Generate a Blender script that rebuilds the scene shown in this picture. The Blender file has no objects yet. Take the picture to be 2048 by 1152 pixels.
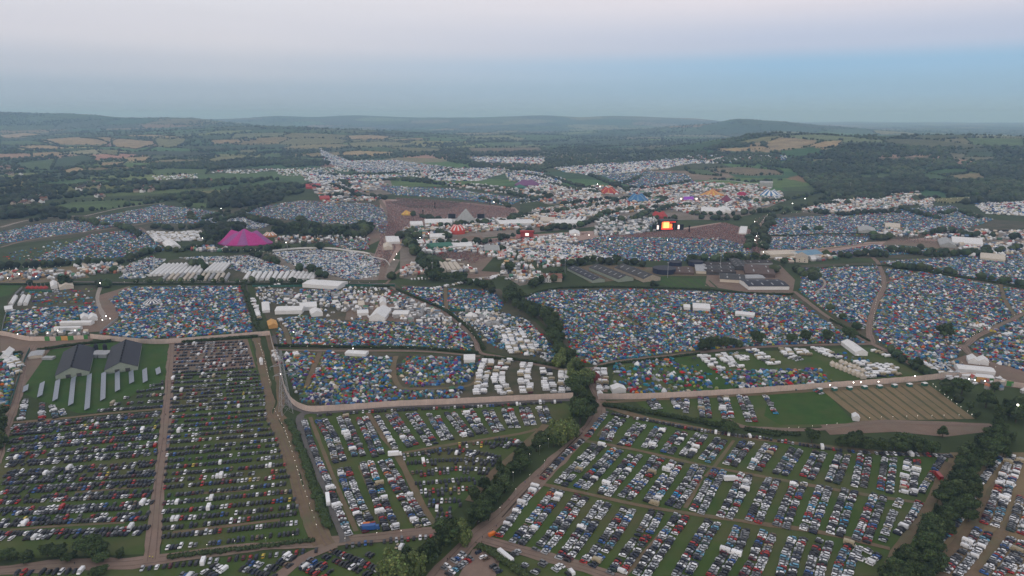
import bpy, bmesh, math, random
import numpy as np
from mathutils import Vector, Matrix
random.seed(11); RNG = np.random.default_rng(11)
scene = bpy.context.scene
COL = scene.collection
R = math.radians
# ------------------------------------------------------------------ camera
CAMH, F, PITCH = 200.0, 1364.0, R(14.1)
cP, sP = math.cos(PITCH), math.sin(PITCH)
cam_d = bpy.data.cameras.new('camera'); cam = bpy.data.objects.new('camera', cam_d); COL.objects.link(cam)
cam.location = (0, 0, CAMH); cam.rotation_euler = (R(90) - PITCH, 0, 0)
cam_d.sensor_width = 36; cam_d.lens = 36 * F / 2048; cam_d.clip_start = 1; cam_d.clip_end = 80000
scene.camera = cam

def G(px, py, z=0.0):
    """photo pixel -> point on the plane z"""
    dx, dy = (px - 1024) / F, (576 - py) / F
    d = (dx, cP + dy * sP, -sP + dy * cP)
    t = (z - CAMH) / d[2]
    return Vector((d[0] * t, d[1] * t, z))
def GN(pts, z=0.0):
    p = np.asarray(pts, float); dx, dy = (p[:, 0] - 1024) / F, (576 - p[:, 1]) / F
    dz = -sP + dy * cP; t = (z - CAMH) / dz
    return np.stack([dx * t, (cP + dy * sP) * t], 1)
def PJ(P):
    """world points (n,3) -> photo pixels"""
    P = np.asarray(P, float); q = P - np.array([0, 0, CAMH])
    f = q[:, 1] * cP - q[:, 2] * sP; u = q[:, 1] * sP + q[:, 2] * cP
    f = np.where(f < 1, 1, f)
    return np.stack([1024 + F * q[:, 0] / f, 576 - F * u / f], 1)
def ss(a, b, x):
    t = np.clip((x - a) / (b - a), 0, 1); return t * t * (3 - 2 * t)
def hgt(x, y):
    x = np.asarray(x, float); y = np.asarray(y, float); r = np.hypot(x, y)
    n = (np.sin(x * .0019 + 1.3) * np.cos(y * .0016 + .4) + .6 * np.sin(x * .0041 + y * .0027) + .4 * np.cos(y * .0052 - x * .0013 + 2))
    h = 11 * n * ss(2600, 5200, r)
    g = lambda c, s, v: np.exp(-((v - c) / s) ** 2)
    h = h + (ss(500, 1500, x) * 118 - 24 * ss(1800, 2700, x)) * g(3600, 850, y) * (1 + .05 * np.sin(x * .006))
    h = h + 104 * g(-2400, 1600, x) * g(6300, 1500, y) + 12 * g(-1500, 500, x) * g(6400, 900, y)
    h = h + (184 * ss(-1800, -4600, x) + 52 * ss(-4900, -5900, x) + 30 * ss(-5800, -6500, x)) * g(8900, 1500, y)
    h = h + (198 + 14 * np.sin(x * .0011) + 9 * np.sin(x * .0034)) * g(15500, 2600, y) * ss(6200, 3000, x) * ss(-9000, -5000, x)
    h = h + (120 * g(3000, 1500, x) + 40 * ss(2450, 2750, x) * ss(3900, 3100, x) + 14 * g(2830, 160, x)) * g(8600, 900, y)
    h = h + 14 * g(620, 300, x) * g(2700, 350, y) 
    return h
def HZ(x, y): return float(hgt(x, y))
def TP(pts):
    """pixels -> points on the terrain (ray march)"""
    p = np.asarray(pts, float); dx, dy = (p[:, 0] - 1024) / F, (576 - p[:, 1]) / F
    d = np.stack([dx, cP + dy * sP, -sP + dy * cP], 1)
    t = np.full(len(p), 150.0); done = np.zeros(len(p), bool)
    for _ in range(900):
        q = d * t[:, None]; z = CAMH + q[:, 2]
        gap = z - hgt(q[:, 0], q[:, 1])
        done |= (gap < .3) | (t > 29000)
        if done.all(): break
        t = np.where(done, t, t + np.maximum(gap * .9, t * .004))
    q = d * t[:, None]; q[:, 2] = hgt(q[:, 0], q[:, 1]); return q
def inpoly(P, poly):
    x, y = P[:, 0], P[:, 1]; c = np.zeros(len(P), bool); n = len(poly)
    for i in range(n):
        x1, y1 = poly[i]; x2, y2 = poly[(i + 1) % n]
        if y1 == y2: continue
        m = (y1 > y) != (y2 > y)
        c ^= m & (x < (x2 - x1) * (y - y1) / (y2 - y1) + x1)
    return c
def segdist(P, line):
    d = np.full(len(P), 1e9)
    for a, b in zip(line[:-1], line[1:]):
        a = np.asarray(a); b = np.asarray(b); v = b - a; L = max(v @ v, 1e-9)
        t = np.clip(((P - a) @ v) / L, 0, 1)
        d = np.minimum(d, np.hypot(*(P - a - t[:, None] * v).T))
    return d
def smooth(pts, step=6.0):
    """Catmull-Rom through 2-D points, sampled about every STEP metres"""
    p = [np.asarray(q, float) for q in pts]
    if len(p) < 3:
        n = max(2, int(np.linalg.norm(p[1] - p[0]) / step) + 1)
        return np.array([p[0] + (p[1] - p[0]) * t for t in np.linspace(0, 1, n)])
    out = []
    for i in range(len(p) - 1):
        p0 = p[i - 1] if i else 2 * p[0] - p[1]; p1, p2 = p[i], p[i + 1]
        p3 = p[i + 2] if i + 2 < len(p) else 2 * p[-1] - p[-2]
        n = max(2, int(np.linalg.norm(p2 - p1) / step))
        for t in np.linspace(0, 1, n, endpoint=False):
            out.append(.5 * (2 * p1 + (p2 - p0) * t + (2 * p0 - 5 * p1 + 4 * p2 - p3) * t * t + (3 * p1 - p0 - 3 * p2 + p3) * t ** 3))
    out.append(p[-1]); return np.array(out)
def walk(line, step, jit=0.0):
    """(point, tangent) about every STEP metres along a polyline"""
    L = np.hypot(*np.diff(line, axis=0).T); cum = np.concatenate([[0], np.cumsum(L)]); out = []
    s = step * .5
    while s < cum[-1]:
        i = min(np.searchsorted(cum, s) - 1, len(L) - 1); i = max(i, 0)
        t = (s - cum[i]) / max(L[i], 1e-6); d = (line[i + 1] - line[i]) / max(L[i], 1e-6)
        out.append((line[i] + (line[i + 1] - line[i]) * t, d)); s += step * (1 + jit * random.uniform(-1, 1))
    return out
def ordinal(n):
    w = ['zeroth', 'first', 'second', 'third', 'fourth', 'fifth', 'sixth', 'seventh', 'eighth', 'ninth', 'tenth', 'eleventh', 'twelfth']
    if n < len(w): return w[n]
    return f"{n}{'th' if 10 <= n % 100 <= 20 else {1: 'st', 2: 'nd', 3: 'rd'}.get(n % 10, 'th')}"

# ------------------------------------------------------------------ materials
MATS = {}
def nmat(name, c1, c2=None, scale=.1, rough=.9, detail=6, c3=None, s3=.01, spec=.2, bump=0):
    """procedural: two tones mixed by noise in metres, an optional third tone in broad patches"""
    if name in MATS: return MATS[name]
    m = bpy.data.materials.new(name); m.use_nodes = True; MATS[name] = m
    N, L = m.node_tree.nodes, m.node_tree.links; b = N['Principled BSDF']
    b.inputs['Roughness'].default_value = rough; b.inputs['Specular IOR Level'].default_value = spec
    tc = N.new('ShaderNodeTexCoord')
    def noise(sc, det):
        n = N.new('ShaderNodeTexNoise'); n.inputs['Scale'].default_value = sc; n.inputs['Detail'].default_value = det
        n.inputs['Roughness'].default_value = .62; L.new(tc.outputs['Object'], n.inputs['Vector'])
        r = N.new('ShaderNodeValToRGB'); r.color_ramp.elements[0].position = .36; r.color_ramp.elements[1].position = .66
        L.new(n.outputs['Fac'], r.inputs['Fac']); return n, r
    n1, r1 = noise(scale, detail)
    c2 = c2 or tuple(v * .8 for v in c1)
    r1.color_ramp.elements[0].color = (*c1, 1); r1.color_ramp.elements[1].color = (*c2, 1)
    out = r1.outputs['Color']
    if c3:
        n2, r2 = noise(s3, 4); mx = N.new('ShaderNodeMix'); mx.data_type = 'RGBA'
        L.new(r2.outputs['Color'], mx.inputs['Factor']); L.new(out, mx.inputs['A']); mx.inputs['B'].default_value = (*c3, 1)
        r2.color_ramp.elements[0].position = .45; r2.color_ramp.elements[1].position = .75; out = mx.outputs['Result']
    L.new(out, b.inputs['Base Color'])
    if bump:
        bp = N.new('ShaderNodeBump'); bp.inputs['Strength'].default_value = bump; bp.inputs['Distance'].default_value = .3
        L.new(n1.outputs['Fac'], bp.inputs['Height']); L.new(bp.outputs['Normal'], b.inputs['Normal'])
    return m
def amat(name, rough=.7, spec=.3, attr='col', obj=False, metal=0, coat=0, noise=.0):
    """colour from the mesh's own face colours, or the object's colour"""
    if name in MATS: return MATS[name]
    m = bpy.data.materials.new(name); m.use_nodes = True; MATS[name] = m
    N, L = m.node_tree.nodes, m.node_tree.links; b = N['Principled BSDF']
    b.inputs['Roughness'].default_value = rough; b.inputs['Specular IOR Level'].default_value = spec
    b.inputs['Metallic'].default_value = metal; b.inputs['Coat Weight'].default_value = coat
    if obj: a = N.new('ShaderNodeObjectInfo'); src = a.outputs['Color']
    else: a = N.new('ShaderNodeAttribute'); a.attribute_name = attr; src = a.outputs['Color']
    if noise:
        tc = N.new('ShaderNodeTexCoord'); n = N.new('ShaderNodeTexNoise'); n.inputs['Scale'].default_value = noise; n.inputs['Detail'].default_value = 5
        L.new(tc.outputs['Object'], n.inputs['Vector'])
        mr = N.new('ShaderNodeMapRange'); mr.inputs['From Min'].default_value = .3; mr.inputs['From Max'].default_value = .7
        mr.inputs['To Min'].default_value = .72; mr.inputs['To Max'].default_value = 1.2; L.new(n.outputs['Fac'], mr.inputs['Value'])
        mx = N.new('ShaderNodeVectorMath'); mx.operation = 'SCALE'; L.new(src, mx.inputs[0]); L.new(mr.outputs[0], mx.inputs['Scale']); src = mx.outputs[0]
    L.new(src, b.inputs['Base Color']); return m
def emat(name, col, strength):
    if name in MATS: return MATS[name]
    m = bpy.data.materials.new(name); m.use_nodes = True; MATS[name] = m
    b = m.node_tree.nodes['Principled BSDF']; b.inputs['Base Color'].default_value = (*col, 1)
    b.inputs['Emission Color'].default_value = (*col, 1); b.inputs['Emission Strength'].default_value = strength; return m

# ------------------------------------------------------------------ mesh building
def link(o, parent=None):
    COL.objects.link(o)
    if parent: o.parent = parent
    return o
def tag(o, label=None, cat=None, group=None, kind=None):
    if label: o['label'] = label
    if cat: o['category'] = cat
    if group: o['group'] = group
    if kind: o['kind'] = kind
    return o
def empty(name, loc, rz=0, label=None, cat=None, group=None):
    o = bpy.data.objects.new(name, None); o.location = loc; o.rotation_euler = (0, 0, rz); link(o); return tag(o, label, cat, group)
class MB:
    """collects verts and faces (with a material slot each), links them as ONE mesh object"""
    def __init__(s): s.v, s.f, s.m = [], [], []
    def add(s, vs, fs, m=0):
        k = len(s.v); s.v += [tuple(v) for v in vs]; s.f += [tuple(i + k for i in f) for f in fs]; s.m += [m] * len(fs) if isinstance(m, int) else m
        return s
    def box(s, c, size, rz=0, m=0, taper=1.0):
        x, y, z = (d / 2 for d in size); ca, sa = math.cos(rz), math.sin(rz); vs = []
        for zz, t in ((-z, 1), (z, taper)):
            for a, b in ((-x, -y), (x, -y), (x, y), (-x, y)):
                a *= t; b *= t; vs.append((c[0] + a * ca - b * sa, c[1] + a * sa + b * ca, c[2] + zz))
        return s.add(vs, [(0, 3, 2, 1), (4, 5, 6, 7), (0, 1, 5, 4), (1, 2, 6, 5), (2, 3, 7, 6), (3, 0, 4, 7)], m)
    def tube(s, a, b, r0, r1=None, n=6, m=0, cap=True):
        a, b = Vector(a), Vector(b); r1 = r0 if r1 is None else r1; d = (b - a).normalized()
        u = d.cross(Vector((0, 0, 1)) if abs(d.z) < .9 else Vector((1, 0, 0))).normalized(); w = d.cross(u); vs = []
        for p, r in ((a, r0), (b, r1)):
            for i in range(n):
                t = 2 * math.pi * i / n; vs.append(p + u * (r * math.cos(t)) + w * (r * math.sin(t)))
        fs = [(i, (i + 1) % n, n + (i + 1) % n, n + i) for i in range(n)]
        if cap: fs += [tuple(range(n - 1, -1, -1)), tuple(range(n, 2 * n))]
        return s.add(vs, fs, m)
    def ball(s, c, r, m=0, n=6, k=3):
        vs = [(c[0], c[1], c[2] - r)]; fs = []
        for j in range(1, k + 1):
            p = -math.pi / 2 + math.pi * j / (k + 1)
            for i in range(n):
                t = 2 * math.pi * i / n; vs.append((c[0] + r * math.cos(p) * math.cos(t), c[1] + r * math.cos(p) * math.sin(t), c[2] + r * math.sin(p)))
        vs.append((c[0], c[1], c[2] + r)); top = len(vs) - 1
        for i in range(n):
            fs.append((0, 1 + (i + 1) % n, 1 + i)); fs.append((top, top - n + i, top - n + (i + 1) % n))
            for j in range(k - 1): fs.append((1 + j * n + i, 1 + j * n + (i + 1) % n, 1 + (j + 1) * n + (i + 1) % n, 1 + (j + 1) * n + i))
        return s.add(vs, fs, m)
    def mesh(s, name, mats, smooth=False):
        me = bpy.data.meshes.new(name); me.from_pydata(s.v, [], s.f)
        for m in (mats if isinstance(mats, (list, tuple)) else [mats]): me.materials.append(m)
        me.polygons.foreach_set('material_index', s.m)
        if smooth: me.polygons.foreach_set('use_smooth', [True] * len(s.f))
        me.update(); return me
    def build(s, name, mats, parent=None, smooth=False):
        return link(bpy.data.objects.new(name, s.mesh(name, mats, smooth)), parent)
class Tpl:
    """a template for mass copies: verts, faces and a tag per face (0 own colour, 1 glass, 2 black, 3 second colour ...)"""
    def __init__(s, mb):
        s.v = np.array(mb.v, float); s.tags = np.array(mb.m)
        s.flat = np.array([i for f in mb.f for i in f]); s.tot = np.array([len(f) for f in mb.f]); s.mul = np.ones(len(mb.f))
TAGCOL = {1: (.018, .021, .026), 2: (.012, .012, .013), 4: (.5, .5, .5), 5: (.05, .05, .05)}
def mass(name, batches, mat, kind='stuff', label=None, jitter=0.0, smooth=False):
    """ONE mesh of many copies. batches: (template, pos(n,3), rz(n), scale(n,3), colour(n,3), second colour(n,3) or None)"""
    Vs, Fl, St, Cs = [], [], [], []; nv = nl = 0
    for T, pos, rz, sc, col, col2 in batches:
        k = len(pos)
        if not k: continue
        v = T.v[None] * sc[:, None, :]; c, s_ = np.cos(rz)[:, None], np.sin(rz)[:, None]
        x = v[..., 0] * c - v[..., 1] * s_; y = v[..., 0] * s_ + v[..., 1] * c
        V = np.stack([x, y, v[..., 2]], -1) + pos[:, None, :]
        if jitter: V = V + RNG.normal(0, jitter, V.shape) * sc[:, None, :]
        n = len(T.v); Vs.append(V.reshape(-1, 3)); Fl.append((T.flat[None] + (np.arange(k) * n)[:, None] + nv).ravel())
        st = np.concatenate([[0], np.cumsum(T.tot)[:-1]]); St.append(np.stack([(st[None] + (np.arange(k) * len(T.flat))[:, None] + nl).ravel(), np.tile(T.tot, k)], 1))
        C = np.repeat(col[:, None, :], len(T.tot), 1)
        for t in set(T.tags.tolist()):
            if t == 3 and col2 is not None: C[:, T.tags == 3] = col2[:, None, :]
            elif t in TAGCOL: C[:, T.tags == t] = TAGCOL[t]
        Cs.append((C * T.mul[None, :, None]).reshape(-1, 3)); nv += k * n; nl += k * len(T.flat)
    V = np.concatenate(Vs); Fl = np.concatenate(Fl); St = np.concatenate(St); C = np.concatenate(Cs)
    me = bpy.data.meshes.new(name); me.vertices.add(len(V)); me.vertices.foreach_set('co', V.ravel().astype(np.float32))
    me.loops.add(len(Fl)); me.loops.foreach_set('vertex_index', Fl.astype(np.int32))
    me.polygons.add(len(St)); me.polygons.foreach_set('loop_start', St[:, 0].astype(np.int32)); me.polygons.foreach_set('loop_total', St[:, 1].astype(np.int32))
    a = me.attributes.new('col', 'FLOAT_COLOR', 'FACE'); a.data.foreach_set('color', np.concatenate([C, np.ones((len(C), 1))], 1).ravel().astype(np.float32))
    if smooth: me.polygons.foreach_set('use_smooth', np.ones(len(St), bool))
    me.materials.append(mat); me.update(calc_edges=True); me.validate()
    o = link(bpy.data.objects.new(name, me)); return tag(o, label, None, None, kind)

# ------------------------------------------------------------------ sky, sun, view
w = bpy.data.worlds.new('World'); scene.world = w; w.use_nodes = True
N, L = w.node_tree.nodes, w.node_tree.links; bg = N['Background']
SUN_EL, SUN_AZ = R(10), R(205)
sky = N.new('ShaderNodeTexSky'); sky.sky_type = 'NISHITA'; sky.sun_disc = False; sky.sun_elevation = SUN_EL; sky.sun_rotation = SUN_AZ
tc = N.new('ShaderNodeTexCoord'); sx = N.new('ShaderNodeSeparateXYZ'); L.new(tc.outputs['Generated'], sx.inputs[0])
def ramp(stops):
    r = N.new('ShaderNodeValToRGB'); r.color_ramp.interpolation = 'B_SPLINE' if False else 'EASE'
    e = r.color_ramp.elements
    while len(e) < len(stops): e.new(.5)
    for el, (p, c) in zip(e, stops): el.position = p; el.color = (*c, 1)
    L.new(sx.outputs['Z'], r.inputs['Fac']); return r
def s2l(r, g, b): return tuple(((v / 255 + .055) / 1.055) ** 2.4 if v > 10 else v / 3294 for v in (r, g, b))
rl = ramp([(0, s2l(143, 160, 180)), (.035, s2l(155, 170, 190)), (.06, s2l(176, 182, 198)), (.1, s2l(200, 198, 208)), (.155, s2l(209, 207, 215)), (.3, s2l(218, 214, 218)), (1, s2l(206, 204, 210))])
rr = ramp([(0, s2l(143, 168, 186)), (.035, s2l(133, 166, 195)), (.066, s2l(135, 171, 205)), (.092, s2l(172, 180, 204)), (.155, s2l(214, 206, 214)), (.3, s2l(218, 213, 217)), (1, s2l(206, 204, 210))])
mr = N.new('ShaderNodeMapRange'); mr.inputs['From Min'].default_value = -.35; mr.inputs['From Max'].default_value = .35; L.new(sx.outputs['X'], mr.inputs['Value'])
# faint streaks of thin high cloud bend the bands a little
mx = N.new('ShaderNodeMix'); mx.data_type = 'RGBA'; L.new(mr.outputs[0], mx.inputs['Factor']); L.new(rl.outputs[0], mx.inputs['A']); L.new(rr.outputs[0], mx.inputs['B'])
nz = N.new('ShaderNodeTexNoise'); mp = N.new('ShaderNodeMapping'); mp.inputs['Scale'].default_value = (3, 3, 60); nz.inputs['Scale'].default_value = 1.6; nz.inputs['Detail'].default_value = 5
L.new(tc.outputs['Generated'], mp.inputs['Vector']); L.new(mp.outputs[0], nz.inputs['Vector'])
m2 = N.new('ShaderNodeMapRange'); m2.inputs['To Min'].default_value = .988; m2.inputs['To Max'].default_value = 1.012; m2.inputs['From Min'].default_value = .3; m2.inputs['From Max'].default_value = .7; L.new(nz.outputs['Fac'], m2.inputs['Value'])
sc_ = N.new('ShaderNodeVectorMath'); sc_.operation = 'SCALE'; L.new(mx.outputs['Result'], sc_.inputs[0]); L.new(m2.outputs[0], sc_.inputs['Scale'])
# physically bright sky (strength 0.05) under the twilight bands
s5 = N.new('ShaderNodeVectorMath'); s5.operation = 'SCALE'; s5.inputs['Scale'].default_value = .012; L.new(sky.outputs[0], s5.inputs[0])
ad = N.new('ShaderNodeVectorMath'); ad.operation = 'ADD'; L.new(sc_.outputs[0], ad.inputs[0]); L.new(s5.outputs[0], ad.inputs[1])
L.new(ad.outputs[0], bg.inputs['Color']); bg.inputs['Strength'].default_value = 1.0
sd = bpy.data.lights.new('sun', 'SUN'); so = bpy.data.objects.new('sun', sd); COL.objects.link(so)
sd.energy = .7; sd.angle = R(25); sd.color = (1, .86, .76)
so.rotation_euler = (R(90) - SUN_EL, 0, R(-25)); so.location = (0, 0, 900)
scene.view_settings.view_transform = 'Standard'; scene.view_settings.look = 'None'; scene.view_settings.exposure = .14; scene.view_settings.gamma = 1
cy = scene.cycles; cy.max_bounces = 4; cy.diffuse_bounces = 2; cy.glossy_bounces = 2; cy.transmission_bounces = 2; cy.volume_bounces = 1; cy.transparent_max_bounces = 4
cy.use_adaptive_sampling = True; cy.adaptive_threshold = .02; cy.sample_clamp_indirect = 4
# ------------------------------------------------------------------ terrain
def px(s, k=1.0, ox=0, oy=0):
    """'x,y x,y ...' -> list of photo pixels (optionally read off an enlargement)"""
    return [(float(a) / k + ox, float(b) / k + oy) for a, b in (q.split(',') for q in s.split())]
TAN, TANG, GRN, DKG, BRN = (.27, .2, .11), (.15, .145, .065), (.07, .105, .04), (.045, .072, .03), (.16, .13, .08)
Z6, Z7, Z8 = (2.926, 0, 180), (2.926, 600, 180), (2.926, 1348, 180)
FIELDS = [(px(s, *z), c) for z, c, s in [
 (Z6, TAN, '220,290 470,275 640,310 620,325 330,320'), (Z6, TAN, '470,280 620,276 690,285 640,308'), (Z6, TAN, '650,290 700,285 900,300 905,318 800,347 660,332'), (Z6, GRN, '0,300 180,295 290,320 150,330 0,322'),
 (Z6, TAN, '100,322 300,325 400,340 260,352 120,342'), (Z6, GRN, '80,430 330,400 300,470 200,466 120,460'), (Z6, DKG, '330,400 480,380 560,400 470,440 300,470'), (Z6, TAN, '180,370 330,360 400,380 190,392'),
 (Z6, TAN, '720,395 890,390 860,415 730,417'), (Z6, TAN, '580,425 740,420 700,446 590,442'), (Z6, TAN, '350,475 450,450 520,470 400,492'), (Z6, TAN, '700,265 900,262 1060,276 1000,290 900,278 760,272'),
 (Z6, TANG, '930,275 1090,285 1080,312 1000,342 930,332 900,297'), (Z6, TANG, '1200,410 1280,390 1460,380 1440,400 1260,427'), (Z6, TANG, '1400,352 1500,348 1500,366 1400,370'), (Z6, GRN, '1550,375 1650,370 1640,402 1530,402'), (Z6, GRN, '1700,390 1900,400 1880,422 1720,407'),
 (Z6, GRN, '860,470 1000,460 1230,465 1200,497 900,497'), (Z6, GRN, '270,690 420,655 700,645 960,655 600,700 420,722 300,712'), (Z6, TANG, '1110,600 1250,585 1440,590 1300,612 1150,617'),
 (Z6, GRN, '1050,655 1250,665 1240,692 1080,682'), (Z6, TAN, '0,265 140,250 250,260 100,282 0,280'), (Z6, GRN, '700,530 790,525 780,552 710,552'), (Z6, TANG, '480,570 600,568 610,600 500,600'),
 (Z6, TANG, '560,350 700,350 690,385 590,372'), (Z6, TAN, '1230,295 1400,290 1420,312 1240,316'),
 (Z7, TAN, '270,268 400,263 560,275 480,292 290,287'), (Z7, TAN, '520,292 700,280 760,290 560,303'), (Z7, TANG, '280,310 500,300 680,315 620,332 300,337'), (Z7, TANG, '480,330 850,345 800,366 620,362'),
 (Z7, GRN, '0,385 160,400 150,422 0,412'), (Z7, BRN, '970,340 1400,335 1420,356 1000,366'), (Z7, GRN, '1060,310 1300,305 1300,326 1100,332'), (Z7, TANG, '290,290 470,294 480,302 300,306'),
 (Z8, TANG, '340,310 560,270 650,268 560,300 400,322'), (Z8, TAN, '780,330 880,300 990,295 960,330 880,347'), (Z8, TAN, '210,345 520,330 560,345 300,362'), (Z8, BRN, '180,460 400,450 600,470 640,495 450,502 260,482'),
 (Z8, GRN, '1700,280 2048,285 2048,340 1750,322'), (Z8, DKG, '1720,360 1880,365 1870,392 1700,392'), (Z8, TANG, '1440,640 1700,625 1950,630 1600,667'), (Z8, GRN, '1080,500 1280,490 1270,522 1100,527'),
 (Z8, GRN, '1160,262 1350,258 1330,280 1180,284'), (Z8, BRN, '1160,400 1500,385 1500,412 1200,415'), (Z8, TANG, '770,405 960,408 940,422 780,418'), (Z8, GRN, '60,462 200,470 280,505 100,490'),
]]
naz, nr = 560, 620
az = np.radians(np.linspace(-62, 62, naz)); rr_ = np.concatenate([[15], np.geomspace(90, 30000, nr - 1)])
A, RR = np.meshgrid(az, rr_); X = RR * np.sin(A); Y = RR * np.cos(A); Zt = hgt(X, Y)
# a patchwork of farm fields beyond the site: each vertex takes the colour of its nearest field
SITES, SC = [], []
pal = [GRN] * 5 + [DKG] * 8 + [TANG] * 3 + [TAN] * 2 + [BRN]
for j in range(0, 62):
    yy = 1900 + 240 * (1.042 ** j - 1) / .042; st = 240 * 1.042 ** j
    n = int(2.1 * yy / st) + 2
    for i in range(n):
        SITES.append(((i - n / 2 + random.random() * .8 + (j % 2) * .5) * st * 1.15, yy + st * random.uniform(-.32, .32))); c = random.choice(pal if yy < 5000 else [GRN, DKG, DKG, DKG, TANG]); SC.append([v * random.uniform(1.05, 1.6) for v in c])
SITES = np.array(SITES); SC = np.array(SC)
def nearest2(P):
    i1 = np.zeros(len(P), int); d1 = np.full(len(P), 1e9); d2 = np.full(len(P), 1e9)
    for k0 in range(0, len(P), 4000):
        q = P[k0:k0 + 4000]; D = np.hypot(q[:, None, 0] - SITES[None, :, 0], q[:, None, 1] - SITES[None, :, 1])
        ii = np.argpartition(D, 1, axis=1)[:, :2]; dd = np.take_along_axis(D, ii, 1); o = np.argsort(dd, 1)
        ii = np.take_along_axis(ii, o, 1); dd = np.take_along_axis(dd, o, 1)
        i1[k0:k0 + 4000] = ii[:, 0]; d1[k0:k0 + 4000] = dd[:, 0]; d2[k0:k0 + 4000] = dd[:, 1]
    return i1, d1, d2
P2 = np.stack([X.ravel(), Y.ravel()], 1); rad = np.hypot(P2[:, 0], P2[:, 1])
C = np.tile(np.array([.055, .075, .03]), (len(P2), 1))
far = rad > 2050; i1, _, _ = nearest2(P2[far]); C[far] = SC[i1]
pp = PJ(np.stack([X.ravel(), Y.ravel(), Zt.ravel()], 1))
for poly, c in FIELDS:
    q = np.array(poly); m = (rad > 1200) & (pp[:, 0] > q[:, 0].min()) & (pp[:, 0] < q[:, 0].max()) & (pp[:, 1] > q[:, 1].min()) & (pp[:, 1] < q[:, 1].max())
    ix = np.where(m)[0]; ix = ix[inpoly(pp[ix], poly)]; C[ix] = np.array(c) * random.uniform(1.1, 1.4)
me = bpy.data.meshes.new('terrain'); idx = np.arange(naz * nr).reshape(nr, naz)
quads = np.stack([idx[:-1, :-1], idx[:-1, 1:], idx[1:, 1:], idx[1:, :-1]], -1).reshape(-1, 4)[:, ::-1]
me.vertices.add(naz * nr); me.vertices.foreach_set('co', np.stack([X.ravel(), Y.ravel(), Zt.ravel()], 1).ravel().astype(np.float32))
me.loops.add(quads.size); me.loops.foreach_set('vertex_index', quads.ravel().astype(np.int32))
me.polygons.add(len(quads)); me.polygons.foreach_set('loop_start', (np.arange(len(quads)) * 4).astype(np.int32)); me.polygons.foreach_set('loop_total', np.full(len(quads), 4, np.int32))
a = me.attributes.new('col', 'FLOAT_COLOR', 'POINT'); a.data.foreach_set('color', np.concatenate([C, np.ones((len(C), 1))], 1).ravel().astype(np.float32))
me.update(calc_edges=True); me.materials.append(amat('farmland', .95, .1, noise=.02)); me.polygons.foreach_set('use_smooth', np.ones(len(quads), bool))
tag(link(bpy.data.objects.new('terrain', me)), kind='structure')

# ------------------------------------------------------------------ sheets of grass, earth and road laid on the flat site
LV = .05; NSH = [0]
def sheet(name, pts, mat, lv=1):
    NSH[0] += 1; zz = LV * lv + .0016 * (NSH[0] % 30)
    p = GN(pts); bm = bmesh.new(); f = bm.faces.new([bm.verts.new((x, y, zz)) for x, y in p]); bm.normal_update()
    if f.normal.z < 0: f.normal_flip()
    bmesh.ops.triangulate(bm, faces=bm.faces[:]); me = bpy.data.meshes.new(name); bm.to_mesh(me); bm.free(); me.materials.append(mat)
    return tag(link(bpy.data.objects.new(name, me)), kind='structure')
ROADS = []      # (line in metres, half width): tents and trees keep off these
def road(name, pts, width, mat, lv=4, keep=True):
    g = smooth(GN(pts), 5); d = np.gradient(g, axis=0); d /= np.hypot(d[:, 0], d[:, 1])[:, None] + 1e-9; n = np.stack([-d[:, 1], d[:, 0]], 1)
    k = len(g); wv = width / 2 * (1 + .08 * np.sin(np.arange(k) * .9 + len(ROADS)) + .1 * np.sin(np.arange(k) * .23 + NSH[0]) + RNG.normal(0, .07, k))
    a, b = g + n * wv[:, None], g - n * wv[:, None]
    NSH[0] += 1; zz = LV * lv + .0016 * (NSH[0] % 30)
    vs = [(x, y, zz) for x, y in a] + [(x, y, zz) for x, y in b]
    fs = [(i, k + i, k + i + 1, i + 1) for i in range(k - 1)]
    o = MB().add(vs, fs).build(name, mat); tag(o, kind='structure')
    if keep: ROADS.append((g, width / 2))
    if name in ('main_road', 'lower_road', 'field_road', 'foot_track', 'site_road', 'side_track', 'perimeter_lane') and width > 4.4:   # wheel ruts worn into the earth
        for s in (-.24, .2):
            o_ = width * s + .25 * np.sin(np.arange(k) * .37 + s * 9); c = g + n * o_[:, None]; hw = (.22 + .1 * np.sin(np.arange(k) * .61 + 2 * s))[:, None]
            vs2 = [(x, y, zz + .012) for x, y in c + n * hw] + [(x, y, zz + .012) for x, y in c - n * hw]; tag(MB().add(vs2, fs).build('wheel_rut', M_WRUT), kind='structure')
    return g
M_WRUT = nmat('rut_earth', (.125, .088, .068), (.18, .13, .1), .5)
M_DIRT = nmat('dry_dirt', (.2, .142, .112), (.25, .18, .142), .15, c3=(.2, .165, .12), s3=.03)
M_TRACK = nmat('worn_track', (.15, .11, .066), (.2, .142, .09), .2, c3=(.11, .12, .06), s3=.05)
M_PALE = nmat('pale_gravel', (.29, .25, .215), (.34, .3, .26), .2)
M_TAR = nmat('lane_asphalt', (.115, .107, .1), (.15, .14, .13), .2)
M_GRASS = nmat('field_grass', (.047, .086, .017), (.07, .104, .025), .05, c3=(.11, .095, .046), s3=.018)
M_LUSH = nmat('lush_grass', (.032, .077, .011), (.043, .096, .015), .1, c3=(.06, .085, .02), s3=.04)
M_DULL = nmat('camp_grass', (.052, .06, .028), (.08, .072, .042), .08, c3=(.12, .098, .066), s3=.02)
M_DRY = nmat('dry_grass', (.2, .148, .082), (.225, .17, .095), .1, c3=(.15, .13, .07), s3=.03)
M_EARTH = nmat('trodden_earth', (.18, .126, .094), (.23, .162, .122), .08, c3=(.165, .14, .1), s3=.02)
M_DARKG = nmat('rough_grass', (.04, .06, .022), (.058, .078, .03), .15)
M_CROWD = nmat('trampled_arena', (.33, .23, .19), (.39, .28, .23), .1)
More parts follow.
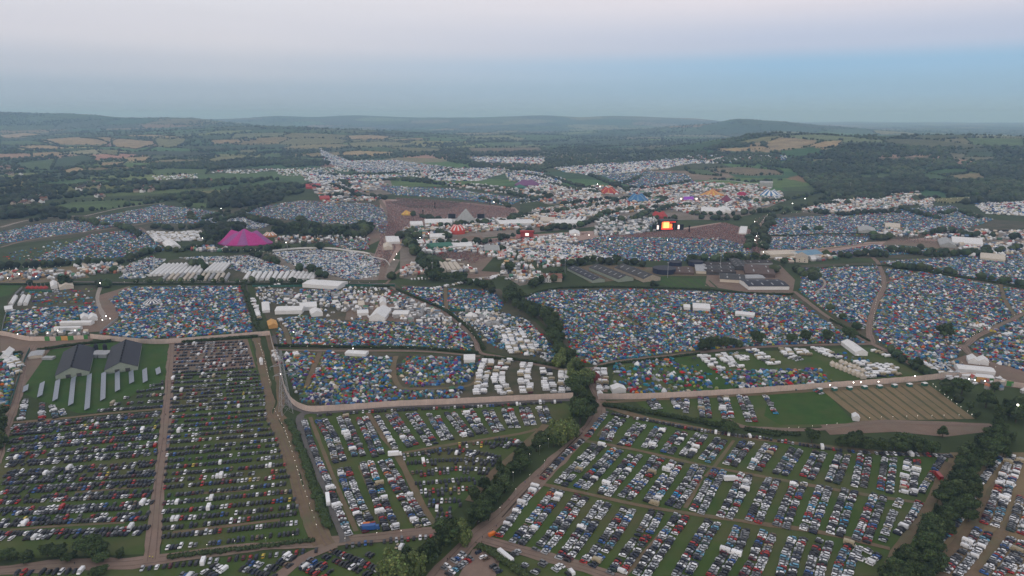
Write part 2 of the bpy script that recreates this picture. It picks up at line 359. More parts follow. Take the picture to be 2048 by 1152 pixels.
M_MARKET = nmat('market_ground_mix', (.19, .155, .125), (.26, .215, .18), .06, c3=(.1, .1, .06), s3=.012)
# fields
sheet('lawn', px('45,787 52,760 100,702 130,690 292,682 338,688 334,762 275,787 192,826 155,826 100,808'), M_LUSH, 1)
sheet('field', px('-40,858 120,842 326,822 300,1108 -40,1120'), M_GRASS, 1)
sheet('field', px('345,684 500,674 540,830 640,1062 640,1084 322,1112'), M_GRASS, 1)
sheet('field', px('345,686 495,678 512,735 342,745'), M_EARTH, 2)
sheet('field', px('605,828 735,822 1130,806 1160,830 1075,862 930,1000 880,1050 690,1078 640,990'), M_GRASS, 1)
sheet('field', px('1200,826 1470,872 1900,912 1878,1000 1800,1152 1240,1152 970,1075 1060,985 1150,890'), M_GRASS, 1)
sheet('field', px('1265,800 1650,776 1700,850 1560,858 1480,850 1300,826'), M_GRASS, 1)
sheet('meadow', px('1540,784 1645,778 1712,848 1560,850 1528,832'), M_LUSH, 2)
sheet('stubble_field', px('1640,778 1850,764 1950,838 1720,842'), M_DRY, 2)
sheet('field', px('1900,905 2090,905 2090,1190 1830,1190'), M_DRY, 1)
sheet('field', px('520,1170 620,1120 780,1082 900,1072 940,1090 870,1170'), M_GRASS, 1)
sheet('field', px('-40,1140 280,1132 600,1100 560,1180 -40,1190'), M_GRASS, 1)
sheet('field', px('950,1090 1240,1160 1240,1190 900,1190'), M_GRASS, 1)
sheet('yard', px('918,1152 945,1100 965,1092 1000,1120 985,1180 905,1180'), M_DIRT, 3)
sheet('meadow', px('1272,560 1330,553 1420,560 1425,573 1360,578'), M_LUSH, 2)
sheet('meadow', px('-20,572 45,568 20,590 -20,600'), M_LUSH, 2)
sheet('field', px('1240,722 1480,704 1740,695 1850,752 1640,764 1270,790 1215,780'), M_GRASS, 1)
sheet('meadow', px('1350,715 1430,712 1470,782 1380,786 1330,760'), M_LUSH, 2)
sheet('field', px('0,500 240,462 300,470 330,502 250,520 40,525'), M_DARKG, 2)
for s in ['8,668 15,600 40,575 190,570 200,610 120,668', '195,672 222,600 265,573 482,570 518,662 310,678', '505,570 790,568 860,612 930,660 950,700 700,702 556,694', '570,700 700,703 985,712 1130,738 1140,798 940,802 640,818 600,804',
          '800,570 1000,578 1130,700 1150,740 960,700 900,640', '1040,605 1100,578 1300,574 1590,588 1740,690 1480,698 1190,735 1140,700', '1595,530 1755,525 1775,570 1745,690 1620,600', '1760,520 2080,500 2080,660 1900,700 1820,725 1750,690',
          '1930,690 2080,620 2080,780 1870,755 1800,722', '1150,480 1440,470 1510,510 1240,524 1050,522', '1525,430 1900,408 2080,400 2080,450 1830,495 1550,505', '1560,505 1780,485 1900,510 1760,518', '340,520 640,495 780,510 755,565 460,560 290,560',
          '0,440 170,430 440,420 600,400 780,400 1040,390 1040,430 780,470 470,460 200,470 0,490', '-20,705 48,700 20,810 -20,830']:
    sheet('camp_ground', px(s), M_DULL, 1)
for s in ['760,398 900,402 1030,415 1045,430 980,441 890,446 820,462 800,500 770,540 740,535 760,480', '940,482 1050,470 1180,462 1300,466 1440,445 1505,460 1500,500 1440,476 1200,474 1100,492 985,505 940,555 890,520', '1525,470 1700,486 1790,482 1900,470 1910,490 1760,505 1600,512 1530,500']:
    sheet('arena_ground', px(s), M_CROWD, 2)
for s in ['880,480 960,470 1000,500 960,545 900,520', '930,540 1000,545 980,560 930,556', '1780,478 1905,484 1870,500 1760,492', '200,590 260,572 245,600 230,660 150,668 170,640', '1900,722 1960,700 2060,750 2060,780 1900,760', '1170,735 1215,735 1215,785 1180,780', '700,590 830,590 930,640 900,640 760,650 690,640',
          '1640,850 1722,846 1983,849 1975,864 1890,874 1790,864 1660,870', '1415,545 1560,530 1590,560 1585,588 1500,586 1410,572', '0,672 190,672 180,690 50,705 0,705', '20,850 48,700 70,702 100,700 52,768 46,790']:
    sheet('earth', px(s), M_EARTH, 3)
sheet('meadow', px('1740,500 1800,490 1880,498 1850,505'), M_LUSH, 3)
sheet('hill_field', px('780,405 870,385 930,400 900,418 820,416'), M_DARKG, 3)
sheet('paddock', px('0,545 150,532 180,555 80,566 0,566'), M_DRY, 3)
sheet('paddock', px('690,470 760,455 760,480 720,500'), M_EARTH, 3)
for s in ['800,470 880,438 1000,436 1050,425 1180,412 1260,394 1400,384 1560,380 1572,400 1500,430 1440,440 1300,440 1200,452 1060,466 940,478 860,500 830,560 800,556', '1600,424 1690,396 1830,392 1840,412 1760,424 1640,430', '560,560 780,560 800,520 740,505 560,505', '1180,372 1300,366 1400,362 1540,372 1540,386 1260,394 1140,392', '1050,372 1180,376 1210,398 1100,410 1040,392', '620,372 780,358 790,388 640,396', '1000,546 1060,535 1110,556 1040,572', '1840,478 1900,460 2060,460 2060,500 1900,503']:
    sheet('market_ground', px(s), M_MARKET, 1)
# roads and tracks
road('main_road', px('862,1175 905,1122 948,1076 1000,1035 1060,975 1120,915 1165,872 1192,835 1198,800'), 10.5, M_DIRT, 5)
road('main_road', px('1198,800 1182,772 1178,748 1200,732 1240,723 1330,713 1480,697 1600,691 1750,688'), 5, M_DIRT, 5)
road('lower_road', px('-40,1146 130,1130 250,1128 300,1122 480,1098 640,1085 760,1075 870,1063 940,1070'), 8, M_DIRT, 4)
road('lower_road', px('950,1074 1040,1100 1150,1130 1260,1165'), 6.5, M_DIRT, 4)
road('field_road', px('302,1122 309,1060 319,960 329,880 336,800 343,720 346,676'), 6.5, M_DIRT, 6)
road('field_track', px('22,846 120,838 200,829 328,818'), 3.6, M_TRACK, 5)
road('side_track', px('-10,930 15,850 35,790 50,722 66,690'), 6, M_DIRT, 5)
road('foot_track', px('512,676 519,702 524,730 535,780 541,808 536,828 555,858 580,925 598,987 620,1050 640,1090'), 6.5, M_TRACK, 5)
road('foot_track', px('536,670 548,708 556,750 560,785 562,808 556,828 574,848 591,894 610,950 626,1003 645,1066 660,1090'), 5.5, M_TRACK, 6)
road('service_lane', px('640,824 606,828 600,847 616,887 637,941 662,1003 684,1062 690,1085'), 5, M_TAR, 6)
road('fence_lane', px('545,672 553,712 562,768 576,802 600,820 640,825 760,816 900,810 1140,800'), 5, M_TAR, 5)
road('fence_lane', px('1200,806 1300,800 1500,790 1650,780 1850,766'), 4, M_TRACK, 5)
road('fence_lane', px('0,690 60,684 180,676 310,686 440,677 535,670'), 5, M_TRACK, 3)
road('site_road', px('775,570 800,584 850,610 884,622 925,654 950,679 960,705 1000,714 1130,741'), 4.6, M_DIRT, 5)
road('site_road', px('551,700 691,702 842,703 960,713'), 4, M_DIRT, 4)
road('site_road', px('1588,583 1650,630 1720,675 1752,692 1800,716 1850,746 1885,760'), 5, M_DIRT, 5)
road('site_road', px('1745,690 1738,655 1752,605 1768,570 1758,530 1745,515'), 5.5, M_DIRT, 6)
road('site_road', px('1768,568 1800,555 1850,540'), 3, M_TRACK, 4)
road('site_road', px('2060,622 1960,670 1930,692 1900,690'), 5, M_DIRT, 5)
road('site_road', px('1925,690 1945,712 2000,735 2060,748'), 6, M_DIRT, 4)
road('site_road', px('1620,540 1650,565 1630,585 1610,586'), 3, M_PALE, 5)
road('perimeter_lane', px('1983,851 1850,846 1741,845 1628,860 1490,855 1455,840'), 5, M_DIRT, 6)
road('hedge_lane', px('1205,812 1290,836 1400,858 1470,872 1600,888 1760,905 1905,912'), 5, M_TRACK, 4)
road('field_track', px('1155,880 1270,900 1400,930 1560,960 1700,985 1850,1008'), 3.2, M_TRACK, 4)
road('field_track', px('1066,965 1160,985 1300,1015 1500,1045 1640,1065 1780,1098'), 3.2, M_TRACK, 4)
road('field_lane', px('1895,925 1884,944 1862,1004 1830,1051 1780,1130'), 5, M_TRACK, 5)
road('field_track', px('735,826 768,875 794,909 844,1009 872,1050 880,1062'), 3.8, M_TRACK, 5)
road('field_track', px('791,909 900,890 1040,868 1075,858'), 3, M_TRACK, 4)
road('field_track', px('1092,850 1044,897 1000,935 969,966 938,1003'), 5, M_TRACK, 5)
road('field_track', px('672,1090 603,1119 545,1165'), 5, M_DIRT, 5)
road('field_track', px('2035,915 1990,985 1950,1050 1854,1180'), 7, M_TRACK, 4)
road('field_track', px('2060,1000 2000,1070 1930,1180'), 5, M_TRACK, 4)
road('site_road', px('0,495 60,480 180,463 285,448'), 7, M_DIRT, 4)
road('site_road', px('285,448 350,437 450,420'), 6, M_DIRT, 4)
road('site_road', px('280,455 310,478 345,500'), 5, M_DIRT, 4)
road('site_road', px('0,455 60,440 150,432'), 8, M_PALE, 4)
road('site_road', px('170,432 250,415 330,406'), 7, M_PALE, 4)
road('site_road', px('0,566 60,562 300,566 500,564 790,568'), 5, M_TAR, 4)
road('site_road', px('760,400 780,440 775,500 762,560'), 9, M_EARTH, 4)
road('site_road', px('770,570 800,540 830,520'), 4, M_DIRT, 4)
road('site_road', px('1500,620 1515,500 1505,480 1530,435 1545,420'), 8, M_EARTH, 4) if False else None
road('site_road', px('1535,520 1512,500 1510,470 1530,440 1545,428'), 9, M_EARTH, 4)
road('site_road', px('1535,520 1600,506 1700,492 1760,486'), 4, M_TRACK, 4)
road('site_road', px('200,575 195,600 210,640'), 4, M_PALE, 4)
road('site_road', px('1050,548 1000,552 950,556'), 4, M_PALE, 4)
road('camp_path', px('1060,608 1200,610 1300,616 1420,628 1540,632'), 2.6, M_TRACK, 3)
road('camp_path', px('1200,606 1240,628 1290,660'), 3, M_TRACK, 3)
road('camp_path', px('1290,600 1340,585 1370,577'), 2.6, M_TRACK, 3)
road('camp_path', px('792,712 786,740 796,770 820,778 935,772 960,745 985,718'), 4, M_TRACK, 3)
road('camp_path', px('640,705 625,740 612,775'), 4, M_TRACK, 3)
road('camp_path', px('490,568 500,610 512,665'), 4, M_DULL, 3)
road('camp_path', px('2000,565 2010,600 2035,640'), 4, M_TRACK, 3)
road('camp_path', px('235,618 350,612 505,620'), 2.2, M_TRACK, 3)
road('camp_path', px('890,572 892,600 893,622'), 4, M_TRACK, 3)
road('camp_path', px('560,640 572,665 580,690'), 4, M_TRACK, 3)
M_BAND = nmat('mown_grass', (.085, .085, .04), (.11, .1, .05), .2)
M_RUT = nmat('dark_rut', (.05, .036, .028), (.075, .055, .042), .4)
K5_, K4_ = (3.183, 940, 790), (3.2, 500, 800)
road('rut', px('1165,866 1128,902 1080,952'), .8, M_RUT, 7, False); road('rut', px('1068,966 1040,996 1004,1036'), .9, M_RUT, 7, False); road('rut', px('1040,1082 1000,1105 960,1150'), .6, M_RUT, 7, False) if False else None
for s, z in (('885,185 850,215 815,262', K5_), ('1680,290 1560,450 1500,520', K5_), ('1480,520 1370,720', K5_), ('1240,850 1110,1010 980,1152', K5_), ('650,310 520,430 470,520', K5_), ('385,110 470,330 560,560 680,840', K4_), ('700,420 770,580 840,780', K4_), ('880,400 960,600 1040,790', K4_)):
    road('worn_aisle', px(s, *z), 2.4, M_TRACK, 2, False)
for s in ('20,1060 120,1052 250,1045', '150,985 300,972', '345,1065 560,1040', '350,990 500,980'): road('worn_aisle', px(s), 2.2, M_TRACK, 2, False)
sheet('yard', px('1135,536 1200,528 1300,535 1420,530 1420,552 1330,552 1270,558 1180,566'), M_TRACK, 1)
# the mown bands of the stubble field
for i in range(1, 12):
    t = i / 12; a = (1640 + 210 * t, 779 - 14 * t); b = (1722 + 226 * t, 841 - 3 * t); road('mown_band', [a, b], 2.2 if i % 2 else 1.2, M_BAND, 3, False)
for i in range(9):
    a = (1290 + i * 16, 556 + i * .6); b = (1325 + i * 14, 575 + i * .4); road('orchard_row', [a, b], 2.5, M_DARKG, 3, False)
# ------------------------------------------------------------------ vehicles
PAINT = {'black': (.012, .012, .014), 'charcoal': (.035, .037, .041), 'navy': (.014, .022, .05), 'silver': (.42, .44, .46), 'grey': (.15, .157, .165), 'white': (.78, .79, .8), 'red': (.34, .018, .014),
         'blue': (.03, .1, .3), 'pale blue': (.12, .3, .42), 'dark green': (.02, .05, .035), 'maroon': (.11, .014, .02), 'beige': (.35, .3, .2), 'orange': (.62, .16, .02), 'yellow': (.55, .42, .05), 'bright blue': (.03, .33, .62), 'bronze': (.14, .09, .05)}
MIX_D = dict(black=.33, charcoal=.17, navy=.13, grey=.08, silver=.07, white=.1, red=.055, blue=.03, maroon=.02, beige=.008, yellow=.005, bronze=.01)
MIX_L = dict(black=.1, charcoal=.1, navy=.08, grey=.16, silver=.24, white=.18, red=.07, blue=.04, maroon=.02, beige=.008, bronze=.008)
MIX_L['pale blue'] = .025; MIX_L['dark green'] = .02; MIX_L['orange'] = .003; MIX_L['bright blue'] = .006
def pick(mix):
    k = list(mix); return random.choices(k, [mix[a] for a in k])[0]
def loft(mb, st, m=0):
    """closed shell through stations (x, half width, z bottom, z shoulder)"""
    rings = []
    for x, w, zb, zs in st:
        mid = zb + (zs - zb) * .62
        rings.append([(x, -w * .93, zb), (x, -w, mid), (x, -w * .9, zs), (x, w * .9, zs), (x, w, mid), (x, w * .93, zb)])
    vs = [v for r in rings for v in r]; n = len(rings); fs = [tuple(range(5, -1, -1)), tuple((n - 1) * 6 + i for i in range(6))]
    for j in range(n - 1):
        for i in range(6):
            a = j * 6 + i; b = j * 6 + (i + 1) % 6; fs.append((a, b, b + 6, a + 6))
    mb.add(vs, [f[::-1] for f in fs], m)
CARS = {   # length, half width, bonnet z, roof z, glass: base front/back, roof front/back
 'hatchback': (4.05, .87, .86, 1.47, (1.12, -1.86), (.32, -1.5)), 'saloon': (4.6, .89, .86, 1.43, (1.0, -1.62), (.22, -.98)),
 'estate': (4.65, .89, .87, 1.48, (1.1, -2.22), (.25, -1.98)), 'people carrier': (4.5, .92, .95, 1.7, (1.55, -2.12), (.62, -1.95))}
def car_parts(kind):
    Lc, w, zb, zr, (bf, bb), (rf, rb) = CARS[kind]; h = Lc / 2; body = MB(); glass = MB()
    loft(body, [(-h, w * .86, .34, zb * .86), (-h + .14, w * .95, .22, zb), (-1.0, w, .19, zb + .03), (bf, w, .19, zb + .02), (h - .55, w * .96, .2, zb - .09), (h - .1, w * .9, .24, zb - .2), (h, w * .8, .34, zb - .3)])
    g = lambda xf, xb, ww, z: [(xf, -ww, z), (xf, ww, z), (xb, ww, z), (xb, -ww, z)]
    z0 = zb; z1 = zr - .06; wb, wt = w * .88, w * .7
    vs = g(bf, bb, wb, z0) + g(rf, rb, wt, z1); glass.add(vs, [(0, 1, 5, 4), (1, 2, 6, 5), (2, 3, 7, 6), (3, 0, 4, 7)], 1)
    body.add(g(rf + .04, rb - .03, wt + .015, z1) + g(rf - .22, rb + .2, wt - .1, zr), [(0, 1, 5, 4), (1, 2, 6, 5), (2, 3, 7, 6), (3, 0, 4, 7), (4, 5, 6, 7)], 0)
    for s in (-1, 1):   # roof pillars in the body colour
        for a, b in ((bf, rf), (bb, rb)):
            p = Vector((a, s * wb, z0)); q = Vector((b, s * wt, z1)); t = .07
            body.add([p + Vector((-t, s * .012, 0)), p + Vector((t, s * .012, 0)), q + Vector((t, s * .012, 0)), q + Vector((-t, s * .012, 0))], [(0, 1, 2, 3)], 0)
    body.add([(-h - .006, -w * .7, zb - .12), (-h - .006, -w * .45, zb - .12), (-h - .006, -w * .45, zb - .3), (-h - .006, -w * .7, zb - .3), (-h - .006, w * .7, zb - .12), (-h - .006, w * .45, zb - .12), (-h - .006, w * .45, zb - .3), (-h - .006, w * .7, zb - .3)], [(0, 1, 2, 3), (7, 6, 5, 4)], 6)
    body.add([(h - .02, -w * .72, zb - .3), (h - .02, -w * .42, zb - .3), (h + .012, -w * .42, zb - .42), (h + .012, -w * .72, zb - .42), (h - .02, w * .72, zb - .3), (h - .02, w * .42, zb - .3), (h + .012, w * .42, zb - .42), (h + .012, w * .72, zb - .42)], [(3, 2, 1, 0), (4, 5, 6, 7)], 4)
    wheels = [((sx_ * (h - .82), sy * (w - .13), .32), sy) for sx_ in (1, -1) for sy in (1, -1)]
    return body, glass, wheels
TAGCOL[6] = (.16, .008, .008)
def wheel(mb, c, r=.32, wd=.2):
    mb.tube((c[0], c[1] - wd / 2, c[2]), (c[0], c[1] + wd / 2, c[2]), r, n=8, m=2)
    s = 1 if c[1] > 0 else -1; mb.tube((c[0], c[1] + s * wd / 2, c[2]), (c[0], c[1] + s * (wd / 2 + .012), c[2]), r * .58, n=6, m=4)
def box_vehicle(kind):
    """van, motorhome, caravan, truck, coach in two pieces: body and glass"""
    b, g = MB(), MB()
    if kind == 'van':
        loft(b, [(-2.5, .93, .3, 2.0), (-2.4, .97, .26, 2.08), (1.3, .97, .26, 2.1), (1.75, .96, .26, 1.8), (2.15, .97, .26, 1.28), (2.65, .9, .32, .95), (2.72, .8, .4, .8)])
        g.add([(1.42, -.82, 2.04), (1.42, .82, 2.04), (2.16, .86, 1.3), (2.16, -.86, 1.3)], [(0, 3, 2, 1)], 1); g.v = [(x + .03, y, z + .03) for x, y, z in g.v]
        for s in (-1, 1): g.add([(1.72, s * .97, 1.25), (1.1, s * .985, 1.25), (1.1, s * .945, 1.75), (1.5, s * .94, 1.75)], [(0, 1, 2, 3)[::s]], 1)
        wl = [(1.75, .86), (1.75, -.86), (-1.6, .86), (-1.6, -.86)]
    elif kind == 'motorhome':
        loft(b, [(-3.2, 1.08, .4, 2.75), (-3.1, 1.12, .35, 2.85), (1.0, 1.12, .35, 2.9), (1.9, 1.1, 1.9, 2.8), (2.25, 1.0, 2.1, 2.5)])
        loft(b, [(.9, .98, .35, 1.9), (2.1, .98, .35, 1.85), (2.5, .97, .35, 1.2), (3.1, .9, .4, .95)])
        g.add([(2.13, -.86, 1.82), (2.13, .86, 1.82), (2.53, .88, 1.22), (2.53, -.88, 1.22)], [(0, 3, 2, 1)], 1); g.v = [(x + .03, y, z + .02) for x, y, z in g.v]
        for s in (-1, 1):
            for x0, x1, z0, z1 in ((-2.6, -1.5, 1.5, 2.1), (-.6, .5, 1.5, 2.1)): g.add([(x1, s * 1.128, z0), (x0, s * 1.128, z0), (x0, s * 1.09, z1), (x1, s * 1.09, z1)], [(0, 1, 2, 3)[::s]], 1)
        g.add([(-.4, -.4, 2.885), (.4, -.4, 2.885), (.4, .4, 2.885), (-.4, .4, 2.885)], [(0, 1, 2, 3)], 5)
        wl = [(2.0, .86), (2.0, -.86), (-1.9, .95), (-1.9, -.95)]
    elif kind == 'caravan':
        loft(b, [(-2.6, 1.0, .55, 2.2), (-2.3, 1.1, .4, 2.55), (1.9, 1.1, .4, 2.55), (2.45, 1.05, .45, 2.0), (2.7, .95, .6, 1.4)]); b.tube((2.6, 0, .5), (3.7, 0, .45), .06, n=5, m=2)
        g.add([(2.2, -.8, 2.3), (2.2, .8, 2.3), (2.6, .8, 1.65), (2.6, -.8, 1.65)], [(0, 3, 2, 1)], 1); g.v = [(x + .04, y, z + .03) for x, y, z in g.v]
        for s in (-1, 1): g.add([(1.2, s * 1.108, 1.4), (-.2, s * 1.108, 1.4), (-.2, s * 1.06, 2.0), (1.2, s * 1.06, 2.0)], [(0, 1, 2, 3)[::s]], 1)
        wl = [(-.2, .98), (-.2, -.98)]
    elif kind == 'lorry':
        b.box((-1, 0, 2.1), (7.4, 2.5, 2.7)); b.box((-1, 0, .62), (7.2, 1.0, .3), m=2); loft(b, [(2.9, 1.2, .5, 2.6), (4.4, 1.2, .5, 2.6), (4.9, 1.15, .5, 1.7), (5.0, 1.1, .5, 1.2)])
        g.add([(4.5, -1.0, 2.5), (4.5, 1.0, 2.5), (4.93, 1.0, 1.72), (4.93, -1.0, 1.72)], [(0, 3, 2, 1)], 1); g.v = [(x + .03, y, z + .03) for x, y, z in g.v]
        wl = [(3.6, 1.05), (3.6, -1.05), (-2.6, 1.05), (-2.6, -1.05), (-3.6, 1.05), (-3.6, -1.05)]
    else:  # coach
        loft(b, [(-6, 1.22, .4, 3.1), (-5.9, 1.26, .35, 3.25), (5.6, 1.26, .35, 3.25), (6.0, 1.2, .4, 2.9)])
        for s in (-1, 1): g.add([(5.3, s * 1.27, 1.5), (-5.4, s * 1.27, 1.5), (-5.4, s * 1.2, 2.75), (5.3, s * 1.2, 2.75)], [(0, 1, 2, 3)[::s]], 1)
        g.add([(6.02, -1.0, 1.3), (6.02, 1.0, 1.3), (5.9, 1.0, 2.9), (5.9, -1.0, 2.9)], [(0, 1, 2, 3)], 1)
        wl = [(4, 1.1), (4, -1.1), (-3.4, 1.1), (-3.4, -1.1)]
    r = .34 if kind in ('van', 'motorhome', 'caravan') else .5
    return b, g, [((x, y, r), 1 if y > 0 else -1) for x, y in wl], r
M_PAINT = amat('vehicle_paint', .32, .3, obj=True, coat=.12)
M_GLASS = nmat('car_glass', (.018, .022, .028), (.022, .026, .032), 1, .15, spec=.35)
M_RUB = nmat('tyre_rubber', (.014, .014, .015), None, 3); M_RIM = nmat('alloy_rim', (.42, .43, .44), None, 3, .35)
M_LAMPG = nmat('headlight_glass', (.55, .56, .58), None, 3, .2); M_TAIL = nmat('tail_lamp', (.2, .01, .01), None, 3, .3); M_TRIM = nmat('dark_trim', (.04, .04, .045), None, 3, .6)
VM = [M_PAINT, M_GLASS, M_RUB, M_PAINT, M_LAMPG, M_TRIM, M_TAIL]
def remap(mb):
    """tags -> material slots"""
    use = sorted(set(mb.m)); r = {t: i for i, t in enumerate(use)}
    fix = {1: M_GLASS, 2: M_RUB, 4: M_LAMPG, 5: M_TRIM, 6: M_TAIL}
    mb.m = [r[t] for t in mb.m]; return [fix.get(t, M_PAINT) for t in use]
VT, VP = {}, {}
for k in list(CARS) + ['van', 'motorhome', 'caravan', 'lorry', 'coach']:
    if k in CARS: b, g, wl = car_parts(k); r = .32
    else: b, g, wl, r = box_vehicle(k)
    t = MB(); t.add(b.v, b.f, b.m); t.add(g.v, g.f, g.m)
    for c, s in wl: t.tube((c[0], c[1] - .1, r), (c[0], c[1] + .1, r), r, n=6, m=2)
    VT[k] = Tpl(t); wmb = MB(); wheel(wmb, (0, .001, 0), r)
    wms = wmb.m[:]; wmb.m = [0 if x == 2 else 1 for x in wms]
    bm_ = remap(b); gm_ = remap(g)
    if k in CARS: gl = [('cabin_glass', g.mesh('cabin_glass', gm_))]
    else:   # every pane of a van or camper is a window of its own
        gl = []
        for q, (f, mi) in enumerate(zip(g.f, g.m)):
            pn = MB(); pn.add([g.v[i] for i in f], [tuple(range(len(f)))], 0); nm_ = 'roof_vent' if gm_[mi] is M_TRIM else 'windscreen' if q == 0 and k != 'coach' else 'window'; gl.append((nm_, pn.mesh(nm_, gm_[mi])))
    VP[k] = (b.mesh('body', bm_), gl, wmb.mesh('wheel', [M_RUB, M_RIM]), wl)
VEH = []   # [kind, x, y, heading, colour, label place]
def put_row(line, width_kind, mix, where, dbl=False, gap=.05, spacing=2.14, vans=.03, campers=.012, flip=False, jit=.1, half=2.25, gap2=None):
    """one or two lines of vehicles side by side along a polyline in metres; WHERE describes the line in words"""
    for li, off in enumerate((half, -half) if dbl else (0,)):
        k = 0
        for p, d in walk(line, spacing, .1):
            n = np.array([-d[1], d[0]])
            if random.random() < (gap2 if li and gap2 is not None else gap): continue
            k += 1; q = p + n * (off + random.gauss(0, jit)); h = math.atan2(n[1], n[0]) + (math.pi if (off > 0) != flip else 0)
            if random.random() < .25: h += math.pi
            u = random.random()
            kind = 'van' if u < vans * .8 else 'motorhome' if u < vans + campers * .6 else 'caravan' if u < vans + campers else random.choices(list(CARS), [.5, .16, .16, .18])[0]
            col = pick(mix) if kind in CARS else ('white' if random.random() < .78 else random.choice(['silver', 'beige', 'navy', 'red', 'grey']))
            if kind in ('motorhome', 'caravan'): col = random.choice(['white', 'white', 'white', 'beige'])
            VEH.append([kind, q[0], q[1], h + random.gauss(0, .04), col, where if not dbl else where.replace('row', ('upper' if li else 'lower') + ' file of the') + ' row' if False else where, li, k])
def rows_between(lp, rp, n, mix, where, dbl=False, skip=None, **kw):
    a, b = smooth(GN(lp), 2), smooth(GN(rp), 2)
    at = lambda g, t: g[min(int(t * (len(g) - 1)), len(g) - 1)]
    for i in range(n):
        t = i / (n - 1); p, q = at(a, t), at(b, t); m = (p + q) / 2 + np.array([0, random.uniform(-.8, .8)])
        line = smooth([p, m, q], 3)
        put_row(line, None, mix, f"{ordinal(n - i)} row up {where}", dbl, gap=.05 if random.random() < .7 else .2, **{**kw, **({'gap2': random.choice([.06, .1, .15, .3])} if kw.get('gap2') else {})})
# left-hand fields: single rows seen end-on
rows_between(px('24,856 14,930 4,990 -20,1075'), px('322,829 315,900 308,980 298,1062'), 13, MIX_D, 'the wide field beside the hedged corner', True, half=1.92, gap2='r', vans=.012, campers=.004)
for i, s in enumerate(['322,764 331,763', '298,773 331,768', '272,785 330,777', '247,797 329,790', '222,810 328,803', '195,822 326,814']):
    put_row(smooth(GN(px(s)), 3), None, MIX_D, f'{ordinal(6 - i)} row up the corner below the solar panels', vans=.02, campers=0)
for i, s in enumerate(['52,800 42,842', '84,808 84,842', '104,812 112,838', '122,822 128,832']): put_row(smooth(GN(px(s)), 3), None, MIX_L, f'{ordinal(i + 1)} short file beside the side track', campers=.0, vans=.15)
rows_between(px('350,690 344,760 339,820 332,900 325,1000 322,1098'), px('488,684 508,730 526,775 533,815 556,880 580,960 598,1030 602,1066'), 40, MIX_D, 'the long field between the tracks', vans=.02, campers=.004)
# middle fields
K4 = (3.2, 500, 800); K5 = (3.183, 940, 790); K6 = (3.183, 1408, 790); K2 = (3.2, 0, 800); K7 = (2.925, 1100, 600)
def col(s, z, mix, where, dbl=True, **kw): put_row(smooth(GN(px(s, *z)), 3), None, mix, where, dbl, **kw)
for i, (s, d) in enumerate([('345,130 378,230 428,370 498,520 560,690 640,880', 0), ('455,130 525,250 575,400', 1), ('600,440 640,560 700,700 770,840', 1), ('590,110 645,230 700,365', 1), ('745,400 780,500 832,640 905,835', 1), ('715,115 770,230 825,360', 1), ('860,390 920,500 990,620 1050,720 1110,815', 1)]):
    col(s, K4, MIX_L, f'{ordinal(i + 1)} file beside the service lane', bool(d), vans=.03, campers=.015)
for i, (s, d) in enumerate([('808,100 870,210 935,320', 0), ('900,90 975,200 1045,300', 1), ('1030,90 1100,190 1170,290', 1), ('1165,90 1215,180 1270,262', 1), ('1275,80 1335,160 1400,240', 1), ('1390,70 1440,150 1490,220', 1), ('1520,65 1555,140 1598,205', 1), ('1640,55 1665,120 1695,185', 1), ('1755,50 1775,110 1800,170', 1), ('1865,45 1885,100 1905,150', 1)]):
    col(s, K4, MIX_L, f'{ordinal(i + 1)} file under the pale fence', bool(d), vans=.02, campers=.01)
col('425,102 800,76 1200,56 1500,42 1990,16', K4, MIX_D, 'line along the foot of the pale fence', False, gap=.3)
for i, s in enumerate(['1560,265 1640,268 1730,290', '1330,295 1440,290 1540,292 1660,318', '975,372 1110,356 1240,332 1390,342 1600,382', '1000,422 1140,407 1240,400 1400,398 1590,412', '1030,482 1200,462 1350,456 1540,462', '1050,552 1250,536 1380,525 1500,522', '1085,607 1250,592 1430,582', '1135,667 1350,662', '1180,718 1285,716', '1185,752 1285,752']):
    col(s, K4, MIX_D, f'{ordinal(10 - i)} row up the fan shaped field', True, gap=.06, gap2=random.choice([.3, .5, .65]), half=1.92, spacing=2.3, vans=.02, campers=0)
# the big field
T1 = [('860,128 800,200 750,268', K5, 0), ('960,155 895,220 860,295', K5, 1), ('1090,190 1030,255 980,325', K5, 1), ('1215,210 1170,275 1130,345', K5, 1), ('1350,240 1300,305 1250,375', K5, 1), ('1475,255 1425,320 1370,395', K5, 1), ('1600,285 1550,350 1490,425', K5, 1), ('1770,300 1710,375 1650,455', K5, 1), ('1920,320 1865,395 1810,480', K5, 1),
      ('590,348 540,425 480,512', K6, 1), ('740,365 700,445 650,535', K6, 1), ('890,380 855,470 815,562', K6, 1), ('1025,390 1005,490 985,592', K6, 1), ('1180,402 1165,510 1150,620', K6, 1), ('1330,412 1310,530 1300,642', K6, 1), ('1520,400 1455,500 1370,640', K6, 0)]
T2 = [('722,290 600,390 455,545', K5, 0), ('825,318 700,445 570,578', K5, 1), ('940,350 830,465 700,602', K5, 1), ('1060,380 970,490 850,640', K5, 1), ('1200,402 1105,525 980,665', K5, 1), ('1320,432 1235,560 1140,695', K5, 1), ('1460,455 1385,585 1285,722', K5, 1), ('1590,480 1520,605 1440,755', K5, 1), ('1755,508 1695,645 1620,785', K5, 1), ('1930,540 1870,665 1800,812', K5, 1),
      ('610,558 550,690 490,845', K6, 1), ('770,588 715,725 660,872', K6, 1), ('930,610 880,745 830,895', K6, 1), ('1115,640 1060,780 1000,935', K6, 1), ('1250,668 1190,790 1130,945', K6, 0), ('1372,688 1310,795 1225,890', K6, 0)]
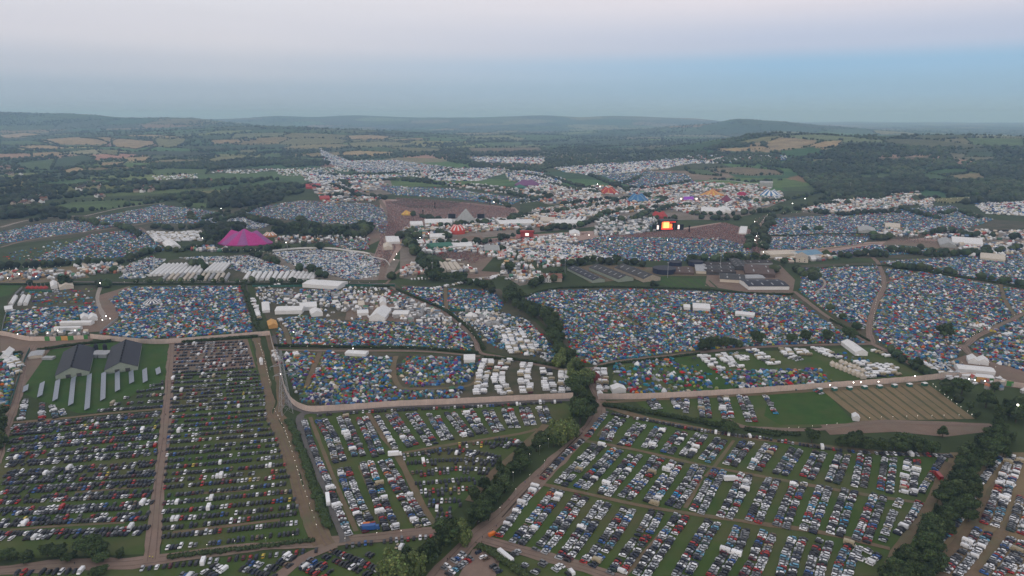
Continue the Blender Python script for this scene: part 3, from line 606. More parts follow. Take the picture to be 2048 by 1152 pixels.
T3 = [('432,578 340,690 260,800 180,912', K5, 0), ('562,610 475,725 380,850 290,955', K5, 1), ('712,648 625,765 530,900 440,1005', K5, 1), ('860,688 775,805 680,940 590,1055', K5, 1), ('1010,728 945,835 850,970 740,1095', K5, 1), ('1190,745 1110,880 1010,1020 920,1150', K5, 1), ('1350,770 1265,895 1180,1015 1075,1170', K5, 1), ('1550,810 1475,925 1400,1060 1330,1180', K5, 1), ('1730,850 1685,965 1610,1085 1555,1180', K5, 1), ('1900,880 1855,985 1815,1085 1760,1190', K5, 1),
      ('605,905 560,1005 510,1190', K6, 1), ('770,930 725,1050 690,1190', K6, 1), ('960,960 905,1060 870,1190', K6, 1), ('1090,1005 1040,1040 1010,1075', K6, 1)]
for nm, T in (('top tier', T1), ('middle tier', T2), ('lowest tier', T3)):
    for i, (s, z, d) in enumerate(T): col(s, z, MIX_L, f'{ordinal(i + 1)} row from the tree lined road in the {nm}', bool(d), vans=.16 if (nm, i) in (('lowest tier', 0), ('top tier', 14), ('top tier', 15)) else .014, campers=.2 if (nm, i) == ('lowest tier', 0) else .01, spacing=2.06)
put_row(smooth(GN(px('862,115 1000,142 1200,177 1400,217 1700,262', *K5) + px('340,272 700,332 1050,372 1590,392', *K6)), 3), None, MIX_D, 'line of cars along the long hedge', vans=.05)
for i, (s, d) in enumerate([('588,585 630,642', 1), ('728,578 768,640', 1), ('800,580 795,662', 0), ('895,570 912,692', 1), ('1010,570 1042,695', 1), ('1122,562 1182,715', 1), ('1258,562 1322,672', 0), ('1545,530 1595,556', 0)]): col(s, K7, MIX_L, f'{ordinal(i + 1)} file from the gate outside the pale fence', bool(d))
for i, (s, d) in enumerate([('1900,382 1750,580 1650,755 1590,842', 0), ('1562,880 1500,930 1440,1020 1370,1130', 0), ('1985,400 1905,600 1815,835', 1), ('1780,868 1690,1000 1565,1150', 1), ('2050,660 1985,880', 1), ('1995,925 1905,1050 1810,1165', 1), ('2060,1030 1960,1165', 1)]): col(s, K6, MIX_L, f'{ordinal(i + 1)} file beyond the dark tree belt', bool(d), vans=.05)
# bottom strip
col('890,1088 1300,1043 1700,1003 2030,966', K2, MIX_D, 'line under the lower road by the wide field', False, spacing=2.9)
col('600,942 800,917 1165,880', K4, MIX_D, 'line under the lower road by the tall willow', False, spacing=2.9)
col('90,1112 560,1102', K2, MIX_D, 'line by the hedged corner', False, spacing=2.8)
for i, (s, z, d) in enumerate([('490,985 640,1045 800,1110', K4, 1), ('355,1055 500,1125', K4, 1), ('560,985 720,1040', K4, 0), ('720,980 800,1010', K4, 0), ('930,940 990,950', K4, 0), ('1330,1080 1420,1120', K2, 1), ('1560,1062 1790,1120', K2, 1), ('1800,1020 1880,1050', K2, 1), ('1950,1040 2048,1085', K2, 1), ('1150,1126 1260,1135', K2, 0), ('1400,1000 1330,1050 1220,1130', K4, 1),
                              ('45,1000 110,1060 190,1135', K5, 0), ('260,1035 320,990', K5, 0), ('325,1110 380,1060', K5, 0), ('400,1145 470,1070', K5, 0), ('530,1125 590,1085', K5, 0), ('610,1150 660,1130', K5, 0)]):
    col(s, z, MIX_L if i > 8 else MIX_D, f'{ordinal(i + 1)} cluster along the bottom meadow', bool(d), gap=.12, vans=.2 if i > 12 else .05)
# vans and campers inside the fence
CAMP = dict(white=.8, silver=.06, beige=.08, grey=.06)
def camp(s, where, z=(1, 0, 0), dbl=True, v=.2, cmp=.62, spacing=3.5, **kw): put_row(smooth(GN(px(s, *z)), 3), None, MIX_L, where, dbl, gap=.08, vans=v, campers=cmp, spacing=spacing, jit=.4, half=2.6, **kw)
K3 = (2.925, 500, 640)
for i, s in enumerate(['1395,240 1370,310 1345,440', '1505,235 1465,300 1455,370 1500,440', '1620,260 1605,330 1620,435', '1730,290 1745,360 1755,435', '1835,300 1845,430']): camp(s, f'{ordinal(i + 1)} camper line under the hedge beside the alders', K3, v=.18, cmp=.55)
for i, s in enumerate(['1490,60 1520,140 1550,200', '1570,80 1610,150 1640,210', '1430,30 1480,60', '1640,130 1680,190']): camp(s, f'{ordinal(i + 1)} camper line by the site road bend', K3)
for i, s in enumerate(['890,330 940,370 985,415', '990,320 1040,360 1100,400', '1070,310 1150,360', '1170,295 1240,340 1310,380', '1370,290 1400,330 1460,355', '1450,290 1500,330', '1550,280 1640,330', '1590,300 1680,345', '290,410 310,530', '1740,380 1800,420 1880,462', '1800,365 1880,410 1950,455', '1860,370 1950,410 2030,450', '1940,380 2030,420']): camp(s, f'{ordinal(i + 1)} camper line above the pale fence', K7, v=.18, cmp=.55)
for i, s in enumerate(['1500,652 1590,665', '1855,735 1885,752', '1835,722 1905,762', '1880,747 1960,772', '1740,700 1780,716', '2000,675 2020,668', '1950,650 1985,655', '1946,655 1982,661']): camp(s, f'{ordinal(i + 1)} van cluster near the entrance gate', dbl=False)
for i in range(9): camp(f'{300 + i * 12},{466 - abs(i - 3) * .6:.1f} {318 + i * 11},{485 - i * .4:.1f}', f'{ordinal(i + 1)} van line below the distant hedge', spacing=4.5, dbl=True, v=.2, cmp=.78)
for i in range(5): camp(f'{150 + i * 14},{530 - i} {165 + i * 17},{545 - i}', f'{ordinal(i + 1)} van line behind the round oak', spacing=5, dbl=False)
for i, s in enumerate(['10,705 45,735', '5,715 40,750', '510,580 560,570', '505,598 520,640', '610,600 690,585', '690,580 720,620', '820,560 900,556', '880,530 930,520', '545,700 560,730', '590,705 600,720', '800,545 850,530', '860,580 1000,552', '580,610 600,590', '700,640 800,628', '840,650 920,652', '830,645 900,640', '560,640 575,655', '720,600 850,612', '980,560 1010,545', '1010,560 1040,555']): camp(s, f'{ordinal(i + 1)} service vehicle line among the marquees', dbl=False, spacing=4.2)
for kind, pxy, hd, c, lb in [('coach', (656, 1003), 108, 'white', 'long white coach parked beside the service lane hedge'), ('coach', (1011, 1118), -52, 'white', 'long white coach roofed bus by the short hedge under the junction'),
                             ('lorry', (790, 912), 8, 'white', 'white box lorry standing between the files by the middle track'), ('lorry', (1462, 962), 0, 'white', 'white box lorry with a trailer body'), ('lorry', (1876, 956), 80, 'red', 'red lorry on the grey lane by the tree belt'),
                             ('lorry', (742, 1060), 10, 'blue', 'blue lorry at the foot of the car files by the lower road'), ('van', (735, 1052), 8, 'orange', 'orange van beside the blue lorry near the lower road'), ('van', (985, 1071), 40, 'orange', 'orange van at the corner of the big car field by the junction')]:
    g = G(*pxy); VEH.append([kind, g.x, g.y, R(hd), c, '!' + lb, 0, 1])
# nearest first: the first 300 of each kind become things of their own
pos = np.array([(v[1], v[2], .7) for v in VEH]); pj = PJ(pos); vis = (pj[:, 0] > 4) & (pj[:, 0] < 2044) & (pj[:, 1] < 1146)
order = np.argsort(np.where(vis, np.hypot(pos[:, 0], pos[:, 1]), 1e6))
NAMES = {k: 'parked_car' for k in CARS}; NAMES.update(van='parked_van', motorhome='motorhome', caravan='caravan', lorry='lorry', coach='coach')
LIM = dict(parked_car=300, parked_van=120, motorhome=90, caravan=80, lorry=10, coach=4); cnt = {}; rest = []; used = {}
GRP = dict(parked_car='cars parked on the festival fields', parked_van='vans parked on the festival fields', motorhome='motorhomes camped on the festival fields', caravan='caravans camped on the festival fields', lorry='lorries on the festival fields', coach='coaches parked by the lanes')
SHAPEW = {'hatchback': 'hatchback', 'saloon': 'saloon', 'estate': 'estate car', 'people carrier': 'people carrier', 'van': 'van', 'motorhome': 'motorhome', 'caravan': 'caravan', 'lorry': 'lorry', 'coach': 'coach'}
for i in order:
    kind, x, y, h, c, where, li, k = VEH[i]; nm = NAMES[kind]
    if not vis[i] or cnt.get(nm, 0) >= LIM[nm]: rest.append(i); continue
    cnt[nm] = cnt.get(nm, 0) + 1
    if where[0] == '!': lab = where[1:]
    else:
        side = ('far side ' if li else 'near side ') if any(v[6] for v in VEH[max(0, i - 60):i + 60] if v[5] == where) else ''
        lab = f"{c} {SHAPEW[kind]}, {ordinal(k)} on the {side}of the {where}" if side else f"{c} {SHAPEW[kind]}, {ordinal(k)} along the {where}"
        ww = lab.split()
        if len(ww) > 16: lab = lab.replace(' on the near side of the', ', near side,').replace(' on the far side of the', ', far side,').replace(' along the', ' in the').replace('from the tree lined road', 'from the road')
        if len(lab.split()) > 16: lab = ' '.join(lab.split()[:16])
    if lab in used: used[lab] += 1; lab = lab.replace(',', f' ({ordinal(used[lab])} so placed),')
    else: used[lab] = 1
    bme, gme, wme, wl = VP[kind]; VS = .88
    t = empty(nm, (x, y, .12), h, lab, 'car' if nm == 'parked_car' else {'parked_van': 'van'}.get(nm, nm), GRP[nm])
    t.scale = (VS,) * 3; b = link(bpy.data.objects.new('body', bme), t); f = random.uniform(.85, 1.15); b.color = (*[v * f for v in PAINT[c]], 1)
    for gn_, gm2 in gme: link(bpy.data.objects.new(gn_, gm2), t)
    if math.hypot(x, y) < 420:
        for cc, s in wl:
            wo = link(bpy.data.objects.new('wheel', wme), t); wo.location = cc
            if s < 0: wo.rotation_euler = (0, 0, math.pi)
M_VEH = amat('vehicle_stuff_paint', .34, .28, coat=.1)
def veh_batches(ix):
    out = []
    for k in VT:
        q = [VEH[i] for i in ix if VEH[i][0] == k]
        if q: out.append((VT[k], np.array([(v[1], v[2], .12) for v in q]), np.array([v[3] for v in q]), np.array([np.array([1, 1, 1]) * random.uniform(.85, .92) for v in q]), np.array([np.array(PAINT[v[4]]) * random.uniform(.85, 1.15) for v in q]), None))
    return out
mass('parked_vehicles', veh_batches(rest), M_VEH, label='the rest of the cars and vans parked in long rows')
print('VEH', len(VEH), cnt)
# ------------------------------------------------------------------ trees
M_LEAF = amat('leaf_green', .75, .15); M_BARK = nmat('bark', (.06, .045, .032), (.09, .07, .05), 2)
def col_attr(me, cols):
    a = me.attributes.new('col', 'FLOAT_COLOR', 'FACE'); a.data.foreach_set('color', np.concatenate([cols, np.ones((len(cols), 1))], 1).ravel().astype(np.float32))
def leaf_cloud(lobes, n, size, base, seed, drop=0.0):
    """n leaf-clump faces through the lobes' volume; returns verts(n*4,3), colours(n,3)"""
    g = np.random.default_rng(seed); lob = np.array(lobes); vol = lob[:, 3] * lob[:, 4]; li = g.choice(len(lob), n, p=vol / vol.sum())
    u = g.normal(size=(n, 3)); u[:, 2] += .25; u /= np.linalg.norm(u, axis=1)[:, None]
    rad = np.clip(g.normal(.93, .14, n), .3, 1.22)[:, None]; L_ = lob[li]
    c = L_[:, :3] + u * rad * np.stack([L_[:, 3], L_[:, 3], L_[:, 4]], 1)
    c[:, 2] -= drop * g.random(n) * (np.hypot(c[:, 0], c[:, 1]))
    nrm = u + g.normal(0, .55, (n, 3)); nrm /= np.linalg.norm(nrm, axis=1)[:, None]
    t = np.cross(nrm, g.normal(size=(n, 3))); t /= np.linalg.norm(t, axis=1)[:, None]; b = np.cross(nrm, t)
    s = (size * g.uniform(.6, 1.35, n))[:, None]; k = g.uniform(.55, 1.0, n)[:, None]
    V = np.stack([c - t * s - b * s * k, c + t * s * .8 - b * s * k * .7, c + t * s + b * s * k, c - t * s * .7 + b * s * k * .9], 1)
    lobe_tone = g.uniform(.72, 1.3, len(lob))[li]; tone = lobe_tone * g.uniform(.55, 1.6, n)
    C = np.array(base)[None] * tone[:, None]; C[:, 0] *= g.uniform(.85, 1.2, n); return V.reshape(-1, 3), C
def core(lobes, base, seed, k=.86):
    mb = MB(); g = random.Random(seed)
    for x, y, z, r, h in lobes:
        q = MB().ball((0, 0, 0), 1, n=8, k=5); vs = []
        for a, b, c in q.v: f = k * g.uniform(.86, 1.08); vs.append((x + a * r * f, y + b * r * f, z + c * h * f))
        mb.add(vs, q.f)
    return mb
def cloud_mesh(name, lobes, n, size, base, seed, drop=0):
    V, C = leaf_cloud(lobes, n, size, base, seed, drop); mb = core(lobes, base, seed)
    k = len(mb.v); vs = np.concatenate([np.array(mb.v), V]); fs = [tuple(f) for f in mb.f] + [(k + 4 * i, k + 4 * i + 1, k + 4 * i + 2, k + 4 * i + 3) for i in range(n)]
    me = bpy.data.meshes.new(name); me.from_pydata([tuple(v) for v in vs], [], fs); me.materials.append(M_LEAF)
    g = np.random.default_rng(seed); col_attr(me, np.concatenate([np.array(base)[None] * .8 * g.uniform(.8, 1.2, (len(mb.f), 1)), C])); me.update(); return me
def tree_lobes(seed, kind):
    g = random.Random(seed); L_ = []
    if kind == 'oak':
        L_.append((0, 0, .6, .3, .3))
        for i in range(9):
            t = 2 * math.pi * i / 9 + g.uniform(-.4, .4); r = g.uniform(.2, .34); L_.append((r * math.cos(t), r * math.sin(t), g.uniform(.38, .72), g.uniform(.13, .22), g.uniform(.12, .2)))
        for i in range(4): L_.append((g.uniform(-.14, .14), g.uniform(-.14, .14), g.uniform(.75, .86), g.uniform(.1, .17), g.uniform(.09, .14)))
    elif kind == 'willow':
        for i in range(13):
            t = 2 * math.pi * i / 13 + g.uniform(-.4, .4); r = g.uniform(.1, .4); L_.append((r * math.cos(t), r * math.sin(t), g.uniform(.35, .78) - r * .35, g.uniform(.13, .2), g.uniform(.18, .3)))
        L_.append((0, 0, .68, .26, .26))
    else:  # alder, taller and narrower
        for i in range(12): t = g.uniform(0, 6.3); z = g.uniform(.25, .85); r = (.24 - .2 * abs(z - .5)) * g.uniform(.5, 1.1); L_.append((r * math.cos(t), r * math.sin(t), z, g.uniform(.11, .18), g.uniform(.12, .2)))
        L_.append((0, 0, .55, .2, .34))
    return L_
def trunk_mesh(seed, lobes):
    g = random.Random(seed); mb = MB(); mb.tube((0, 0, -.02), (.01, 0, .42), .035, .022, n=8); mb.tube((.01, 0, .42), (0, .01, .7), .022, .008, n=6)
    for x, y, z, r, h in lobes[1:9]: mb.tube((.005, 0, g.uniform(.22, .45)), (x * .8, y * .8, z), .016, .004, n=5)
    return mb.mesh('trunk', M_BARK)
OAK, ALD, WIL, DUL = (.042, .064, .023), (.053, .077, .029), (.125, .165, .055), (.05, .068, .034)
TREES = {}
for kind, base, nv_ in (('oak', OAK, 4), ('alder', ALD, 3), ('willow', WIL, 2)):
    for lod, n, size in ((0, 2600, .03), (1, 620, .055)):
        for v in range(nv_):
            sd_ = hash((kind, v)) % 1000 if False else {'oak': 10, 'alder': 40, 'willow': 70}[kind] + v; lb = tree_lobes(sd_, kind); b = tuple(c * (1 + .12 * (v - 1)) for c in base)
            TREES[kind, lod, v] = (cloud_mesh('crown', lb, n, size, b, sd_, .12 if kind == 'willow' else 0), trunk_mesh(sd_, lb))
NV = {'oak': 4, 'alder': 3, 'willow': 2}
TLIST = []     # [kind, x, y, height, width factor, place]
def tree(p, h, kind, where, wf=1.0): g = G(*p); TLIST.append([kind, g.x, g.y, h, wf, where])
def tree_line(pts, step, h, where, kinds=('oak', 'alder'), z=(1, 0, 0), spread=2.0, wf=1.0, smoothed=True):
    line = smooth(GN(px(pts, *z)), 5); k = 0
    for p, d in walk(line, step, .3):
        k += 1; n = np.array([-d[1], d[0]]); q = p + n * random.gauss(0, spread)
        TLIST.append([random.choice(kinds), q[0], q[1], h * random.uniform(.75, 1.2), wf * random.uniform(.9, 1.2), f'{ordinal(k)} along {where}'])
# the tree belt along the main road and stream, from the bottom up
for p, h, kd, wf, w_ in [((788, 1165), 15, 'willow', 1.15, 'bright willow at the bottom edge below the lower road'), ((828, 1150), 13, 'willow', .95, 'darker willow beside the bright one below the lower road'), ((850, 1135), 12, 'oak', 1, 'dark oak between the willow and the junction trees'), ((868, 1118), 11, 'alder', 1, 'alder just below the junction'),
                         ((893, 1092), 15, 'oak', 1.1, 'broad oak at the road junction'), ((922, 1085), 13, 'willow', .9, 'pale willow at the road junction'), ((815, 1128), 9, 'oak', 1, 'low dark tree behind the willows')]: tree(p, h, kd, w_, wf)
tree_line('948,1056 972,1012 1000,972 1030,938 1062,912 1090,892', 7, 9.5, 'the dark hedge trees beside the main road', spread=2.5, wf=1.1)
tree_line('940,1040 962,1000 990,962 1018,932 1050,905', 11, 8.5, 'the back of the dark hedge beside the main road', spread=2, wf=1.0)
tree((1122, 888), 17, 'willow', 'grey willow halfway up the main road', 1.05); tree((1140, 872), 13, 'willow', 'smaller grey willow behind the halfway one', 1.0); tree((1108, 893), 10, 'oak', 'dark oak at the foot of the grey willow', 1)
tree((1160, 848), 19, 'oak', 'tallest dark oak by the fence gate', 1.05); tree((1172, 836), 16, 'oak', 'dark oak nearest the fence gate', .95); tree((1150, 828), 14, 'alder', 'alder behind the oak by the fence gate', 1); tree((1182, 822), 11, 'oak', 'low oak beside the gate road')
tree_line('1162,800 1158,775 1150,755 1142,738 1128,722', 6.5, 12, 'the alder belt inside the fence', spread=3, wf=1.1, kinds=('oak', 'alder', 'willow'))
tree_line('1128,722 1118,700 1115,680 1112,655 1100,640 1070,628 1045,618 1025,612', 7, 11, 'the dark stream belt through the tents', spread=3, wf=1.1)
tree_line('1120,690 1105,655 1080,636 1050,622', 9, 12, 'the second rank of the stream belt', spread=3, wf=1.1)
tree_line('1005,606 1030,606 1040,600 1015,596 1030,592 1010,588', 7, 13, 'the round grove at the stream bend', spread=3, wf=1.15)
tree_line('990,590 965,578 940,570 915,565 890,562 866,560', 8, 11, 'the belt behind the eastern tents', spread=4, wf=1.1)
tree_line('868,560 858,545 850,525 838,510 828,498 820,485 835,475', 9, 12, 'the belt beside the market road', spread=5, wf=1.1)
tree_line('865,552 855,535 846,518', 9, 12, 'the second rank by the market road', spread=4)
# dark tree belt at the lower corner
tree_line('1790,1178 1825,1150 1848,1112 1868,1078 1888,1044 1904,1008 1920,972 1936,940 1956,912 1985,888 2020,866', 6.0, 11, 'the tall tree belt beside the grey lane', spread=2.5, wf=1.05, kinds=('oak', 'alder', 'oak'))
tree_line('1780,1185 1835,1160 1862,1118 1886,1074 1906,1036 1926,996 1946,958 1975,922 2010,896 2050,880', 10, 9.5, 'the second rank of the tall tree belt', spread=3, wf=1.05)
tree_line('2005,852 2018,838 2035,826 2055,815', 9, 12, 'the dark corner wood', spread=5, wf=1.1); tree_line('2010,822 2030,835 2060,850', 12, 11, 'the corner wood by the car park edge', spread=5)
tree_line('1615,888 1640,888', 7, 9, 'the pair of round trees by the curving lane', spread=1)
tree_line('1672,893 1700,894 1740,896 1780,898 1820,900 1865,902', 7.5, 9.5, 'the dark hedge trees above the big car field', spread=2.5, wf=1.2)
tree_line('1690,898 1730,900 1780,903 1830,905 1880,908', 9, 8, 'the front of the dark hedge above the big car field', spread=2, wf=1.2)
tree((1459, 868), 9, 'oak', 'round dark tree at the end of the clipped hedge', 1.3); tree((1450, 862), 8, 'oak', 'low tree at the end of the clipped hedge', 1.1)
tree_line('1890,870 1900,880 1912,888', 8, 8, 'the bushes at the field corner', spread=2)
for p, h, w_ in [((1888, 678), 16, 'lone dark oak standing among the tents'), ((1698, 680), 13, 'round dark oak at the track crossing'), ((1660, 620), 7, 'small tree beside the diagonal track'), ((1685, 637), 6, 'small tree further along the diagonal track'), ((1712, 658), 7, 'small tree near the track crossing'), ((1654, 681), 11, 'oak by the hedge west of the crossing'), ((1610, 684), 12, 'pale oak above the lamp lit track'),
                 ((1582, 687), 10, 'oak on the lamp lit track'), ((1514, 688), 12, 'dark tree above the lamp lit track'), ((1923, 788), 13, 'dark oak outside the entrance gate'), ((1971, 815), 13, 'tall oak outside the entrance gate'), ((1890, 778), 8, 'low bushes tree outside the fence'), ((1834, 735), 9, 'thorn beside the site road bend'), ((1795, 712), 6, 'bush beside the site road')]: tree(p, h, 'oak', w_, 1.15)
tree_line('1398,700 1425,697 1455,694 1485,691', 6, 9.5, 'the dark thicket above the lamp lit track', spread=2, wf=1.2)
tree_line('1770,700 1800,718 1830,738 1850,750 1870,757', 7, 6, 'the bushes along the site road', spread=2, wf=1.3); tree_line('1880,775 1905,795 1930,815 1955,835 1985,850', 11, 7, 'the hedge trees outside the stubble field', spread=2, wf=1.1)
tree_line('1995,772 2045,802', 26, 9, 'the trees beyond the entrance', spread=6)
# left side
tree((178, 1108), 10, 'oak', 'broad dark tree in the hedged corner', 1.3); tree((196, 1112), 8, 'oak', 'smaller dark tree in the hedged corner', 1.3)
tree_line('-10,1125 40,1122 85,1118 130,1118 160,1120 215,1122 245,1120', 7, 5, 'the scrub hedge in the corner', spread=2, wf=1.5)
tree_line('2,905 4,880 4,855 2,830', 8, 9, 'the trees at the edge of the side track', spread=2, wf=1.1); tree((205, 1148), 4, 'oak', 'bush below the corner lane', 1.6); tree((190, 1152), 4, 'oak', 'second bush below the corner lane', 1.6)
tree((132, 573), 15, 'oak', 'round oak near the little paddock', 1.2); tree((200, 573), 10, 'oak', 'low broad oak near the paddock', 1.4); tree((215, 575), 11, 'alder', 'pale alder by the paddock', 1); tree((60, 570), 7, 'oak', 'small oak by the striped paddock', 1.2); tree((228, 545), 9, 'oak', 'dark oak behind the paddock', 1.2)
tree((388, 534), 12, 'oak', 'dark oak amid the long white tents', 1.2); tree((402, 533), 12, 'oak', 'second dark oak amid the long white tents', 1.1); tree((410, 540), 10, 'alder', 'third dark tree amid the long white tents', 1)
for i, x in enumerate((272, 300, 322, 343, 362, 385, 402, 427, 445, 475, 490, 505, 545, 560, 585, 600, 615, 640)): tree((x, 566), random.uniform(5, 8) + (3 if i in (11, 6) else 0), 'oak', f'{ordinal(i + 1)} small tree in the hedge line before the white tents', 1.0)
tree_line('350,506 380,500 410,494 430,487', 9, 9, 'the hedge below the caravans', spread=3, wf=1.2)
tree_line('0,540 30,535 60,535 110,532 150,530 190,530 250,525 280,515 310,505 345,502', 11, 10, 'the hedge under the sloping camp', spread=3, wf=1.3)
tree_line('425,488 415,478 440,470 420,465 450,458 470,462 480,455 440,480', 9, 14, 'the grove beside the pink tent', spread=6, wf=1.1)
tree_line('545,470 570,468 600,470 640,472 680,474 720,476 738,474', 9, 15, 'the dark grove behind the fairground', spread=6, wf=1.1); tree_line('560,462 600,460 640,462 690,463 728,462', 10, 14, 'the back of the dark grove', spread=6, wf=1.1); tree_line('715,455 735,462 742,470', 9, 15, 'the end of the dark grove', spread=4)
tree_line('440,505 460,502 490,505 520,502 550,500 580,498', 10, 9, 'the hedge before the pink tent', spread=4, wf=1.2); tree_line('505,510 530,520 555,530', 10, 9, 'the hedge below the pink tent', spread=3); tree((640, 498), 12, 'oak', 'round oak on the fairground edge', 1.5); tree((608, 493), 9, 'oak', 'dark tree beside the round oak', 1.2)
tree_line('590,540 615,545 640,550 655,558', 10, 11, 'the hedge below the blue camp', spread=3, wf=1.2)
tree_line('800,478 815,470 840,465', 9, 11, 'the trees by the market entrance', spread=4)
# middle distance: many of these run past the individuals
tree_line('1128,552 1110,560 1090,565 1070,572 1055,575', 9, 10, 'the farmhouse belt', spread=4, wf=1.2); tree_line('1128,535 1160,530 1200,528 1240,528 1290,532', 11, 12, 'the belt behind the farm sheds', spread=4, wf=1.2)
tree_line('1370,528 1400,524 1440,524 1465,518 1490,522 1530,524', 11, 12, 'the trees behind the silage tanks', spread=4, wf=1.2); tree((1020, 545), 15, 'oak', 'tall tree by the farm drive', 1.1); tree((1548, 545), 11, 'oak', 'tree at the farm yard corner', 1.2); tree((1568, 532), 12, 'oak', 'tree by the long white hall', 1.2)
tree_line('1590,540 1610,555 1630,545 1620,565', 9, 8, 'the bushes at the farm meadow', spread=3, wf=1.4); tree_line('1305,575 1325,570', 8, 7, 'the farm garden trees', spread=2)
BELT = ['1740,512 1780,506 1830,508 1870,514 1920,512 1980,506 2050,500', '1700,510 1730,512 1780,514', '1640,512 1680,514 1720,514', '1775,535 1860,545 1940,555 2050,575', '1500,500 1502,480 1512,455', '1530,500 1528,470 1545,432', '1620,425 1680,432 1740,428 1800,426', '1850,470 1900,465 1950,475 2048,478', '1480,440 1440,440 1400,438',
        '800,560 780,556', '1000,500 1010,505', '880,490 920,492 960,488 1000,480 1030,472 1060,468', '1080,462 1110,460 1150,456 1180,448 1200,435 1220,425', '1020,438 1070,430 1120,425 1160,418 1200,412 1250,400 1300,392', '1000,445 1030,440 1060,435', '1200,432 1240,425 1280,420 1330,418', '1300,425 1270,440 1220,445', '1380,430 1420,430 1470,432 1500,428 1560,420', '1290,395 1330,400 1310,410',
        '950,398 990,405 1020,415', '820,430 860,440 880,442', '1350,440 1300,438', '1230,400 1180,405 1120,412', '1480,400 1520,405 1560,402 1600,395 1640,385', '1560,430 1600,418 1640,410 1700,408', '1700,402 1720,390 1740,380', '280,475 240,455 200,450 150,440 100,432', '120,428 140,425 60,445', '310,455 350,460 400,455 440,440', '440,445 480,435 540,450 600,455', '480,432 520,442 560,448', '620,455 600,440', '380,430 400,440 460,425',
        '560,400 520,415 480,430 450,436', '640,395 700,392 750,395 770,400', '900,372 960,375 1020,388 1060,398', '1060,385 1100,395 1040,405', '1100,370 1150,380 1200,388', '1180,352 1220,368 1260,385', '1090,352 1140,368 1190,380', '1010,345 1060,352 1090,358', '1000,335 1050,340 1100,346', '780,360 840,365 900,372', '660,370 700,385 720,395', '640,350 680,352 730,350', '600,372 640,378', '900,345 850,352 820,352', '1260,378 1300,378 1340,372 1380,365', '1420,360 1460,362 1500,365 1560,362', '1300,345 1260,365 1220,372',
        '880,455 920,452 960,445', '930,452 960,450 985,448', '1115,455 1095,462', '845,470 870,465 900,478', '1390,412 1340,415 1310,425', '1640,400 1700,398', '1880,430 1920,425 1960,440', '1840,500 1900,510', '1740,470 1770,478 1740,480', '1600,460 1640,462', '1800,418 1840,430 1880,440']
M_WOOD = M_LEAF
WLIST = []
for s in BELT:
    line = smooth(GN(px(s)), 8)
    for p, d in walk(line, 7, .45):
        if random.random() < .78: q = p + np.array([random.gauss(0, 3), random.gauss(0, 4)]); WLIST.append((q[0], q[1], random.uniform(5.5, 12)))
# individuals: the 300 that show largest
tp = np.array([(t[1], t[2], 2) for t in TLIST]); tj = PJ(tp); tv = (tj[:, 0] > -40) & (tj[:, 0] < 2088) & (tj[:, 1] < 1240)
order = np.argsort(np.where(tv, np.hypot(tp[:, 0], tp[:, 1]) / np.array([t[3] for t in TLIST]), 1e6)); KINDW = {'oak': 'dark round oak', 'alder': 'slim green alder', 'willow': 'pale willow'}; used = {}
for rank, i in enumerate(order):
    kind, x, y, h, wf, where = TLIST[i]
    if rank >= 300 or not tv[i]: WLIST.append((x, y, h)); continue
    lab = where if not where[0].isdigit() and ' along ' not in where else f"{KINDW[kind]}, {where}"
    if lab in used: used[lab] += 1; lab += f', {ordinal(used[lab])} such'
    else: used[lab] = 1
    lod = 0 if math.hypot(x, y) < 720 else 1; v = random.randrange(NV[kind]); cm, tm = TREES[kind, lod, v]
    e = empty('tree', (x, y, 0), random.uniform(0, 6.3), ' '.join(lab.split()[:16]), 'tree', 'trees of the hedges and belts')
    e.scale = (h * wf, h * wf, h); link(bpy.data.objects.new('crown', cm), e); link(bpy.data.objects.new('trunk', tm), e)

# ------------------------------------------------------------------ woodland beyond: hedgerows of the farmland and the wooded slopes
KEEP = [p for p, c in FIELDS] + [px(s) for s in ['0,440 330,404 480,420 640,395 900,360 1020,340 1060,345 1110,338 1370,322 1580,338 1660,400 1840,412 2060,405 2060,1200 0,1200', '640,300 700,322 860,312 920,330 840,345 720,345 650,325', '930,314 1095,314 1085,332 945,328', '380,345 480,336 560,330 600,345 520,360 400,362', '290,350 400,345 420,362 300,368', '520,338 680,330 720,352 640,372 560,362']]
pts = []
def scatter(poly, n, hlo, hhi, thresh=-9, sc=.004):
    """n trees over the ground seen inside a pixel outline, thinned by broad noise into woods and gaps"""
    b = np.array(poly); q = np.stack([RNG.uniform(b[:, 0].min(), b[:, 0].max(), n * 2), RNG.uniform(b[:, 1].min(), b[:, 1].max(), n * 2)], 1)
    q = q[inpoly(q, poly)][:n]; P = TP(q); keep = np.ones(len(P), bool)
    for k in KEEP:
        a = np.array(k); near = (q[:, 0] > a[:, 0].min()) & (q[:, 0] < a[:, 0].max()) & (q[:, 1] > a[:, 1].min()) & (q[:, 1] < a[:, 1].max()); keep &= ~(near & inpoly(q, k))
    f = np.sin(P[:, 0] * sc + 1) * np.cos(P[:, 1] * sc * .8) + .6 * np.sin(P[:, 0] * sc * 2.3 - P[:, 1] * sc * 1.7 + 2); keep &= f > thresh
    for x, y, z in P[keep]: pts.append((x, y, z, random.uniform(hlo, hhi)))
scatter(px('-20,395 -20,345 120,330 330,335 480,340 600,345 640,372 560,402 480,420 330,402 200,415 60,440 -20,440'), 2700, 8, 15, -.1, .009)
scatter(px('1550,330 1700,290 2060,300 2060,405 1840,412 1700,396 1600,392 1560,372 1500,365 1420,350'), 5200, 9, 16, -.75, .007)
scatter(px('640,318 900,300 1300,300 1560,312 1560,338 1370,320 1110,336 1060,345 950,336 860,315 700,326'), 2600, 9, 15)
scatter(px('300,330 600,312 680,318 640,345 400,345'), 1500, 9, 15)
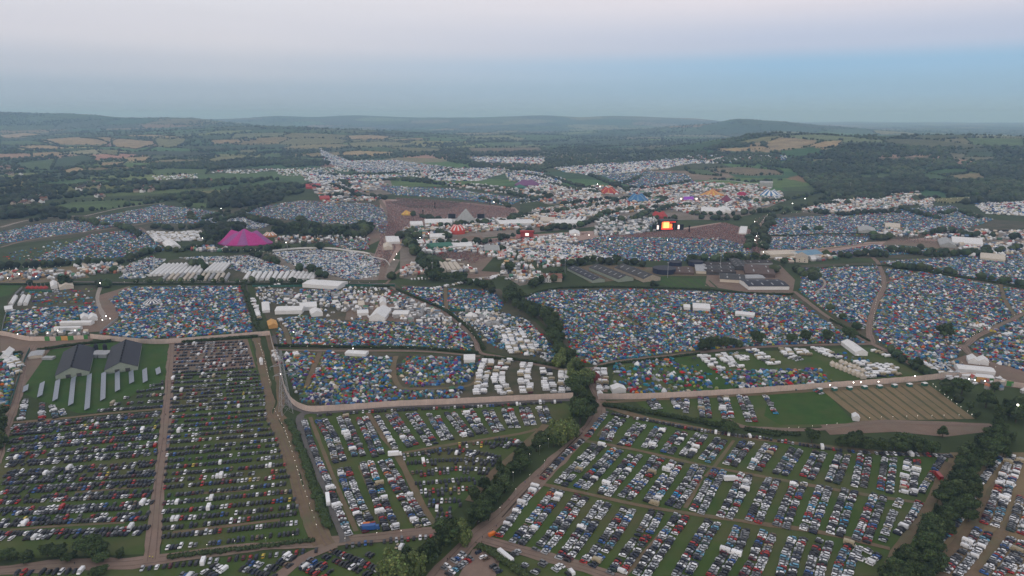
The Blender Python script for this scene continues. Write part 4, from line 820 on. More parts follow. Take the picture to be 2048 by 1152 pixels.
scatter(px('1480,300 1560,276 1800,270 2060,282 2060,300 1700,295'), 900, 9, 15, .1)
scatter(px('-20,330 -20,250 700,250 1000,262 1480,268 1480,302 900,300 640,315 300,330'), 5000, 9, 16, .45)
scatter(px('640,246 1480,246 1560,262 1480,302 900,300'), 5000, 10, 16, .25)
scatter(px('-20,300 700,300 640,330 300,345 -20,345'), 1000, 8, 14, .3)
scatter(px('-20,212 700,226 700,252 -20,252'), 2500, 10, 18, .1, .002)
# hedgerow trees where two field colours meet
cand = np.stack([RNG.uniform(-1, 1, 260000), RNG.uniform(0, 1, 260000)], 1); yy = 2000 * (7.5 ** cand[:, 1]); Q = np.stack([cand[:, 0] * yy * .82, yy], 1)
i1, d1, d2 = nearest2(Q); hw = 6 + yy * .0018; Q = Q[(d2 - d1 < hw)]; qz = hgt(Q[:, 0], Q[:, 1]); qp = PJ(np.column_stack([Q, qz])); kp = np.ones(len(Q), bool)
for k in KEEP: kp &= ~inpoly(qp, k)
kp &= (qp[:, 1] < 400)
for (x, y), z in zip(Q[kp], qz[kp]): pts.append((x, y, z, random.uniform(4, 11) * (1 + .25 * (y > 5000))))
# hedges round the traced fields
for poly, c in FIELDS:
    q = TP(poly + poly[:1])[:, :2]
    for p, d in walk(q, 11, .5):
        if random.random() < .85: pts.append((p[0], p[1], HZ(p[0], p[1]), random.uniform(3, 6.5) if random.random() < .8 else random.uniform(8, 13)))
for x, y, h in WLIST: pts.append((x, y, 0, h))
def blob(seed, n, k):
    mb = MB().ball((0, 0, .52), .5, n=n, k=k); g = random.Random(seed); vs = []
    for x, y, z in mb.v: f = g.uniform(.72, 1.25); vs.append((x * f, y * f, max(.0, .52 + (z - .52) * g.uniform(.8, 1.15))))
    mb.v = vs; t = Tpl(mb); t.mul = np.array([g.uniform(.65, 1.4) for _ in mb.f]); return t
BL = [blob(i, 8, 5) for i in range(5)]; BLF = [blob(20 + i, 6, 3) for i in range(5)]
pts = np.array(pts); dist = np.hypot(pts[:, 0], pts[:, 1]); bt = []
for nearset, T in ((dist < 2300, BL), (dist >= 2300, BLF)):
    ids = np.where(nearset)[0]; grp = RNG.integers(0, len(T), len(ids))
    for k, t in enumerate(T):
        j = ids[grp == k]; n = len(j); h = pts[j, 3]; w_ = h * RNG.uniform(.85, 1.45, n)
        c = np.array([.037, .055, .023])[None] * RNG.uniform(.6, 1.45, (n, 1)) * np.stack([RNG.uniform(.85, 1.25, n), np.ones(n), RNG.uniform(.8, 1.2, n)], 1) * (1 + .42 * np.sin(pts[j, 0] * .011 + 1.1 * np.sin(pts[j, 1] * .007)) * np.cos(pts[j, 1] * .009 + pts[j, 0] * .003))[:, None]
        bt.append((t, np.column_stack([pts[j, 0], pts[j, 1], pts[j, 2] - .3]), RNG.uniform(0, 6.3, n), np.stack([w_, w_, h], 1), c, None))
mass('woodland', bt, M_WOOD, label='the far hedgerows and woods of the farmland')
print('TREES', len(TLIST), 'WOOD', len(pts))

# ------------------------------------------------------------------ hedges
def hedge(label, pts_, h, wd, z=(1, 0, 0), base=OAK, dens=1.0):
    line = smooth(GN(px(pts_, *z)), 3.0); lob = []
    for p, d in walk(line, wd * .62, .2):
        n = np.array([-d[1], d[0]]); q = p + n * random.gauss(0, wd * .1); lob.append((q[0], q[1], h * .5, wd * random.uniform(.45, .62), h * random.uniform(.48, .64)))
    n = int(min(9000, len(lob) * 55 * dens)); me = cloud_mesh('hedge', lob, n, .32, base, len(pts_))
    return tag(link(bpy.data.objects.new('hedge', me)), label, 'hedge', 'hedges between the fields')
hedge('clipped hedge between the gate road and the big car field', '845,70 1000,95 1200,130 1400,165 1600,205', 3.2, 4.5, K5)
hedge('low hedge along the far half of the hedge lane', '1750,225 1850,240 1960,262', 2.4, 3, K5)
hedge('low hedge before the pair of round trees', '260,222 420,240 620,262', 2.2, 3, K6)
hedge('rough green hedge between the footpath and the service lane', '578,842 597,890 617,945 637,1000 655,1055', 2.6, 5.5, base=(.055, .085, .03))
hedge('dark hedge along the track above the lowest tent camp', '548,693 620,694 700,696 842,698 955,708', 2.4, 2.6)
hedge('dark hedge running on from the site road to the stream', '968,716 1040,722 1130,736', 2.2, 2.4)
hedge('hedge below the pale fence beside the long car field', '365,686 420,682 480,677 515,674', 2.6, 3.5)
hedge('short hedge behind the two dark barns', '75,702 130,694 180,688 222,684', 2.6, 3)
hedge('hedge strip between the two large tent camps', '486,572 500,610 512,650 522,668', 2.4, 5)
hedge('dark hedge along the far lane before the white tents', '0,570 120,570 300,569 500,569 650,569 780,574', 2.2, 3)
hedge('hedge beside the curving site road', '792,580 850,604 890,622 930,652 958,682 968,700', 2.6, 3.5)
hedge('hedge beyond the far end of the lamp lit track', '1196,736 1240,727 1330,717 1400,708', 1.8, 2.2)
hedge('dark hedge in front of the farm meadow', '1040,600 1100,580 1200,575 1300,577 1400,580 1500,588 1585,590', 2.4, 3)
hedge('hedge above the western tent slopes', '1770,532 1850,544 1900,552 1990,566 2050,578', 2.6, 3.5)
hedge('hedge between the farm track and the tents', '1588,545 1640,538 1700,534 1770,532', 2.2, 3)
hedge('short hedge beside the bus below the junction', '955,1094 985,1108 1015,1130 1060,1160', 2.6, 4.5, base=(.06, .085, .032))
hedge('scrub strip at the bottom of the long field', '335,1116 420,1107 520,1095 630,1082', 1.6, 3, base=(.055, .08, .032))
hedge('hedge by the tall oaks outside the fence', '0,712 45,706', 2.4, 3)
hedge('hedge along the diagonal track', '1660,640 1700,662 1740,684', 1.8, 2)
hedge('thin hedge across the stage camp', '1530,473 1600,472 1650,470 1740,470 1790,474', 3, 3)
# ------------------------------------------------------------------ tents
CLOTH = {'navy': (.032, .05, .115), 'blue': (.045, .125, .285), 'sky blue': (.14, .28, .41), 'teal': (.04, .18, .22), 'olive': (.14, .15, .06), 'green': (.06, .13, .06), 'lime': (.25, .29, .08), 'grey': (.17, .18, .19), 'pale grey': (.42, .44, .46), 'white': (.66, .67, .67),
         'red': (.33, .025, .03), 'crimson': (.2, .015, .045), 'orange': (.46, .13, .03), 'purple': (.095, .06, .2), 'cream': (.5, .44, .34), 'charcoal': (.05, .055, .065), 'yellow': (.42, .33, .07), 'pink': (.4, .16, .2)}
TM_MIX = {'navy': .09, 'blue': .115, 'sky blue': .1, 'teal': .11, 'olive': .12, 'green': .08, 'lime': .05, 'grey': .09, 'pale grey': .075, 'white': .06, 'red': .05, 'crimson': .03, 'orange': .022, 'purple': .045, 'cream': .03, 'charcoal': .04, 'yellow': .006, 'pink': .006}
TM_BLUE = dict(TM_MIX, **{'blue': .17, 'navy': .12, 'teal': .15, 'sky blue': .13, 'white': .065, 'pale grey': .075, 'grey': .07})
TM_PALE = {'white': .3, 'pale grey': .2, 'cream': .1, 'grey': .12, 'blue': .06, 'navy': .05, 'sky blue': .07, 'teal': .04, 'olive': .04, 'red': .015, 'purple': .03, 'charcoal': .03}
TM_GREY = dict(TM_MIX, **{'olive': .16, 'grey': .12, 'purple': .08, 'navy': .1, 'pale grey': .09, 'blue': .11, 'sky blue': .08, 'teal': .11, 'green': .1, 'cream': .035})
TM_WHITE = {'white': .7, 'cream': .2, 'pale grey': .1}
def dome(n, rings, ex=1.0):
    mb = MB(); vs = []
    for rr, z in rings:
        for i in range(n): t = 2 * math.pi * i / n; vs.append((1.3 * ex * rr * math.cos(t), 1.05 * rr * math.sin(t), z))
    top = len(vs); vs.append((0, 0, 1.28)); fs, m = [], []
    for j in range(len(rings) - 1):
        for i in range(n): fs.append((j * n + i, j * n + (i + 1) % n, (j + 1) * n + (i + 1) % n, (j + 1) * n + i)); m.append(3 if i in (0, n // 2) else 0)
    b = (len(rings) - 1) * n
    for i in range(n): fs.append((b + i, b + (i + 1) % n, top)); m.append(0)
    mb.add(vs, fs, m); return mb
def tunnel(n, hoops):
    mb = MB(); vs = []
    for x, w_, h in hoops:
        for i in range(n + 1): t = math.pi * i / n; vs.append((x, w_ * math.cos(t), h * math.sin(t) ** .8))
    k = n + 1; fs, m = [], []
    for j in range(len(hoops) - 1):
        for i in range(n): fs.append((j * k + i, j * k + i + 1, (j + 1) * k + i + 1, (j + 1) * k + i)); m.append(3 if j == 1 else 0)
    fs.append(tuple(range(k))); m.append(3); fs.append(tuple((len(hoops) - 1) * k + i for i in range(n, -1, -1))); m.append(0)
    mb.add(vs, fs, m); return mb
def bell(n=10):
    mb = MB(); vs = [(2.0 * math.cos(2 * math.pi * i / n), 2.0 * math.sin(2 * math.pi * i / n), 0) for i in range(n)] + [(1.9 * math.cos(2 * math.pi * i / n), 1.9 * math.sin(2 * math.pi * i / n), .6) for i in range(n)] + [(0, 0, 2.6)]
    fs = [(i, (i + 1) % n, n + (i + 1) % n, n + i) for i in range(n)] + [(n + i, n + (i + 1) % n, 2 * n) for i in range(n)]; return mb.add(vs, fs, [3 if i == 0 else 0 for i in range(n)] + [0] * n)
def gazebo():
    mb = MB(); s = 1.5; mb.add([(-s, -s, 1.95), (s, -s, 1.95), (s, s, 1.95), (-s, s, 1.95), (0, 0, 2.8), (-s, -s, 1.7), (s, -s, 1.7), (s, s, 1.7), (-s, s, 1.7)], [(0, 1, 4), (1, 2, 4), (2, 3, 4), (3, 0, 4), (5, 6, 1, 0), (6, 7, 2, 1), (7, 8, 3, 2), (8, 5, 0, 3)], 0)
    for a, b in ((-s, -s), (s, -s), (s, s), (-s, s)): mb.tube((a * .97, b * .97, 0), (a * .97, b * .97, 1.75), .045, n=4, m=5, cap=False)
    return mb
TENT = {'dome tent': dome(8, [(1, 0), (.9, .62), (.52, 1.1)]), 'long dome tent': dome(8, [(1, 0), (.88, .75), (.5, 1.2)], 1.5), 'tunnel tent': tunnel(6, [(-2.2, .9, .9), (-.9, 1.25, 1.45), (.9, 1.25, 1.5), (2.2, 1.0, 1.1)]), 'bell tent': bell(), 'gazebo': gazebo()}
FART = {'dome tent': dome(6, [(1, 0), (.82, .8)]), 'long dome tent': dome(6, [(1, 0), (.82, .85)], 1.5), 'tunnel tent': tunnel(3, [(-2.2, 1.0, 1.0), (.8, 1.25, 1.5), (2.2, 1.0, 1.1)]), 'bell tent': bell(6), 'gazebo': gazebo()}
for k_, (r_, g_, b_) in list(CLOTH.items()):
    m_ = (r_ + g_ + b_) / 3; CLOTH[k_] = tuple(max(.008, m_ + (c_ - m_) * 1.22) for c_ in (r_, g_, b_))
KT = {k: Tpl(v) for k, v in TENT.items()}; KF = {k: Tpl(v) for k, v in FART.items()}
for T in list(KT.values()) + list(KF.values()):
    g = random.Random(3); T.mul = np.array([g.uniform(.82, 1.15) for _ in T.tags])
SHAPES = (['dome tent', 'long dome tent', 'tunnel tent', 'bell tent', 'gazebo'], [.52, .22, .2, .025, .035])
TENTS = []  # kind x y rz scale colour region
NOTENT = []
def camp_tents(poly, step, mix=TM_MIX, region='', shapes=None, keep=1.0, big=1.0, far=False, clear=1.3, bare=0.0):
    step *= .99; big *= .99; poly = px(poly) if isinstance(poly, str) else poly; g = GN(poly); lo, hi = g.min(0), g.max(0); a = random.uniform(0, 1.5); ca, sa = math.cos(a), math.sin(a)
    c = (lo + hi) / 2; r = np.hypot(*(hi - lo)) / 2 + step; u = np.arange(-r, r, step); U, V = np.meshgrid(u, u); U = U + (np.arange(len(u))[:, None] % 2) * step * .5
    U = U + RNG.normal(0, step * .2, U.shape); V = V + RNG.normal(0, step * .2, V.shape); P = np.stack([c[0] + U.ravel() * ca - V.ravel() * sa, c[1] + U.ravel() * sa + V.ravel() * ca], 1)
    P = P[inpoly(P, g.tolist())]
    for line, hw in ROADS:
        lo2, hi2 = line.min(0) - 12, line.max(0) + 12; m = ((P > lo2) & (P < hi2)).all(1)
        if m.any(): ix = np.where(m)[0]; d = segdist(P[ix], line); P = np.delete(P, ix[d < hw + clear], 0)
    for q in NOTENT: P = P[~inpoly(P, q)]
    # ragged gaps: little lanes and clearings between the pitches
    f = np.sin(P[:, 0] * .11 + P[:, 1] * .05 + 1.7) * np.cos(P[:, 1] * .13 - P[:, 0] * .04) + .5 * np.sin(P[:, 0] * .31 + P[:, 1] * .27); kp = (RNG.random(len(P)) < keep) & (f > -1.12 + bare)
    sh = shapes or SHAPES; ks = list(mix); wt = [mix[k] for k in ks]
    for x, y in P[kp]:
        kd = random.choices(sh[0], sh[1])[0]; cl = random.choices(ks, wt)[0]
        if kd == 'bell tent' and random.random() < .8: cl = random.choice(['cream', 'white', 'white'])
        if kd == 'gazebo': cl = random.choice(['white', 'pale grey', 'blue', 'green', 'red', 'navy', 'charcoal'])
        TENTS.append((kd, x, y, random.uniform(0, 6.283), random.uniform(.78, 1.22) * big, cl, region))
BELLS = (['bell tent'], [1.0]); WMIX = (['bell tent', 'gazebo', 'tunnel tent', 'dome tent'], [.45, .2, .2, .15])
# ------------------------------------------------------------------ walls, barns, marquees, stages
M_WHITE = nmat('marquee_pvc', (.74, .74, .73), (.68, .68, .67), .3, .6); M_CREAM = nmat('canvas', (.6, .54, .45), (.54, .48, .4), .3, .8)
M_FENCE = nmat('fence_sheet', (.54, .43, .375), (.62, .5, .43), .35, .7, c3=(.46, .37, .32), s3=.12); M_STEEL = nmat('galvanised_steel', (.3, .31, .32), (.36, .37, .38), 1, .45)
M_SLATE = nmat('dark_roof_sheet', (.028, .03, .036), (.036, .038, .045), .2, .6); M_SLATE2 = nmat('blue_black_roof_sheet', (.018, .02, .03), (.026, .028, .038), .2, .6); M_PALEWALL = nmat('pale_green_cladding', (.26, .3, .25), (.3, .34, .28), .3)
M_PV = nmat('solar_cell', (.17, .2, .25), (.2, .235, .285), .5, .35, spec=.6); M_GREYROOF = nmat('grey_roof_sheet', (.06, .06, .06), (.085, .085, .083), .25); M_BROWNG = nmat('weathered_roof', (.05, .042, .038), (.07, .06, .055), .25); M_BROWNR = nmat('rusty_roof', (.1, .07, .06), (.13, .095, .08), .2)
M_STONE = nmat('stone_wall', (.36, .31, .24), (.42, .36, .29), .5); M_TILE = nmat('clay_tile', (.2, .1, .07), (.26, .13, .09), .6); M_NAVYT = nmat('navy_tank', (.02, .025, .05), (.028, .034, .065), .4, .5); M_BLACK = nmat('black_drape', (.015, .015, .017), None, 1)
M_RED = nmat('red_canvas', (.36, .045, .04), (.42, .06, .05), .2, .7); M_GREENP = nmat('green_board', (.07, .22, .06), (.08, .25, .07), .4); M_ORANGEP = nmat('orange_board', (.55, .3, .1), (.6, .34, .12), .4); M_BLUE = nmat('blue_canvas', (.05, .16, .33), (.06, .19, .38), .2, .7)
M_YEL = nmat('yellow_canvas', (.6, .4, .08), (.66, .45, .1), .2, .7); M_PINK = nmat('pink_canvas', (.4, .03, .2), (.45, .045, .24), .15, .6); M_LILAC = nmat('lilac_canvas', (.27, .085, .25), (.3, .1, .28), .15, .6); M_MAR = nmat('maroon_canvas', (.17, .04, .07), (.2, .05, .09), .2, .7)
M_PURP = nmat('purple_canvas', (.17, .07, .16), (.2, .09, .19), .2, .7); M_ORG = nmat('orange_canvas', (.55, .22, .08), (.6, .26, .1), .2, .7); M_GRNC = nmat('green_canvas', (.05, .16, .11), (.06, .19, .13), .2, .7); M_TEAL = nmat('teal_netting', (.03, .11, .08), (.04, .13, .1), .4)
M_SILV = nmat('silver_skin', (.3, .31, .3), (.36, .37, .36), .2, .5); M_LBLUE = nmat('pale_blue_roof', (.16, .28, .38), (.2, .32, .42), .2)
def wall(name, pts, h, th, mat, label, cat, group=None, post=True, hof=None):
    """an upright sheet fence along a pixel line (read at its foot) with its posts"""
    g = smooth(GN(px(pts) if isinstance(pts, str) else pts), 2.5); d = np.gradient(g, axis=0); d /= np.hypot(d[:, 0], d[:, 1])[:, None]; n = np.stack([-d[:, 1], d[:, 0]], 1) * th / 2; mb = MB(); k = len(g)
    ht = [h + .12 * math.sin(i * 1.7) for i in range(k)]
    vs = [(*(g[i] + n[i]), -.1) for i in range(k)] + [(*(g[i] + n[i]), ht[i]) for i in range(k)] + [(*(g[i] - n[i]), ht[i]) for i in range(k)] + [(*(g[i] - n[i]), -.1) for i in range(k)]
    fs = []
    for i in range(k - 1):
        for a in range(3): fs.append((a * k + i, a * k + i + 1, (a + 1) * k + i + 1, (a + 1) * k + i))
    fs += [(0, k, 2 * k, 3 * k), (k - 1, 4 * k - 1, 3 * k - 1, 2 * k - 1)]
    o = mb.add(vs, fs).build(name, mat); tag(o, label, cat, group)
    if post:
        pm = MB()
        for i in range(0, k, 1 if h > 3 else 2):
            for s in (1, -1): q = g[i] + n[i] * (s * 1.35); pm.box((q[0], q[1], ht[i] / 2), (.09, .09, ht[i]))
        pm.build('post_frame', M_STEEL, o)
    return o
FG = 'pale steel perimeter fence stretches'
wall('perimeter_fence', '-30,668 10,672 40,679 60,682', 4.6, .12, M_FENCE, 'pale steel perimeter fence west of the striped gate boards', 'fence', FG)
wall('perimeter_fence', '181,677 240,683 308,688 370,685 444,679 500,674 540,671', 4.6, .12, M_FENCE, 'pale steel perimeter fence above the barns and the long car field', 'fence', FG)
wall('perimeter_fence', '540,671 546,696 558,732 568,775 580,802 598,817 622,824 650,823', 4.6, .12, M_FENCE, 'curved end of the pale steel perimeter fence by the pylon', 'fence', FG)
wall('perimeter_fence', '650,823 700,820 800,813 900,809 1020,803 1146,797', 4.6, .12, M_FENCE, 'long pale steel perimeter fence between tents and middle car field', 'fence', FG)
wall('perimeter_fence', '1196,799 1290,798 1400,793 1500,787 1600,780 1640,777 1740,770 1830,763 1890,757 1950,756', 4.6, .12, M_FENCE, 'pale steel perimeter fence above the meadow and stubble field', 'fence', FG)
for i, (a, b, m, c) in enumerate([('60,682 90,682', None, M_FENCE, 'plain beige'), ('90,682 100,682', None, M_GREENP, 'green'), ('100,682 112,682', None, M_FENCE, 'beige'), ('112,682 123,681', None, M_GREENP, 'second green'), ('123,681 136,681', None, M_ORANGEP, 'orange'), ('136,681 148,680', None, M_GREENP, 'third green'), ('148,680 168,679', None, M_FENCE, 'pale orange beige'), ('168,679 176,678', None, M_GREENP, 'last green'),
                                  ('1938,762 1952,764', None, M_GREENP, 'green'), ('1952,764 1972,766', None, M_ORANGEP, 'orange'), ('1972,766 1978,767', None, M_FENCE, 'narrow beige'), ('1978,767 1986,768', None, M_GREENP, 'narrow green'), ('1986,768 2012,772', None, M_FENCE, 'wide pale'), ('2012,772 2026,774', None, M_GREENP, 'second green'), ('2026,774 2060,779', None, M_FENCE, 'last pale')]):
    wall('gate_board', a, 4.2, .12, m, f"{c} board of the {'western' if i < 8 else 'eastern'} entrance gate", 'gate board', 'coloured boards of the entrance gates', False)
wall('screen_fence', '45,577 30,592 18,615 8,645 4,668', 2.6, .1, M_STEEL, 'grey screen fence round the western tent camp', 'fence', None); wall('screen_fence', '235,640 215,655 200,668', 2.4, .1, M_STEEL, 'grey screen fence beside the western gate path', 'fence')
wall('screen_fence', '505,574 560,574 640,573 720,573 790,573', 2.6, .1, M_TEAL, 'green netted fence behind the catering marquees', 'fence'); wall('screen_fence', '885,622 930,622 985,619', 2.4, .1, M_TEAL, 'green netted fence below the eastern tents', 'fence')
wall('screen_fence', '50,584 70,584 105,585', 2.4, .1, M_TEAL, 'green netted fence before the red tents', 'fence'); wall('screen_fence', '545,503 600,498 660,498 700,503 735,508 745,516 770,522 780,532', 2.6, .1, M_WHITE, 'white fence curving above the blue camp', 'fence'); wall('screen_fence', '60,700 45,735 28,790 20,815', 2.6, .1, M_TEAL, 'green netted fence along the corner tents', 'fence')
wall('screen_fence', '1860,722 1890,735 1912,752', 2.2, .1, M_WHITE, 'white hoarding beside the green gate lawn', 'fence'); wall('screen_fence', '1395,366 1450,362 1500,368 1530,372', 3, .1, M_WHITE, 'pale distant fence under the brown hill field', 'fence', None, False)
wall('far_boundary_fence', '1645,372 1700,371 1760,371 1830,372', 4.5, .2, M_FENCE, 'far pale boundary fence below the wooded slope', 'fence', 'far boundary fence stretches', False); wall('far_boundary_fence', '1890,384 1980,384 2060,384', 4.5, .2, M_FENCE, 'far pale boundary fence beyond the tan field', 'fence', 'far boundary fence stretches', False)
def rect(front, depth_px):
    """ground rectangle: front edge from two pixels, depth from a pixel behind its second end"""
    A, B = GN(front); C_ = GN([depth_px])[0]; u = B - A; W = np.hypot(*u)
    if np.hypot(*(C_ - B)) > W:
        v = (C_ - B) / np.hypot(*(C_ - B)); u = np.array([v[1], -v[0]]); W = (B - A) @ u; return B - u * W, u * np.sign(W), v, abs(W), np.hypot(*(C_ - B))
    u /= W; v = np.array([-u[1], u[0]]); D = (C_ - B) @ v
    return A, u, v * np.sign(D), W, abs(D)
def shed(name, front, back, eave, ridge, mroof, mwall, label, cat='building', group=None, along='depth', mroof2=None, over=.5, vents=0, A=None):
    """gabled hall: walls and two roof slopes; the ridge runs along the depth or the front"""
    A, u, v, W, D = A or rect(px(front), px(back)[0])
    if along != 'depth': A, u, v, W, D = A + u * W, v, -u, D, W
    cx = A + u * W / 2 + v * D / 2; flip = np.cross(u, v) < 0; o = empty(name, (A[0], A[1], 0), 0, label, cat, group)
    def P(a, b, z): q = u * a + v * b; return (q[0], q[1], z)
    wb = MB(); wv = [P(0, 0, 0), P(W, 0, 0), P(W, D, 0), P(0, D, 0), P(0, 0, eave), P(W, 0, eave), P(W, D, eave), P(0, D, eave), P(W / 2, 0, ridge - .06), P(W / 2, D, ridge - .06)]
    wb.add(wv, [(0, 1, 5, 8, 4), (1, 2, 6, 5), (2, 3, 7, 9, 6), (3, 0, 4, 7)]).build('wall', mwall, o)
    sl = (ridge - eave) / (W / 2); th = .15
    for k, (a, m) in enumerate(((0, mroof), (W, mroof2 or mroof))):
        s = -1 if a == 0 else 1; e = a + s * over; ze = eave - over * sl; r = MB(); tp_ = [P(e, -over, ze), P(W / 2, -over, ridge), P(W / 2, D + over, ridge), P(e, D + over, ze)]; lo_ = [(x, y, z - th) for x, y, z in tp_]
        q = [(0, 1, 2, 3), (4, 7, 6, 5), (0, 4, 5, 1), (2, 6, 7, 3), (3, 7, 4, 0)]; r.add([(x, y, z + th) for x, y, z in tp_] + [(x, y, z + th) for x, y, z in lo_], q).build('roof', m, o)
    if cat == 'house':
        for t in (.28, .72):
            for z0 in (1.1, 3.6):
                q0, q1 = P(W * t - .6, -.04, z0), P(W * t + .6, -.04, z0); MB().add([q0, q1, (q1[0], q1[1], z0 + 1.4), (q0[0], q0[1], z0 + 1.4)], [(0, 1, 2, 3)]).build('window', M_GLASS, [c for c in o.children if c.name.startswith('wall')][0])
    if group == 'farm sheds' and D * W > 150:   # pale translucent sheets let into the roof
        for a in (.26, .74):
            for q in range(max(2, int(D / 12))):
                b0 = D * (q + .35) / max(2, int(D / 12)); zz = eave + (ridge - eave) * (1 - abs(a - .5) * 2) + .2; dz = sl * W * .1 * (1 if a < .5 else -1)
                MB().add([P(W * (a - .1), b0, zz - dz), P(W * (a + .1), b0, zz + dz), P(W * (a + .1), b0 + 1.6, zz + dz), P(W * (a - .1), b0 + 1.6, zz - dz)], [(0, 1, 2, 3)]).build('rooflight', M_STEEL, o)
    for i in range(vents):
        b = D * (i + .5) / vents; q = P(W / 2, b, ridge + .45); MB().box(q, (1.1, D / vents * .55, .7), math.atan2(v[1], v[0]) - math.pi / 2).build('ridge_vent', M_BLACK, o)
    if vents:   # a door in the front gable
        for t in (.3, .62):
            q0, q1 = P(W * t, -.06, 0), P(W * t + 3.4, -.06, 0); MB().add([q0, q1, (q1[0], q1[1], eave * .86), (q0[0], q0[1], eave * .86)], [(0, 1, 2, 3)]).build('door', M_GREYROOF, o)
    NOTENT.append([tuple(A + u * a + v * b) for a, b in ((-3, -3), (W + 3, -3), (W + 3, D + 3), (-3, D + 3))]); return o
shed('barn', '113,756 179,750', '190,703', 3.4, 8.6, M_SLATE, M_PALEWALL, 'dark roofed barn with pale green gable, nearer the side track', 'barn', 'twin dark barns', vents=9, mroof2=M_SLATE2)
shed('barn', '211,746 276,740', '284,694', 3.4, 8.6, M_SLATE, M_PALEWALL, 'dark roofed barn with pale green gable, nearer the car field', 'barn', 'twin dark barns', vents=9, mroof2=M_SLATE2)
for i, (x, y) in enumerate(((193, 703), (211, 703))):
    g = G(x, y); t = empty('feed_silo', (g.x, g.y, 0), 0, f"round dark feed silo {'beside the first' if i == 0 else 'beside the second'} barn", 'silo', 'feed silos between the barns')
    MB().tube((0, 0, 1.2), (0, 0, 6), 1.7, n=14).tube((0, 0, 6), (0, 0, 7.3), 1.7, .4, n=14).build('tank', M_SLATE, t); lg = MB()
    for a in range(4): lg = MB().tube((1.3 * math.cos(a * 1.571), 1.3 * math.sin(a * 1.571), 0), (1.3 * math.cos(a * 1.571), 1.3 * math.sin(a * 1.571), 1.3), .1, n=5).build('leg', M_STEEL, t)
    g2 = G(x + 1, y + 9); tag(MB().box((g2.x, g2.y, 1.6), (7, 11, 3.2)).box((g2.x, g2.y, 3.3), (7.4, 11.4, .2)).build('link_building', M_STEEL), f"pale flat roofed annexe under the {'first' if i == 0 else 'second'} feed silo", 'annexe', 'flat annexes between the barns')
shed('site_cabin', '58,718 84,716', '90,706', 2.6, 3.2, M_STEEL, M_CREAM, 'low pale cabin at the corner of the barn lawn', 'cabin')
g = G(98, 718); tag(MB().box((g.x, g.y, .9), (9, 5, 1.8)).box((g.x, g.y, 1.9), (9.3, 5.3, .15)).build('container', M_STEEL), 'grey flat container on the barn lawn', 'container')
SP = [((46, 774), (60, 774), (57, 787), (45, 785)), ((79, 768), (92, 768), (85, 797), (75, 795)), ((111, 763), (122, 763), (116, 805), (105, 803)), ((142, 758), (153, 758), (147, 814), (137, 812)), ((174, 752), (185, 752), (180, 823), (169, 821)), ((203, 748), (213, 748), (211, 804), (201, 802)), ((230, 747), (240, 747), (240, 786), (231, 784)), ((258, 745), (267, 745), (268, 770), (260, 768)), ((285, 741), (294, 741), (296, 768), (286, 766)), ((311, 739), (320, 739), (322, 752), (314, 750))]
for i, (a, b, c, d) in enumerate(SP):
    A, B, C_, D_ = GN([a, b, c, d]); p0, p1 = (A + B) / 2, (C_ + D_) / 2; v = p1 - p0; Ln = np.hypot(*v); v /= Ln; n = np.array([-v[1], v[0]]); n = n if n[0] > 0 else -n
    t = empty('solar_array', (*p0, 0), 0, f"tilted grey solar array, {ordinal(i + 1)} of the lawn counted from the side track", 'solar array', 'solar arrays on the barn lawn'); k = max(2, int(Ln / 7)); hw = 1.75; f = lambda s, a_, z: (v[0] * s + n[0] * a_, v[1] * s + n[1] * a_, z)
    for j in range(k):
        s0, s1 = Ln * j / k + .06, Ln * (j + 1) / k - .06; m = MB(); T_ = [f(s0, -hw, .9), f(s1, -hw, .9), f(s1, hw, 2.3), f(s0, hw, 2.3)]; m.add(T_ + [(x, y, z - .12) for x, y, z in T_], [(0, 3, 2, 1), (4, 5, 6, 7), (0, 1, 5, 4), (1, 2, 6, 5), (2, 3, 7, 6), (3, 0, 4, 7)]).build('panel', M_PV, t)
        sm = (s0 + s1) / 2; MB().tube(f(sm, 1.1, 0), f(sm, 1.1, 1.95), .08, n=4).tube(f(sm, -1.1, 0), f(sm, -1.1, 1.05), .08, n=4).build('support_frame', M_STEEL, t)
# the electricity pylon by the fence bend
pb = G(572, 826); t = empty('pylon', (pb.x, pb.y, 0), R(35), 'tall steel lattice pylon by the bend of the pale fence', 'pylon'); Hp = 46; mb = MB()
wd = lambda z: 3.4 * (1 - z / Hp) ** 1.15 + .45
zs = [0, 7, 13, 18.5, 23.5, 28, 32, 36, 40, 43, 46]
for z0, z1 in zip(zs[:-1], zs[1:]):
    a, b = wd(z0), wd(z1); c0 = [(-a, -a, z0), (a, -a, z0), (a, a, z0), (-a, a, z0)]; c1 = [(-b, -b, z1), (b, -b, z1), (b, b, z1), (-b, b, z1)]
    for i in range(4): j = (i + 1) % 4; mb.tube(c0[i], c1[i], .14, n=4, cap=False); mb.tube(c0[i], c1[j], .07, n=3, cap=False); mb.tube(c0[j], c1[i], .07, n=3, cap=False); mb.tube(c1[i], c1[j], .07, n=3, cap=False)
mb.build('lattice_mast', M_STEEL, t)
for z, r in ((28.5, 6.5), (35.5, 8), (41.5, 5.5)):
    m = MB()
    for s in (1, -1):
        for y in (-.6, .6): m.tube((0, y, z), (s * r, 0, z + .2), .1, n=4); m.tube((0, y, z + 2.2), (s * r, 0, z + .2), .08, n=4)
        m.tube((s * r, 0, z + .2), (s * r, 0, z - 2), .1, n=5)
    m.build('cross_arm', M_STEEL, t)
